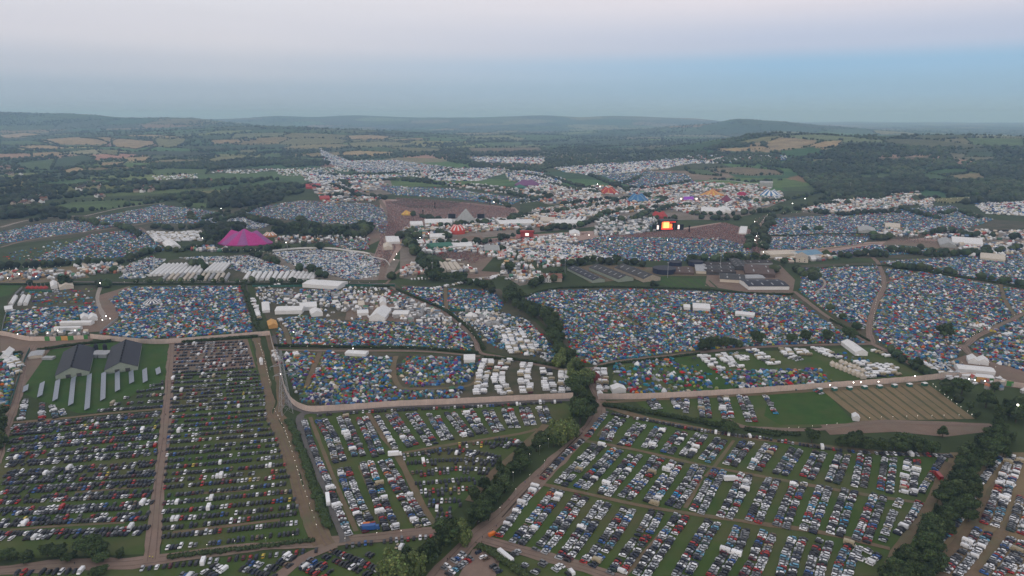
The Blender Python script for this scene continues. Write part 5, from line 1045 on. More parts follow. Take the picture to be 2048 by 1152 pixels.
# farm
def axis(p0, p1, w):
    P0, P1 = GN([p0, p1]); v = P1 - P0; D = np.hypot(*v); v /= D; u = np.array([v[1], -v[0]]); return (P0 - u * w / 2, u, v, w, D)
shed('farm_shed', None, None, 3.4, 6, M_SLATE, M_PALEWALL, 'long low black roofed shed beside the farmhouse', 'shed', 'farm sheds', A=axis((1198, 565), (1146, 540), 17))
shed('farm_shed', None, None, 4, 8, M_GREYROOF, M_PALEWALL, 'grey roofed middle shed of the three long farm sheds', 'shed', 'farm sheds', A=axis((1252, 563), (1192, 539), 22))
shed('farm_shed', None, None, 4.5, 9, M_GREYROOF, M_STONE, 'grey green roofed shed nearest the navy tanks', 'shed', 'farm sheds', A=axis((1304, 563), (1245, 540), 25))
shed('farm_shed', '1415,550 1472,550', '1471,543', 3.6, 5.2, M_BROWNG, M_GREYROOF, 'front bay of the ribbed cattle sheds at the yard centre', 'shed', 'farm sheds', 'front'); shed('farm_shed', '1414,542.6 1470,542.6', '1469,536', 3.6, 5.2, M_GREYROOF, M_GREYROOF, 'middle bay of the ribbed cattle sheds at the yard centre', 'shed', 'farm sheds', 'front'); shed('farm_shed', '1413,535.6 1469,535.6', '1468,529', 3.6, 5.2, M_BROWNG, M_GREYROOF, 'back bay of the ribbed cattle sheds at the yard centre', 'shed', 'farm sheds', 'front'); shed('farm_shed', '1440,568 1490,567', '1487,555', 4, 6, M_GREYROOF, M_CREAM, 'grey roofed shed with a pale open front in the farm yard', 'shed', 'farm sheds', 'front')
shed('farm_shed', '1470,540 1492,541', '1478,525', 5, 6.5, M_GREYROOF, M_GREYROOF, 'tall narrow grey link shed in the farm yard', 'shed', 'farm sheds'); shed('farm_shed', '1494,532 1545,531', '1535,525', 4, 5.5, M_BROWNG, M_STEEL, 'long ribbed grey shed at the back of the yard', 'shed', 'farm sheds', 'front'); shed('farm_shed', '1492,556 1550,556', '1540,537', 4.5, 6, M_BROWNR, M_BROWNR, 'broad rusty brown roofed shed in the farm yard', 'shed', 'farm sheds', 'front')
shed('farm_shed', '1490,562 1530,561', '1528,554', 3.5, 4.5, M_STEEL, M_STEEL, 'small pale grey lean shed in the farm yard', 'shed', 'farm sheds', 'front'); shed('farm_shed', '1497,580 1578,580', '1574,566', 4.5, 6.2, M_SLATE2, M_WHITE, 'blue black roofed shed with a white panelled front', 'shed', 'farm sheds', 'front')
shed('farm_shed', '1349,551 1388,550', '1383,538', 2.6, 3, M_BROWNR, M_BROWNR, 'low brown silage clamp beside the navy tanks', 'shed', 'farm sheds', 'front'); shed('farm_shed', '1392,548 1414,548', '1410,532', 3.5, 4.5, M_STEEL, M_CREAM, 'pale shed between the clamp and the cattle shed', 'shed', 'farm sheds', 'front')
for i, (x, y, r) in enumerate(((1328, 545, 15), (1350, 532, 9), (1391, 531, 10))):
    g = G(x, y); s = r * 1.0; t = empty('slurry_tank', (g.x, g.y, 0), 0, ['largest navy round slurry tank in the farm yard', 'small navy round tank behind the largest one', 'navy round tank beside the cattle shed'][i], 'tank', 'navy slurry tanks'); MB().tube((0, 0, 0), (0, 0, 6), s, n=28, cap=False).build('tank_wall', M_NAVYT, t); MB().tube((0, 0, 6), (0, 0, 6.5), s * 1.02, s * 1.02, n=28).build('rim', M_SLATE2, t)
for i, (f, b, l) in enumerate((('1081,565 1092,565', '1094,560', 'white gabled wing of the farmhouse facing the lawn'), ('1092,566 1102,565', '1104,560', 'taller white gabled wing of the farmhouse'), ('1103,565 1124,564', '1122,558', 'long brown tiled wing of the farmhouse'))): shed('farmhouse_wing', f, b, 5 + i % 2, 9 + i % 2, M_TILE, M_WHITE if i < 2 else M_STONE, l, 'house', 'farmhouse', 'depth' if i < 2 else 'front')
shed('hall', '1540,516 1600,514', '1598,506', 5, 7, M_CREAM, M_CREAM, 'long cream lit hall north of the farm', 'hall', None, 'front'); shed('hall', '1602,518 1645,514', '1640,505', 5, 9, M_LBLUE, M_WHITE, 'pale blue roofed hall beyond the farm', 'hall', None, 'front'); shed('hall', '1592,527 1616,526', '1614,517', 5, 9, M_STONE, M_CREAM, 'stone coloured gabled house beside the blue hall', 'house', None)
fh = empty('farmhouse', tuple(G(1102, 566)), 0, 'white gabled farmhouse with a long brown tiled wing beside the farm sheds', 'house')
for o_ in [o_ for o_ in COL.objects if o_.name.startswith('farmhouse_wing')]:
    for k_ in ('label', 'category', 'group'):
        if k_ in o_: del o_[k_]
    o_.name = 'gabled_wing'; lc = Vector(o_.location); o_.parent = fh; o_.location = lc - Vector(fh.location)
# marquees: foot of the front edge, a point behind its second end
MQ = 'white marquees of the festival'
for f, b, e, r, al, m, l in [('738,643 770,643', '783,625', 4, 8.5, 'depth', M_WHITE, 'large white gabled marquee above the central tents'), ('550,629 604,628', '602,619', 4, 6, 'front', M_WHITE, 'long white catering marquee by the hedge strip'), ('600,620 634,620', '633,610', 4, 6, 'front', M_WHITE, 'white marquee with scalloped front behind the long one'), ('624,635 646,632', '641,624', 3.5, 6, 'depth', M_WHITE, 'small white marquee with open gable'),
                         ('605,575 676,580', '676,569', 4.5, 6, 'front', M_WHITE, 'very long white marquee under the far hedge'), ('715,633 737,631', '736,624', 3, 4, 'front', M_WHITE, 'white flat tent left of the large gabled one'.replace('left of', 'just west of')), ('785,634 816,634', '815,626', 3, 4, 'front', M_WHITE, 'white low marquee east of the large gabled one'), ('760,616 773,613', '772,603', 3.5, 6.5, 'depth', M_WHITE, 'narrow white gabled tent in the crew camp'), ('717,615 729,615', '728,606', 3, 4.5, 'front', M_CREAM, 'cream lit tent in the crew camp'),
                         ('120,652 182,651', '181,647', 3.2, 4.2, 'front', M_WHITE, 'long white canopy inside the western gate'), ('108,662 160,661', '160,658', 3, 3.6, 'front', M_WHITE, 'second white canopy at the western gate'), ('162,640 178,641', '176,634', 3, 5.5, 'depth', M_WHITE, 'white peaked shelter by the western gate path'), ('178,641 196,641', '193,634', 3, 5.5, 'depth', M_WHITE, 'second peaked shelter by the western gate path'),
                         ('1916,745 1990,752', '1990,743', 3.2, 4.2, 'front', M_WHITE, 'long white canopy inside the eastern gate'), ('1924,758 1988,764', '1989,758', 3, 3.6, 'front', M_WHITE, 'second long white canopy at the eastern gate'), ('1936,728 1956,730', '1952,721', 3, 5.5, 'depth', M_WHITE, 'white peaked shelter inside the eastern gate'), ('1956,730 1977,732', '1974,724', 3, 5.5, 'depth', M_WHITE, 'second peaked shelter inside the eastern gate'),
                         ('1712,713 1735,712', '1705,690', 3.2, 5.5, 'depth', M_WHITE, 'long white marquee at the crossing beside the camper field'), ('1386,622 1420,623', '1418,613', 3, 5, 'front', M_WHITE, 'white canvas marquee in the great tent field'), ('1368,620 1380,620', '1378,614', 3, 4.5, 'front', M_WHITE, 'small white square tent beside the canvas marquee'), ('1470,632 1508,636', '1508,630', 2.6, 3.4, 'front', M_WHITE, 'row of white toilet cabins in the great tent field'), ('1225,787 1252,786', '1246,778', 3, 5, 'depth', M_WHITE, 'white hipped tent by the gate behind the fence'),
                         ('1706,843 1719,843', '1716,836', 2.6, 4, 'depth', M_WHITE, 'small white tent at the corner of the stubble field'), ('1196,795 1206,795', '1204,790', 2.6, 4, 'depth', M_WHITE, 'small white tent at the fence gate'), ('520,730 526,730', '525,722', 2.6, 3.6, 'depth', M_WHITE, 'little white stewards tent on the footpath'), ('928,724 950,726', '950,715', 3, 5, 'front', M_WHITE, 'white marquee by the site road crossing'), ('690,712 731,714', '731,707', 2.5, 3, 'front', M_WHITE, 'low row of white cabins along the upper track'),
                         ('0,722 18,720', '30,705', 3, 6, 'depth', M_WHITE, 'white marquee in the corner camp by the side track'), ('18,612 26,612', '36,596', 2.6, 4.4, 'depth', M_WHITE, 'long white tent, first of three on the western lawn'), ('36,611 44,611', '52,595', 2.6, 4.4, 'depth', M_WHITE, 'long white tent, second of three on the western lawn'), ('47,611 55,611', '62,595', 2.6, 4.4, 'depth', M_WHITE, 'long white tent, third of three on the western lawn'), ('10,622 26,622', '25,615', 2.6, 4, 'front', M_WHITE, 'pale small marquee at the edge of the western tents'),
                         ('118,577 148,577', '144,566', 3, 6.5, 'depth', M_CREAM, 'broad canvas coloured marquee at the western camp'), ('102,577 116,577', '114,567', 3, 5, 'depth', M_WHITE, 'white marquee beside the red tents'), ('538,658 556,656', '552,646', 3, 5, 'depth', M_ORANGEP, 'tan roofed gatehouse at the fence corner'), ('336,500 362,498', '350,487', 4, 8, 'depth', M_WHITE, 'white big canopy below the caravans'), ('525,625 540,625', '538,608', 2.6, 3.2, 'depth', M_WHITE, 'pair of long white cabins by the hedge strip'),
                         ('775,492 800,488', '795,476', 4, 7, 'front', M_WHITE, 'white market marquee at the crossroads'), ('768,502 785,500', '783,492', 4, 7, 'depth', M_CREAM, 'pale pitched marquee below the market marquee'), ('970,508 1000,506', '996,495', 4, 7, 'front', M_SILV, 'grey canvas hall in the market'), ('1110,452 1170,452', '1165,444', 5, 8, 'front', M_WHITE, 'long white backstage hall'), ('1000,452 1070,450', '1068,442', 4, 6, 'front', M_WHITE, 'long white hall of the artists compound'), ('1080,448 1110,446', '1110,438', 4, 6, 'front', M_CREAM, 'cream hall of the artists compound'),
                         ('850,450 905,449', '902,441', 4, 7, 'front', M_WHITE, 'white awning west of the grey pyramid'), ('1402,430 1450,428', '1448,420', 5, 8, 'front', M_WHITE, 'white awning behind the stage crowd'), ('1440,428 1462,427', '1458,420', 5, 9, 'depth', M_WHITE, 'white peaked tent behind the stage crowd'), ('1475,478 1492,470', '1495,456', 3, 5, 'front', M_WHITE, 'white stall block beside the lane of lamps'), ('1905,496 1965,494', '1960,482', 4, 9, 'front', M_WHITE, 'white wavy canopy at the far eastern camp'), ('1960,520 2010,524', '2008,513', 3, 5, 'front', M_CREAM, 'lit cream marquee in the eastern tent fields'),
                         ('1920,515 1950,514', '1948,505', 3, 6, 'front', M_WHITE, 'white marquee beside the lit cream one'), ('1880,494 1912,496', '1905,484', 3, 8, 'depth', M_SILV, 'grey curved stage tent on the far green'), ('1530,475 1560,470', '1570,462', 4, 5, 'front', M_PURP, 'dark violet roofed stage at the end of the hedge') if False else ('1718,470 1752,470', '1748,461', 5, 9, 'depth', M_SILV, 'grey violet roofed stage at the end of the far hedge'), ('1555,466 1590,464', '1585,456', 3, 5, 'front', M_WHITE, 'white tents block in the far eastern camp') if False else ('1770,455 1800,458', '1798,450', 3, 6, 'front', M_CREAM, 'cream marquee in the far eastern camp'),
                         ('1518,378 1545,376', '1545,372', 14, 15, 'front', M_SILV, 'tall pale grey screen block on the far hill'), ('640,401 660,400', '658,394', 4, 6, 'front', M_RED, 'flat red roofed far pavilion'), ('612,378 642,377', '640,370', 5, 9, 'front', M_RED, 'red roofed far marquee by the dark wood'), ('1140,474 1160,472', '1158,465', 3, 6, 'depth', M_WHITE, 'white pyramid topped tent by the camp field'), ('822,455 846,453', '843,446', 4, 7, 'front', M_WHITE, 'white market hall near the yellow tent'), ('860,480 890,478', '888,471', 4, 7, 'front', M_WHITE, 'white low marquee before the red striped big top'),
                         ('900,500 945,497', '942,488', 4, 6, 'front', M_WHITE, 'white bar tents in the trampled market'), ('880,492 905,490', '903,484', 5, 7, 'front', M_GRNC, 'green framed stage in the market') if False else ('862,500 906,497', '903,490', 5, 8, 'front', M_GRNC, 'dark green framed stage in the market')]:
    shed('marquee', f, b, e, r, m, m, l, 'marquee', MQ, al, over=.25)
def long_tents(spec, group, what):
    for i, (a, b, w_, m) in enumerate(spec):
        A, B = GN([a, b]); v = B - A; Ln = np.hypot(*v); v /= Ln; u = np.array([v[1], -v[0]]); shed('long_tent', None, None, 2.2, 3.9 if m is not M_TEAL else 2.5, M_WHITE if m is M_TEAL else m, m, f"{ordinal(i + 1)} {what}", 'tent', group, A=(A - u * w_ / 2, u, v, w_, Ln), over=.1)
long_tents([((300 + i * 9.6, 553 - i * .4), (330 + i * 8.4, 531 - i * .2), 4.2, M_WHITE) for i in range(11)] + [((410 + i * 8, 546), (430 + i * 7, 529), 4, M_WHITE) for i in range(5)], 'long white dormitory tents', 'long white dormitory tent from the paddock side')
long_tents([((325 + i * 10.5, 562), (338 + i * 10, 550), 3.6, M_CREAM if i % 3 else M_STEEL) for i in range(13)], 'low pale dormitory tents', 'low pale dormitory tent in the front rank by the lane')
long_tents([((490 + i * 11, 561), (499 + i * 11, 547), 4.6, M_WHITE) for i in range(9)] + [((578 + (i % 6) * 9 + i // 6 * 4, 561 - i // 6 * 5), (581 + (i % 6) * 9 + i // 6 * 4, 557 - i // 6 * 5), 4.4, M_WHITE) for i in range(18)], 'white lodge tents beside the lane', 'white lodge tent beside the far lane')
long_tents([((888 + i * 11, 545 - i), (880 + i * 10, 528), 6, M_CREAM) for i in range(4)], 'cream store tents by the trampled path', 'cream store tent by the trampled path')
long_tents([((1128 + i * 12, 446 - i * .3), (1140 + i * 10, 436), 6, M_WHITE) for i in range(4)], 'white artists tents', 'white artists tent in the compound')
long_tents([((1668 + i * 8.5, 734 + i * 3.5), (1664 + i * 8.5, 730 + i * 3.5), 4, M_CREAM) for i in range(8)] + [((1686 + i * 8.5, 731 + i * 3.5), (1682 + i * 8.5, 727 + i * 3.5), 4, M_CREAM) for i in range(6)], 'cream cabin tents by the campers', 'cream cabin tent in the double line by the campers')
long_tents([((1635 + i * 30, 783 - i * 1.6), (1642 + i * 30, 782 - i * 1.6), 3, M_TEAL) for i in range(8)], 'green portable cabins along the fence', 'green portable cabin outside the pale fence') if True else None

def big_top(label, c, w, d, peaks, mats, edge=4.0, hp=14, n=64, rings=12, stripes=16, rot=0, power=1.25, cat='big top', poles=True, R0=None):
    """a swept circus canopy: height falls from the king poles to the eaves; alternate gores take the second cloth"""
    g = G(*c); k = 1.0; t = empty('big_top', (g.x, g.y, 0), rot, label, cat); mb = MB(); R0 = R0 or min(w, d) * .62
    def zf(x, y, rr):
        best = 0
        for a, b, hp_ in peaks:   # straight from the pole to the eaves in each direction, sagging between
            dx, dy = x - a, y - b; dd = math.hypot(dx, dy)
            if dd < 1e-6: best = max(best, hp_); continue
            ex, ey = dx / dd, dy / dd; A_ = (ex / (w / 2)) ** 2 + (ey / (d / 2)) ** 2; B_ = 2 * (a * ex / (w / 2) ** 2 + b * ey / (d / 2) ** 2); C_ = (a / (w / 2)) ** 2 + (b / (d / 2)) ** 2 - 1
            t_ = (-B_ + math.sqrt(max(B_ * B_ - 4 * A_ * C_, 0))) / (2 * A_); best = max(best, hp_ * max(0, 1 - dd / t_) ** power)
        return edge + best + hp * .1 * (1 - rr ** 2)
    vs, fs, ms = [], [], []
    for j in range(rings + 1):
        rr = j / rings
        for i in range(n): a = 2 * math.pi * i / n; x, y = w / 2 * rr * math.cos(a), d / 2 * rr * math.sin(a); vs.append((x, y, zf(x, y, rr)))
    for j in range(rings):
        for i in range(n): fs.append((j * n + i, (j + 1) * n + i, (j + 1) * n + (i + 1) % n, j * n + (i + 1) % n)); ms.append((i * stripes // n) % len(mats))
    mb.add(vs, fs, ms).build('canopy', mats, t, True); sk = MB(); sv = [(w / 2 * .985 * math.cos(2 * math.pi * i / n), d / 2 * .985 * math.sin(2 * math.pi * i / n), z) for z in (0, edge) for i in range(n)]
    sk.add(sv, [(i, (i + 1) % n, n + (i + 1) % n, n + i) for i in range(n)]).build('side_wall', mats[0], t)
    for a, b, h_ in peaks: MB().tube((a, b, 0), (a, b, zf(a, b, 0) + 3), .3, .15, n=6).build('king_pole', M_STEEL, t)
    A = max(w, d) / 2 + 2; NOTENT.append([(g.x + w / 2 * 1.05 * math.cos(q), g.y + d / 2 * 1.1 * math.sin(q)) for q in np.linspace(0, 6.28, 12)[:-1]]); return t
big_top('huge pink three peaked big top beside the dark grove', (491, 487), 88, 50, [(-21, 0, 21), (1, -2, 23), (21, 0, 20)], [M_PINK, M_LILAC, M_PINK, M_PINK, M_LILAC], 1.6, 6, 90, 18, 15, power=1.2)
big_top('red and white striped domed big top near the pyramid', (915, 467), 27, 24, [(-6, 0, 8), (6, 0, 8)], [nmat('bright_red_canvas', (.55, .07, .05), (.6, .09, .06), .2, .7), nmat('bright_red_canvas', (.5, .05, .04)), M_WHITE], 7, 18, 60, 8, 30, power=.8)
big_top('blue big top with pale swirling stripes', (1275, 402), 54, 44, [(-10, 0, 16), (10, 0, 16)], [M_BLUE, M_BLUE, M_BLUE, M_LBLUE], 3, 8, 64, 12, 32, R0=34)
big_top('red swirl big top at the far tree line', (1217, 387), 56, 44, [(-9, 0, 15), (9, 0, 15)], [M_RED, M_RED, M_RED, M_ORG], 3, 8, 64, 12, 32, R0=30)
big_top('blue and white striped big top on the eastern side', (1540, 392), 58, 46, [(-10, 0, 14), (10, 0, 14)], [M_BLUE, M_WHITE], 3, 8, 64, 12, 20, R0=32); big_top('orange topped big top with ochre stripes', (1424, 391), 66, 44, [(0, 0, 15)], [M_ORG, M_YEL, M_ORG], 2, 4, 60, 12, 30, R0=40)
big_top('dusky purple big top on the far camp slope', (1055, 371), 78, 60, [(-12, 0, 14), (12, 0, 14)], [M_PURP], 4, 12, 48, 10, R0=44, power=1.1); big_top('maroon pointed tent beside the purple stage', (1452, 403), 34, 30, [(0, 0, 13)], [M_MAR], 3, 6, 40, 8, R0=19)
big_top('crimson low tent beyond the orange big top', (1483, 391), 32, 28, [(-5, 0, 7), (5, 0, 7)], [nmat('crimson_canvas', (.4, .03, .09))], 3, 6, 40, 8, R0=18); big_top('dark red peaked tent behind the lit stage', (1318, 436), 34, 28, [(-9, 0, 9), (9, 0, 9)], [M_RED], 5, 8, 48, 8, R0=17)
big_top('yellow pointed tent at the arena edge', (815, 430), 26, 22, [(-3, 0, 7)], [M_YEL, M_ORG, M_YEL], 3, 5, 40, 8, 20, R0=15); big_top('orange and white striped tent behind the pink big top', (540, 473), 24, 18, [(-5, 0, 5), (5, 0, 5)], [M_ORG, M_WHITE], 3, 5, 40, 8, 20, R0=14)
big_top('blue and white striped oval circus tent in the western camp', (305, 608), 19, 14, [(-4, 0, 3.4), (4, 0, 3.4)], [M_WHITE, nmat('ink_blue_canvas', (.03, .04, .07))], 2.4, 3.4, 56, 8, 28, R0=10, rot=.3); big_top('red and white striped helter topped tent in the market', (1005, 515), 13, 13, [(0, 0, 7)], [M_RED, M_WHITE], 3, 4, 32, 8, 16, R0=9)
big_top('orange dome tent beside the striped circus tent', (261, 608), 6, 5, [(0, 0, 1.6)], [nmat('amber_canvas', (.62, .3, .05))], 1.4, 1.6, 24, 6, R0=4); big_top('red dome tent at the mouth of the western path', (241, 622), 5.5, 5, [(0, 0, 1.5)], [M_RED], 1.2, 1.5, 24, 6, R0=4)
big_top('large red canopy below the alder belt', (1187, 757), 10, 22, [(0, 6, 1.4), (0, -6, 1.4)], [nmat('deep_red_canvas', (.14, .02, .018))], 2.4, 1.5, 32, 6, R0=8); big_top('white pointed marquee by the camp road', (1003, 500), 14, 10, [(0, 0, 4)], [M_WHITE], 2.6, 4, 32, 6, R0=8)
big_top('white twin peaked marquee among the eastern campers', (942, 634), 12, 9, [(0, 0, 3)], [M_WHITE], 2.4, 3, 32, 6, R0=7); big_top('white pointed tent beside the twin peaked marquee', (970, 634), 9, 8, [(0, 0, 4)], [M_WHITE], 2, 3, 24, 6, R0=6); big_top('green low tent on the far slope', (1040, 375), 40, 26, [(0, 0, 7)], [M_GRNC], 2, 5, 32, 6, R0=20)
for i, x in enumerate((57, 65, 74, 83, 91)): big_top(f'red canvas tent, {ordinal(i + 1)} in the line at the western camp', (x, 577), 6, 6, [(0, 0, 2)], [M_RED], 1.6, 2, 20, 5, R0=4)['group'] = 'red canvas tents in a line'
# the grey pyramid stage with its two screens
g = G(932, 444); t = empty('pyramid_stage', (g.x, g.y, 0), R(8), 'grey pyramid stage rising over the arena crowd', 'stage'); s, h = 21, 27
MB().add([(-s, -s, 0), (s, -s, 0), (s, s, 0), (-s, s, 0), (0, 0, h)], [(0, 1, 4), (1, 2, 4), (3, 0, 4), (3, 2, 1, 0)]).build('pyramid_shell', M_SILV, t); MB().add([(-s * .99, s * .99, 0), (s * .99, s * .99, 0), (0, .1, h * .99)], [(0, 1, 2)]).build('stage_opening', M_BLACK, t); MB().tube((0, 0, h - 1), (0, 0, h + 3), .5, .2, n=6).build('finial', M_BLACK, t)
for i, x in enumerate((904, 962)):
    g = G(x, 443); t = empty('video_screen', (g.x, g.y, 0), 0, f"dark video screen tower {'west' if i == 0 else 'east'} of the grey pyramid", 'screen', 'arena video screens'); MB().box((0, 0, 10.5), (15, 1.2, 9)).build('screen', M_BLACK, t); MB().box((0, -.2, 2.5), (14, 4, 5)).build('base', M_WHITE, t)
    for s_ in (-1, 1): MB().box((s_ * 7.6, 0, 8), (.7, 1.6, 16)).build('tower', M_STEEL, t)
# the lit stage
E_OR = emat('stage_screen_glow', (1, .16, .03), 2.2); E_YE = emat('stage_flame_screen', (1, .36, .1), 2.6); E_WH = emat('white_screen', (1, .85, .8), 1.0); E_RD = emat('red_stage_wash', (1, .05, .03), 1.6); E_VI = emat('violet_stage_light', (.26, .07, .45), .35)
g = G(1336, 462); t = empty('main_stage', (g.x, g.y, 0), R(6), 'stage with a glowing orange screen facing the big crowd', 'stage')
t.scale = (.82,) * 3; MB().box((0, 6, 23.5), (38, 26, 2)).build('roof', M_GREYROOF, t); MB().box((0, 14, 11), (36, 6, 22)).build('back_wall', M_BLACK, t); MB().box((0, 3, 1), (34, 16, 2)).build('deck', M_BLACK, t)
for s_ in (-1, 1): MB().box((s_ * 17, 0, 11), (2, 3, 22)).build('tower', M_BLACK, t); MB().box((s_ * 27, 2, 8), (16, 4, 12)).build('wing', M_BLACK, t); MB().box((s_ * 23.5, -.3, 8.5), (4, .4, 9)).build('side_screen', E_WH, t)
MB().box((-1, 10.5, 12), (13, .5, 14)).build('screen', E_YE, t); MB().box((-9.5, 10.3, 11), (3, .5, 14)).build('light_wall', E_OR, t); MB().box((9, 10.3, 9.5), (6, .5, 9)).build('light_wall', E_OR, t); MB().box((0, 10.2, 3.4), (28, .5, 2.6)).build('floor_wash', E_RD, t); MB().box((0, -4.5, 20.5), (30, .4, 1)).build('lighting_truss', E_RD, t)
g = G(1054, 476); t = empty('small_stage', (g.x, g.y, 0), 0, 'small red framed stage with a bright white screen', 'stage'); MB().box((0, 3, 5.5), (22, 5, 11)).build('frame', M_RED, t); MB().box((0, .3, 6), (6, .4, 4.5)).build('screen', E_WH, t); MB().box((0, 0, 12), (24, 10, 1)).build('roof', M_RED, t); MB().box((0, -1, .8), (22, 5, 1.6)).build('deck', M_BLACK, t)
for s_ in (-1, 1): MB().box((s_ * 15, 1, 2.8), (8, 5, 5.6)).build('wing', nmat('salmon_board', (.5, .22, .2)), t)
g = G(1378, 403); t = empty('violet_stage', (g.x, g.y, 0), 0, 'curved grey stage lit violet beside the maroon tent', 'stage'); m = MB()
for i in range(9):
    a0, a1 = math.pi * i / 9, math.pi * (i + 1) / 9; m.add([(-30 * math.cos(a0), 0, 16 * math.sin(a0)), (-30 * math.cos(a1), 0, 16 * math.sin(a1)), (-30 * math.cos(a1), 22, 16 * math.sin(a1)), (-30 * math.cos(a0), 22, 16 * math.sin(a0))], [(0, 1, 2, 3)])
m.build('arched_roof', M_SILV, t); MB().box((0, 6, 7), (24, 1, 9)).build('light_wall', E_VI, t)
for s_ in (-1, 1): MB().box((s_ * 19, 3, 6), (5, .6, 5)).build('screen', E_WH, t)
# a sound tower in the crowd, flags and lamp masts
for x, y, hgt_, l in ((1378, 465, 12, 'dark sound tower in the crowd before the lit stage'), (870, 418, 14, 'thin black delay tower on the arena slope'), (846, 432, 12, 'second black delay tower on the arena slope'), (980, 410, 13, 'delay tower high on the arena slope')): g = G(x, y); t = empty('delay_tower', (g.x, g.y, 0), 0, l, 'tower'); MB().box((0, 0, hgt_ / 2), (2, 2, hgt_), taper=.6).build('mast', M_BLACK, t); MB().box((0, 0, hgt_ - 1), (3, 1.5, 3)).build('speaker_array', M_BLACK, t)
for i, (x, y) in enumerate(((657, 470), (701, 470), (1335, 556), (1130, 550), (1240, 442), (745, 560), (575, 500), (1700, 380), (1600, 505), (865, 556), (1440, 540), (1020, 470))): g = G(x, y); t = empty('lamp_mast', (g.x, g.y, 0), 0, f"slender steel lamp mast {['in the dark grove', 'at the end of the dark grove', 'beside the silage clamp', 'by the farmhouse belt', 'in the middle tree line', 'at the crossroads', 'below the pink tent', 'on the far eastern belt', 'north of the farm', 'by the market road', 'behind the cattle shed', 'by the red stage'][i]}", 'lamp mast', 'steel lamp masts'); MB().tube((0, 0, 0), (0, 0, 20), .35, .2, n=6).build('pole', M_STEEL, t); MB().box((0, 0, 20), (2.2, 1, .9)).build('lamp_head', M_STEEL, t)
# ------------------------------------------------------------------ pitch the camps
CT = camp_tents
CT('12,662 18,625 60,618 140,614 192,612 190,625 150,640 118,652 105,662 40,672', 2.5, TM_BLUE, 'west', keep=.93, big=1.05)
CT('40,585 70,582 185,578 192,608 100,610 22,614', 4.2, TM_MIX, 'west', keep=.45)
CT('262,576 480,573 490,610 508,655 505,664 440,668 310,680 200,668 245,640 235,622 222,600 240,585', 2.4, TM_BLUE, 'hedge strip', keep=.96)
CT('560,640 600,632 700,645 720,640 790,646 900,648 930,662 946,690 940,702 700,693 560,690 552,664', 2.45, TM_GREY, 'central', keep=.95)
CT('622,687 652,686 654,691 622,692', 2.2, {'orange': 1}, 'orange')
CT('598,580 700,580 715,600 690,612 600,604', 2.6, TM_MIX, 'crew', keep=.8); CT('740,595 800,590 810,606 745,610', 2.6, TM_MIX, 'crew', keep=.8); CT('505,580 590,576 600,600 530,612', 3.4, TM_PALE, 'crew', keep=.45); CT('560,600 700,605 880,628 900,645 800,640 560,628', 5.5, TM_PALE, 'crew', keep=.4, shapes=WMIX); CT('690,575 790,577 870,612 800,622 700,598', 4.6, TM_PALE, 'crew', keep=.55, shapes=WMIX)
CT('574,708 640,706 700,712 785,716 788,740 778,765 812,780 930,778 918,796 760,805 645,811 606,805 584,775 566,722', 2.75, TM_GREY, 'fence', keep=.95, big=1.14)
CT('815,714 960,718 980,727 955,745 930,768 822,774 802,760 792,740', 2.75, TM_GREY, 'fence', keep=.96, big=1.12)
CT('800,574 985,582 1005,605 1000,622 890,618 830,592', 2.35, TM_BLUE, 'east', keep=.96)
CT('900,626 1000,624 1060,642 1100,690 1125,722 1095,722 1060,700 1000,690 965,670', 3.1, TM_PALE, 'east', keep=.72); CT('965,640 1010,660 1060,690 1075,715 1000,700 955,675', 2.8, TM_MIX, 'east', keep=.5); CT('1060,650 1100,690 1130,725 1105,728 1070,690', 2.5, TM_BLUE, 'east', keep=.9)
CT('1050,592 1100,582 1300,579 1580,594 1640,637 1700,672 1735,688 1640,686 1500,693 1400,699 1330,706 1190,730 1150,722 1135,680 1095,640 1040,610', 2.36, TM_MIX, 'great', keep=.97)
CT('1604,538 1755,530 1768,565 1745,620 1735,664 1660,625 1600,584', 2.3, TM_BLUE, 'crossing', keep=.97)
CT('1772,538 1850,546 1985,570 2060,584 2060,640 1960,672 1925,690 1912,715 1870,728 1820,720 1755,684 1748,650 1762,602 1780,560', 2.4, TM_MIX, 'slope', keep=.97); CT('1760,524 1900,516 2060,508 2060,576 1900,548 1790,534', 2.3, TM_BLUE, 'slope', keep=.97); CT('1940,690 2060,640 2060,745 2010,732 1958,716', 2.45, TM_MIX, 'slope', keep=.97); CT('1850,728 1915,722 1930,738 1912,752 1868,748', 2.8, TM_PALE, 'slope', keep=.85)
CT('1220,727 1330,718 1400,745 1440,785 1270,789 1225,775', 3.2, TM_MIX, 'meadow', keep=.72, big=1.1, bare=.4); CT('1340,718 1430,716 1470,782 1400,785 1350,760', 5.5, TM_MIX, 'meadow', keep=.3); CT('1430,742 1540,740 1640,738 1665,765 1640,776 1480,784', 2.9, TM_GREY, 'meadow', keep=.9, big=1.1); CT('1660,702 1720,712 1740,725 1690,730', 3.2, TM_BLUE, 'meadow', keep=.5)
CT('-20,725 42,708 20,800 15,815 -20,820', 2.7, TM_GREY, 'corner', keep=.95, big=1.1)
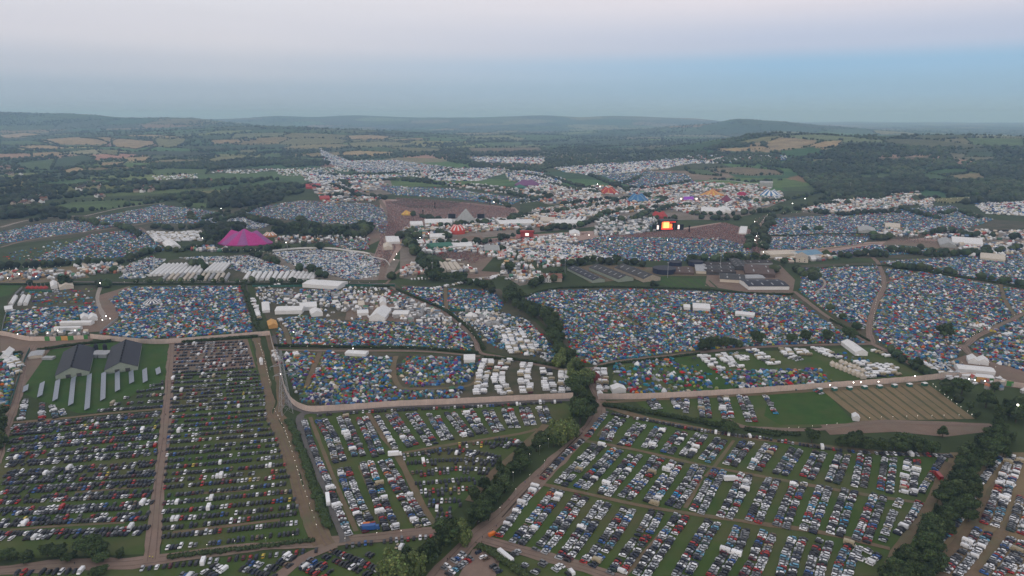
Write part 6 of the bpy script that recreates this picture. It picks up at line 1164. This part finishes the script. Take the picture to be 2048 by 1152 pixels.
# middle distance
CT('1160,484 1200,474 1440,478 1500,492 1508,512 1380,522 1230,522 1150,500', 2.6, TM_BLUE, 'stage', keep=.97, far=True); CT('1050,500 1110,486 1150,490 1235,521 1050,521', 3.0, TM_WHITE, 'pale', keep=.9, shapes=WMIX, big=1.2)
CT('1535,438 1620,434 1800,420 1900,412 1985,440 1940,456 1830,466 1760,470 1560,473 1530,470', 2.9, TM_BLUE, 'far', keep=.95, big=1.1); CT('1528,477 1650,473 1740,475 1725,488 1600,500 1535,498', 2.7, TM_BLUE, 'far', keep=.96); CT('1640,508 1750,490 1830,494 1880,504 1770,511', 2.7, TM_BLUE, 'far', keep=.95)
CT('-20,470 60,452 170,438 262,447 180,462 60,478 -20,492', 2.8, TM_BLUE, 'far', keep=.95); CT('100,505 180,470 285,458 330,500 280,512 150,522 60,522', 3.0, TM_BLUE, 'far', keep=.85, bare=.25); CT('-10,515 100,485 150,480 100,520 -10,522', 6, TM_MIX, 'far', keep=.4)
CT('185,437 320,410 440,425 400,432 300,443 270,447', 2.9, TM_BLUE, 'far', keep=.95, big=1.1); CT('300,447 440,428 450,440 400,447', 3, TM_BLUE, 'far', keep=.9); CT('415,445 445,430 560,442 520,458 440,455', 3, TM_PALE, 'far', keep=.9); CT('475,422 600,402 740,408 782,425 770,470 742,456 600,442 505,432', 2.9, TM_MIX, 'far', keep=.96, big=1.1)
CT('750,372 900,378 1045,398 1020,412 960,404 900,396 790,390', 4, TM_BLUE, 'far', keep=.95, big=1.5); CT('640,300 700,322 790,322 900,335 920,342 840,346 720,345 650,326', 7, TM_PALE, 'far', keep=.95, big=2.3)
CT('360,516 500,512 560,530 600,545 500,548 430,530 390,522', 2.7, TM_PALE, 'far', keep=.9); CT('545,506 620,500 700,505 740,512 770,528 760,552 700,560 640,545 590,532', 2.5, TM_PALE, 'far', keep=.95); CT('650,483 735,480 738,500 690,499', 2.5, TM_MIX, 'far', keep=.95); CT('255,530 300,515 330,520 290,556 240,558', 2.7, TM_PALE, 'far', keep=.85)
CT('1050,392 1110,398 1040,408', 5, TM_PALE, 'far', keep=.7); CT('1200,352 1300,348 1370,352 1400,372 1280,378', 5, TM_BLUE, 'far', keep=.95, big=1.7)
# white canvas towns on the far slopes
for s, st, b, kp in (('1110,338 1240,330 1370,322 1570,333 1570,337 1380,336 1330,344 1230,350 1180,352 1130,345', 8, 2.6, .85), ('820,352 890,338 1010,338 1020,343 960,362 880,362', 7, 2.3, .85), ('1010,345 1060,342 1130,360 1110,372 1020,362', 7, 2.2, .8), ('940,318 1090,318 1085,328 960,326', 9, 3.0, .9), ('600,345 700,352 800,352 840,342 850,348 760,362 620,372', 9, 2.6, .6),
                     ('1060,358 1120,362 1130,376 1080,376', 6, 2, .6), ('1950,410 2060,402 2060,432 1975,428', 4, 1.7, .9), ('540,340 680,334 700,343 570,354', 11, 2.0, .4), ('400,345 480,340 560,338 500,348', 11, 2, .4), ('305,353 395,348 400,356 312,361', 10, 1.8, .5), ('1890,492 2050,496 2060,506 1960,510', 5, 1.6, .6), ('0,545 70,538 60,550 0,556', 6, 1.5, .5)):
    CT(s, st, TM_WHITE if b < 2.1 else TM_PALE, 'pale', shapes=WMIX, keep=kp, big=b)
# the 300 that show largest
tp = np.array([(t[1], t[2], .8) for t in TENTS]); tj = PJ(tp); tv = (tj[:, 0] > 3) & (tj[:, 0] < 2045) & (tj[:, 1] < 1150); dist = np.hypot(tp[:, 0], tp[:, 1]); order = np.argsort(np.where(tv, dist / np.array([t[4] for t in TENTS]) ** .3, 1e6))
M_TENT = amat('tent_cloth', .65, .25); M_TENTO = amat('tent_cloth_single', .65, .25, obj=True); M_DOOR = nmat('tent_door_mesh', (.09, .095, .105), (.13, .135, .145), 3, .8); M_POLE = MATS['dark_trim']
TS = {}
for k, mb in TENT.items():
    tg = sorted(set(mb.m)); mb.m = [tg.index(x) for x in mb.m]; TS[k] = mb.mesh(k.replace(' ', '_'), [{0: M_TENTO, 3: M_DOOR, 5: M_POLE}[x] for x in tg])
PLACE = {'fence': 'behind the long pale fence, counted from the pylon', 'corner': 'in the corner camp by the side track', 'meadow': 'in the meadow camp above the fence', 'central': 'in the central camp under the catering marquees', 'great': 'in the great tent field', 'west': 'in the western camp', 'hedge strip': 'in the camp by the hedge strip', 'slope': 'on the eastern slope', 'east': 'in the camp beside the stream belt', 'orange': 'in the orange cluster'}
ind = set(order[:300].tolist()); byreg = {}
for i in ind: byreg.setdefault(TENTS[i][6], []).append(i)
for reg, ids in byreg.items():
    fl = GN([(600, 820), (1146, 798)]); d = segdist(tp[ids][:, :2], fl) if reg == 'fence' else dist[ids] - dist[ids].min(); rows = {}
    for i, dd in zip(ids, d): rows.setdefault(int(dd / 3.2), []).append(i)
    for rn, key in enumerate(sorted(rows)):
        for cn, i in enumerate(sorted(rows[key], key=lambda q: tp[q][0])):
            kd, x, y, rz, sc, cl, _ = TENTS[i]; o = link(bpy.data.objects.new(kd.replace(' ', '_'), TS[kd])); o.location = (x, y, .08); o.rotation_euler = (0, 0, rz); o.scale = (sc, sc, sc * random.uniform(.92, 1.1)); f = random.uniform(.85, 1.15); o.color = (*[v * f for v in CLOTH[cl]], 1)
            lab = f"{cl} {kd}, {ordinal(cn + 1)} in row {ordinal(rn + 1)} {PLACE.get(reg, 'in the far camps')}" if False else f"{cl} {kd}, {ordinal(cn + 1)} of the {ordinal(rn + 1)} row {PLACE.get(reg, 'in the far camps')}"
            tag(o, ' '.join(lab.split()[:16]), 'tent', 'tents pitched in the camps')
bt = []
far = dist > 1150
for T, m in ((KT, ~far), (KF, far)):
    for k in TENT:
        j = [i for i in np.where(m)[0] if TENTS[i][0] == k and i not in ind]
        if not j: continue
        n = len(j); c = np.array([CLOTH[TENTS[i][5]] for i in j]) * RNG.uniform(.78, 1.22, (n, 1)); s = np.array([TENTS[i][4] for i in j])
        c2 = np.where(RNG.random((n, 1)) < .5, c * .45, c * .5 + .07)
        bt.append((T[k], np.array([(TENTS[i][1], TENTS[i][2], .08 + HZ(TENTS[i][1], TENTS[i][2])) for i in j]), np.array([TENTS[i][3] for i in j]), np.stack([s, s, s * RNG.uniform(.9, 1.15, n)], 1), c, c2))
mass('tents', bt, M_TENT, label='the rest of the small tents covering the camps')
print('TENTS', len(TENTS))

# ------------------------------------------------------------------ market stalls and cabins
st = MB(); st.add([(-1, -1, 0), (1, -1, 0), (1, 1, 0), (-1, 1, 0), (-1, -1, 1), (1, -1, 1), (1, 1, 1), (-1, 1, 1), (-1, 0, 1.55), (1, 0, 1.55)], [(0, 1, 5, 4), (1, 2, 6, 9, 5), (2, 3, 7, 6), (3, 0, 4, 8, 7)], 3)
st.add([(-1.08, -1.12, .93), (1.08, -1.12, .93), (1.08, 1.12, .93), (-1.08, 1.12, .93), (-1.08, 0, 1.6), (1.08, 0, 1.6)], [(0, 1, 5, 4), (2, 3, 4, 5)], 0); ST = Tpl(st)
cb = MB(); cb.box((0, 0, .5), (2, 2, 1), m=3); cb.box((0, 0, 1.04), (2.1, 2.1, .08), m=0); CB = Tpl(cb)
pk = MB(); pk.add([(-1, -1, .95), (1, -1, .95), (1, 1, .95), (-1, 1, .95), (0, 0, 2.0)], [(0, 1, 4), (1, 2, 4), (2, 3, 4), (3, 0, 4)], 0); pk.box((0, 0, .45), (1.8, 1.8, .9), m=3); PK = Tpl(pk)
STALLC = [(.7, .7, .69)] * 8 + [(.58, .5, .4)] * 3 + [(.5, .2, .12), (.42, .1, .08), (.3, .31, .32), (.3, .31, .32), (.12, .2, .3), (.1, .22, .15), (.45, .3, .15)]
STALLS = []
def stalls(poly, n, lo, hi, where, cols=STALLC, h=2.6):
    n = int(n * (1.9 if n > 130 else 1.3))
    poly = px(poly); g = GN(poly); a = g.min(0); b = g.max(0); P = RNG.uniform(a, b, (n * 6, 2)); P = P[inpoly(P, g.tolist())][:n]
    for q in NOTENT: P = P[~inpoly(P, q)]
    for line, hw in ROADS:
        if len(P): P = P[segdist(P, line) > hw + 2]
    for x, y in P: STALLS.append((random.choice([0, 0, 1, 1, 2]), x, y, random.choice([0, 0, 1.57]) + random.gauss(.15, .25), random.uniform(lo, hi), random.uniform(lo, hi) * .7, random.uniform(.8, 1.4) * h, random.choice(cols), where))
for s, n, lo, hi, w_ in [('800,462 880,440 1000,440 1060,432 1180,420 1200,430 1120,452 1040,458 900,470 830,480', 520, 1.6, 4.5, 'in the market west of the red stage'), ('1060,420 1200,402 1260,395 1330,388 1380,395 1340,420 1250,428 1180,435 1080,436', 560, 1.6, 4.5, 'in the lanes below the blue big top'), ('1190,445 1220,432 1310,438 1320,462 1260,472 1190,474', 330, 1.6, 4.5, 'in the crew yard beside the lit stage'), ('1300,392 1420,388 1560,384 1570,402 1480,425 1380,428 1330,418', 620, 1.8, 5, 'in the lanes round the violet stage'),
                         ('1600,420 1690,398 1820,394 1830,412 1750,422 1640,428', 420, 1.8, 4.5, 'in the green craft fields'), ('1820,405 1870,398 1860,420', 60, 2, 4, 'in the green craft fields'), ('1650,376 1830,374 1840,392 1700,394', 160, 2, 6, 'on the far lit terrace'), ('1180,372 1280,378 1400,366 1540,372 1540,385 1400,385 1250,390 1140,392', 380, 2, 6, 'in the far lanes by the red big top'), ('1050,372 1180,378 1210,398 1100,410 1040,392', 260, 2, 5, 'on the far dance field'), ('620,372 740,360 780,368 740,385 640,395', 160, 2.5, 7, 'in the far pale compound'),
                         ('640,395 760,392 770,402 650,408', 90, 2, 6, 'beside the flat red pavilion'), ('880,365 1000,372 1050,380 1040,390 920,378', 90, 2.5, 6, 'on the far camp lane'), ('930,500 1000,488 1060,478 1130,470 1160,485 1060,500 1000,520', 260, 1.5, 3.5, 'in the trampled market'), ('800,490 880,480 960,490 940,505 860,510', 140, 1.5, 4, 'by the green framed stage'), ('560,474 680,472 740,478 740,486 600,488 545,486', 90, 1.2, 3, 'on the fairground strip'), ('1550,520 1660,508 1680,520 1580,526', 40, 2, 5, 'north of the farm'),
                         ('1840,478 1900,462 2060,462 2060,478 1960,482', 130, 1.5, 4, 'in the far eastern bar lane'), ('1780,458 1850,466 1830,474 1740,474', 60, 1.5, 4, 'in the far eastern bar lane'), ('1900,490 2060,486 2060,500 1940,503', 120, 1.6, 4, 'by the grey stage tent'), ('560,585 700,590 800,600 900,630 860,645 700,628 560,625', 150, 1.2, 3.2, 'in the crew camp'), ('820,590 900,640 940,655 860,652 800,640', 110, 1.2, 2.8, 'in the crew camp'), ('800,540 850,520 870,545 800,556', 60, 1.4, 4, 'beside the market road'), ('880,545 960,548 920,530 900,520', 40, 1.4, 4, 'by the cream store tents'),
                         ('1000,545 1060,535 1100,555 1040,570', 70, 1.2, 3.5, 'by the farm drive'), ('0,548 110,540 170,555 120,562 0,562', 70, 1.2, 3, 'round the little paddock'), ('150,530 240,528 250,545 180,552', 60, 1.4, 3, 'behind the round oak'), ('400,492 470,500 440,506 380,502', 40, 1.5, 4, 'behind the pink big top'), ('930,620 1000,636 1020,660 960,650', 50, 1.2, 2.6, 'among the eastern campers'), ('1380,605 1425,612 1430,622 1370,622', 24, 1, 2.2, 'in the great tent field'), ('1930,650 1990,655 1960,668', 18, 1.2, 2.4, 'on the eastern slope'), ('1860,735 2050,770 2050,790 1960,780', 26, 1, 2.4, 'outside the eastern gate'), ('40,668 180,662 190,672 60,678', 16, 1, 2.2, 'outside the western gate')]:
    if w_ == 'by the farm drive': stalls('1000,512 1060,505 1130,512 1140,530 1060,540 1000,538', 90, 1.3, 3.5, 'behind the farmhouse belt')
    stalls(s, int(n * .6) if 'crew' in w_ else n, lo, hi, w_, [(.7, .7, .69)] * 6 + [(.3, .31, .32)] * 4 + [(.1, .22, .15), (.12, .2, .3), (.58, .5, .4)] if 'crew' in w_ or 'campers' in w_ else STALLC)
sp_ = np.array([(s[1], s[2], 1) for s in STALLS]); dist = np.hypot(sp_[:, 0], sp_[:, 1]); order = np.argsort(dist); M_STALL = amat('stall_cloth', .7, .2); M_STO = amat('stall_cloth_single', .7, .2, obj=True); M_STW = nmat('stall_wall', (.3, .29, .28), (.4, .39, .37), .6)
SM = []
for mb in (st, cb, pk):
    tg = sorted(set(mb.m)); mb.m = [tg.index(x) for x in mb.m]; SM.append(mb.mesh('stall', [{0: M_STO, 3: M_STW}[x] for x in tg]))
cn = {}; SN = ['gabled stall', 'flat topped cabin', 'peaked stall']
def cname(c): return {(.7, .7, .69): 'white', (.58, .5, .4): 'cream', (.5, .2, .12): 'orange', (.42, .1, .08): 'red', (.3, .31, .32): 'grey', (.12, .2, .3): 'blue', (.1, .22, .15): 'green', (.45, .3, .15): 'tan'}[c]
for i in order[:300]:
    k, x, y, rz, a, b, h, c, where = STALLS[i]; o = link(bpy.data.objects.new(['market_stall', 'site_cabin', 'peaked_stall'][k], SM[k])); o.location = (x, y, .1); o.rotation_euler = (0, 0, rz); o.scale = (a, b, h); o.color = (*c, 1); key = (cname(c), SN[k], where); cn[key] = cn.get(key, 0) + 1
    tag(o, f"{key[0]} {key[1]} {where}, {ordinal(cn[key])} nearest of its colour", 'stall', 'stalls and cabins of the site')
j = order[300:]; bt = []
for k, T in enumerate((ST, CB, PK)):
    q = [STALLS[i] for i in j if STALLS[i][0] == k]
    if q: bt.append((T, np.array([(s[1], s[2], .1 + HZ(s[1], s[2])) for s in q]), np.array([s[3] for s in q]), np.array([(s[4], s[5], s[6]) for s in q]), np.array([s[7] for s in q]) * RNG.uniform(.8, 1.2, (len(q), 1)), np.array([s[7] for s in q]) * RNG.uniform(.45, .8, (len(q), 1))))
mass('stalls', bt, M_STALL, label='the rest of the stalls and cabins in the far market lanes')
# red roofed villages among the far trees
hb = []; VILL = ['420,560 640,530 640,570 430,600', '0,450 140,465 130,510 0,500', '180,630 300,620 290,660 150,665', '780,575 910,570 900,600 790,600', '60,630 240,650 230,690 40,670', '560,620 620,628 600,640 560,636', '1220,530 1260,540 1230,555']
hn = 0
for vi, s in enumerate(VILL):
    g = GN(px(s, *Z6)); P = RNG.uniform(g.min(0), g.max(0), (400, 2)); P = P[inpoly(P, g.tolist())][:14 if vi < 5 else 4]
    for x, y in P:
        hn += 1; t = empty('village_house', (x, y, HZ(x, y)), random.uniform(0, 3.1), f"{random.choice(['red tiled', 'brown tiled', 'pale walled'])} village house, {ordinal(hn)} among the far western trees", 'house', 'village houses among the trees'); W_, D_ = random.uniform(7, 11), random.uniform(9, 17)
        MB().add([(-W_ / 2, -D_ / 2, 0), (W_ / 2, -D_ / 2, 0), (W_ / 2, D_ / 2, 0), (-W_ / 2, D_ / 2, 0), (-W_ / 2, -D_ / 2, 5.5), (W_ / 2, -D_ / 2, 5.5), (W_ / 2, D_ / 2, 5.5), (-W_ / 2, D_ / 2, 5.5), (0, -D_ / 2, 9), (0, D_ / 2, 9)], [(0, 1, 5, 8, 4), (1, 2, 6, 5), (2, 3, 7, 9, 6), (3, 0, 4, 7)]).build('wall', random.choice([M_WHITE, M_STONE, M_STONE]), t)
        MB().add([(-W_ / 2 - .4, -D_ / 2 - .3, 5.3), (0, -D_ / 2 - .3, 9.2), (0, D_ / 2 + .3, 9.2), (-W_ / 2 - .4, D_ / 2 + .3, 5.3), (W_ / 2 + .4, -D_ / 2 - .3, 5.3), (W_ / 2 + .4, D_ / 2 + .3, 5.3)], [(0, 1, 2, 3), (1, 4, 5, 2)]).build('roof', random.choice([M_TILE, M_TILE, M_BROWNR, M_GREYROOF]), t)

# ------------------------------------------------------------------ the crowd
fg = MB(); fg.box((0, 0, .4), (.34, .26, .8), m=3, taper=1.1); fg.box((0, 0, 1.1), (.46, .28, .6), m=0, taper=.85); fg.ball((0, 0, 1.58), .15, m=7, n=5, k=2); FG_ = Tpl(fg); TAGCOL[7] = (.26, .15, .11)
bt = []; CR = np.array([(.02, .02, .025), (.05, .05, .06), (.4, .4, .4), (.3, .12, .1), (.32, .2, .15), (.1, .12, .2), (.28, .05, .05), (.36, .27, .22), (.15, .15, .16), (.33, .2, .17)])
def crowd(s, n):
    g = GN(px(s)); P = RNG.uniform(g.min(0), g.max(0), (n * 3, 2)); P = P[inpoly(P, g.tolist())][:n]; n = len(P); k = RNG.integers(0, len(CR), n)
    for q in NOTENT:
        m = ~inpoly(P, q); P, k = P[m], k[m]
    n = len(P); bt.append((FG_, np.column_stack([P, np.full(n, .15)]), RNG.uniform(0, 6.3, n), np.column_stack([RNG.uniform(.95, 1.25, n)] * 2 + [RNG.uniform(.92, 1.08, n)]), CR[k] * RNG.uniform(1.0, 1.7, (n, 1)), CR[RNG.integers(0, len(CR), n)] * .8))
crowd('770,402 880,405 960,412 1030,418 1035,430 980,440 890,445 820,460 785,480 770,470 775,430', 22000); crowd('790,396 900,402 1010,414 900,414 800,410', 4000); crowd('760,440 800,450 790,500 770,535 745,530 760,480', 3500)
crowd('1290,466 1370,460 1450,446 1500,462 1492,492 1440,478 1300,474 1220,476', 16000); crowd('1200,466 1290,468 1290,476 1200,474', 1800); crowd('900,500 960,482 1060,474 1180,466 1100,488 1000,500 945,530', 4500); crowd('860,505 930,496 940,520 890,522', 1200); crowd('1505,440 1535,430 1515,500 1500,500', 900); crowd('1460,480 1530,500 1530,520 1500,505', 900)
crowd('1300,400 1460,395 1500,410 1380,420 1300,412', 3500); crowd('1060,425 1180,412 1200,420 1100,432', 1500); crowd('1780,470 1900,468 1900,488 1800,486', 500); crowd('560,478 740,476 740,486 560,488', 900)
mass('crowd', bt, amat('clothing', .8, .1), label='the festival crowd in front of the stages')
# single walkers on the near roads
sk = bpy.data.meshes.new('walker_skin'); J = [(0, 0, .95), (0, 0, 1.2), (0, 0, 1.42), (0, 0, 1.55), (0, .02, 1.7), (-.1, .05, .5), (-.1, .12, .06), (.1, -.06, .5), (.1, -.16, .06), (-.22, 0, 1.38), (-.27, -.1, 1.1), (-.25, -.02, .86), (.22, 0, 1.38), (.27, .1, 1.1), (.25, .16, .86), (-.1, 0, .9), (.1, 0, .9)]
sk.from_pydata(J, [(0, 1), (1, 2), (2, 3), (3, 4), (0, 15), (15, 5), (5, 6), (0, 16), (16, 7), (7, 8), (2, 9), (9, 10), (10, 11), (2, 12), (12, 13), (13, 14)], []); so_ = link(bpy.data.objects.new('walker_skin', sk)); so_.modifiers.new('s', 'SKIN')
for v, r in zip(sk.skin_vertices[0].data, (.15, .15, .14, .06, .1, .075, .05, .075, .05, .06, .045, .035, .06, .045, .035, .1, .1)): v.radius = (r, r * .85)
sk.skin_vertices[0].data[0].use_root = True; so_.modifiers.new('u', 'SUBSURF').levels = 1; dg = bpy.context.evaluated_depsgraph_get(); wm = bpy.data.meshes.new_from_object(so_.evaluated_get(dg)); bpy.data.objects.remove(so_)
M_SKIN = nmat('skin', (.38, .22, .16), None, 5); M_TOP = amat('walker_top', .8, .1, obj=True); M_JEAN = nmat('dark_trousers', (.03, .035, .05), None, 5); M_HAIR = nmat('brown_hair', (.05, .03, .02), None, 5)
for m in (M_SKIN, M_TOP, M_JEAN, M_HAIR): wm.materials.append(m)
for p in wm.polygons: z = p.center.z; p.material_index = 3 if z > 1.73 else 0 if z > 1.47 or (abs(p.center.x) > .2 and z < 1.05) else 1 if z > .9 else 2
for i, (x, y, c, l) in enumerate([(958, 1048, (.5, .5, .5), 'pale'), (1005, 1012, (.02, .02, .02), 'dark'), (1018, 1003, (.3, .05, .05), 'red'), (1050, 968, (.05, .1, .3), 'blue'), (1076, 955, (.02, .02, .02), 'black'), (1086, 942, (.4, .4, .4), 'grey'), (1120, 905, (.02, .02, .03), 'dark'), (1150, 880, (.3, .3, .3), 'grey'), (1165, 862, (.1, .02, .02), 'maroon'), (1190, 826, (.5, .5, .5), 'white'), (1198, 815, (.02, .03, .05), 'navy'), (993, 1055, (.1, .1, .1), 'charcoal'), (985, 1062, (.45, .4, .3), 'cream'), (895, 1122, (.02, .02, .02), 'black'), (900, 1118, (.2, .05, .05), 'red'), (965, 1078, (.1, .1, .1), 'dark'), (676, 1070, (.02, .02, .02), 'black'), (150, 1130, (.02, .02, .03), 'dark'), (332, 832, (.03, .03, .05), 'navy'), (328, 880, (.1, .1, .12), 'grey'), (325, 905, (.02, .02, .02), 'black'), (840, 1015, (.5, .25, .05), 'orange'), (1460, 838, (.4, .1, .05), 'rust'), (300, 1118, (.6, .6, .1), 'yellow'), (306, 1119, (.6, .6, .1), 'bright yellow'), (1240, 797, (.5, .5, .1), 'yellow green')]):
    g = G(x, y); o = link(bpy.data.objects.new('person', wm)); o.location = (g.x, g.y, .25); o.rotation_euler = (0, 0, random.uniform(0, 6.28)); o.color = (*c, 1)
    w_ = 'near the tents gate' if y < 830 and x > 900 else 'on the upper main road' if x > 1040 and y < 960 else 'at the junction' if x > 880 and y > 1040 else 'on the main road' if x > 900 else 'on the field road' if x < 345 and y < 1000 else 'by the lower road' if y > 1040 else 'on the middle track'
    tag(o, f"person in a {l} top walking {w_}, {ordinal(i + 1)} of the walkers", 'person', 'people walking on the tracks')

# ------------------------------------------------------------------ lamps
E_BULB = emat('lamp_bulb', (1, .93, .82), 5); E_BRIGHT = emat('flood_light', (1, .95, .88), 16); E_GREEN = emat('green_lamp', (.5, 1, .3), 5)
LAMPS = []
def lamps(s, step, where, h=3.6, r=.2, z=(1, 0, 0)):
    r *= .45; step *= 1.25 if step < 8 else 1.1
    for k, (p, d) in enumerate(walk(smooth(GN(px(s, *z)), 2), step, .25)): LAMPS.append((p[0], p[1], h, r, f"festoon lamp on a pole, {ordinal(k + 1)} along {where}"))
lamps('518,690 528,720 540,770', 6, 'the upper footpath', 2.2); lamps('548,820 562,848 578,887 597,950 619,1012 634,1059', 5, 'the hedge between the footpaths', 2.2, .2); lamps('320,1112 380,1107 480,1094 560,1086 640,1076', 15, 'the lower road beside the long field'); lamps('660,1095 740,1080 800,1074 860,1066', 13, 'the lower road below the car files')
lamps('965,1045 1010,985 1050,935 1085,905 1110,885', 12, 'the hedge trees of the main road', 6, .22); lamps('985,1050 1040,985 1090,935', 16, 'the near edge of the main road', 5, .2); lamps('1330,708 1400,700 1480,690 1600,682 1690,676', 9, 'the lamp lit track', 4, .24); lamps('1195,726 1260,716 1320,708', 10, 'the dark end of the lamp lit track', 4, .2)
lamps('1565,862 1640,856 1700,848', 8, 'the meadow edge', 2, .22); lamps('1725,841 1800,838 1870,836 1945,834', 9, 'the stubble field edge', 2, .22); lamps('1862,770 1890,795 1920,818 1950,838', 5, 'the stubble field side', 2, .24); lamps('1925,690 1960,668 2000,648 2045,628', 5, 'the eastern hillside path', 3, .22)
lamps('1745,664 1752,605 1768,565', 7, 'the crossing track', 3, .18); lamps('240,570 300,568 400,568 480,568 600,568 700,570 780,573', 10, 'the far lane', 4, .26); lamps('600,818 590,812', 9, 'the fence bend') if False else None
lamps('560,698 700,700 840,702 950,706', 17, 'the upper track', 3, .2); lamps('800,578 850,600 900,626 930,650 955,690', 12, 'the curving site road', 3, .2); lamps('0,545 40,540 90,540 140,538', 7, 'the little paddock', 4, .3); lamps('255,527 280,522 310,517', 8, 'the dormitory lane', 4, .3)
lamps('440,508 500,506 540,512 570,525 590,540', 8, 'the pink tent hedge', 5, .3); lamps('560,490 600,490 640,490 700,480 740,478', 10, 'the fairground', 5, .32); lamps('190,650 205,640 215,628', 9, 'the western gate'); lamps('1880,735 1920,732 1990,742', 12, 'the eastern gate')
lamps('1560,432 1640,426 1740,420 1830,412 1900,402 2040,398', 17, 'the far eastern hedge', 6, .45); lamps('1525,500 1515,470 1530,440 1545,425', 24, 'the lane east of the crowd', 6, .4); lamps('1750,512 1800,508 1860,512 1920,512', 14, 'the eastern belt', 5, .4); lamps('1240,484 1240,470', 30, 'the crowd edge')
FL = [(587, 664, 'at the fence corner behind the gatehouse'), (561, 748, 'on the footpath by the pylon'), (706, 697, 'in the middle of the upper track hedge'), (38, 548, 'in the little paddock'), (15, 556, 'at the paddock edge'), (72, 553, 'beside the paddock tents'), (200, 566, 'by the western service road'), (95, 666, 'on the western gate canopy'), (115, 661, 'on the second canopy'), (150, 661, 'at the end of the second canopy'), (212, 632, 'on the trampled western path'), (220, 637, 'further down the trampled path'), (205, 640, 'at the mouth of the trampled path'), (35, 668, 'inside the western fence'),
      (631, 453, 'in the dark grove'), (600, 450, 'in the back of the grove'), (442, 417, 'at the far hedge corner'), (405, 476, 'by the caravans'), (572, 485, 'on the fairground'), (793, 508, 'below the market marquee'), (788, 519, 'on the crossroads lane'), (780, 548, 'near the crossroads'), (936, 530, 'on the trampled path'), (840, 475, 'in the market trees'), (857, 467, 'by the striped dome'), (988, 404, 'on the arena slope'), (1195, 368, 'on the far hill path'), (1200, 373, 'below the hill path'), (1509, 443, 'at the head of the lamp lane'), (1513, 472, 'halfway down the lamp lane'), (1510, 480, 'lower down the lamp lane'), (1527, 504, 'at the foot of the lamp lane'), (1585, 407, 'in the far eastern trees'), (1610, 397, 'by the craft fields'), (1623, 385, 'above the craft fields'), (1720, 483, 'at the end of the far tents'), (1660, 770, 'on the first cream tent above the fence'), (1707, 765, 'at the foot of the cream tents'), (1722, 764, 'beside the cream tents'), (1757, 763, 'among the white campers'), (1830, 752, 'at the corner of the camper field'), (1760, 680, 'at the track crossing'), (1950, 760, 'on the gate canopy'), (1970, 762, 'on the end of the gate canopy'), (1938, 758, 'at the start of the gate canopy'), (1335, 480, 'in front of the crowd'), (1220, 478, 'in the bar lane'), (1178, 470, 'at the bar end'), (1150, 470, 'by the white pyramid tent')]
for x, y, w_ in FL: g = G(x, y, 6); LAMPS.append((g.x, g.y, 6, .3 * max(1, math.hypot(g.x, g.y) / 900), 'F' + w_))
BM = MB().ball((0, 0, 0), 1, n=8, k=4).mesh('bulb', E_BULB); FM = MB().ball((0, 0, 0), 1, n=8, k=4).mesh('bulb', E_BRIGHT); PM = MB().tube((0, 0, 0), (0, 0, 1), .045, n=5).mesh('lamp_pole', M_STEEL)
LAMPS.sort(key=lambda q: math.hypot(q[0], q[1])); print('LAMPS', len(LAMPS))
for x, y, h, r, l in LAMPS[:430]:
    e = empty('festoon_lamp' if l[0] != 'F' else 'flood_light', (x, y, 0), 0, l if l[0] != 'F' else 'bright white flood light ' + l[1:], 'lamp', 'festoon lamps along the tracks' if l[0] != 'F' else 'bright flood lights'); p = link(bpy.data.objects.new('pole', PM), e); p.scale = (1, 1, h); b = link(bpy.data.objects.new('bulb', BM if l[0] != 'F' else FM), e); b.location = (0, 0, h); b.scale = (r,) * 3
g = G(2030, 840); e = empty('flood_light', (g.x, g.y, 0), 0, 'green white flood light inside the dark corner wood', 'lamp', 'bright flood lights'); p = link(bpy.data.objects.new('pole', PM), e); p.scale = (1, 1, 11); b = link(bpy.data.objects.new('bulb', FM), e); b.location = (0, 0, 11); b.scale = (.5,) * 3
# ------------------------------------------------------------------ the air
hz = MB().box((0, 14500, 175), (57000, 32000, 410)).build('haze', [])
hm = bpy.data.materials.new('haze_air'); hm.use_nodes = True; N, L = hm.node_tree.nodes, hm.node_tree.links; N.clear()
ho = N.new('ShaderNodeOutputMaterial'); hv = N.new('ShaderNodeVolumePrincipled'); L.new(hv.outputs[0], ho.inputs['Volume'])
hv.inputs['Color'].default_value = (.45, .68, 1, 1); hv.inputs['Density'].default_value = 8.6e-5; hv.inputs['Anisotropy'].default_value = 0.0
hv.inputs['Absorption Color'].default_value = (.28, .48, 1, 1)
hz.data.materials.append(hm); tag(hz, kind='stuff')
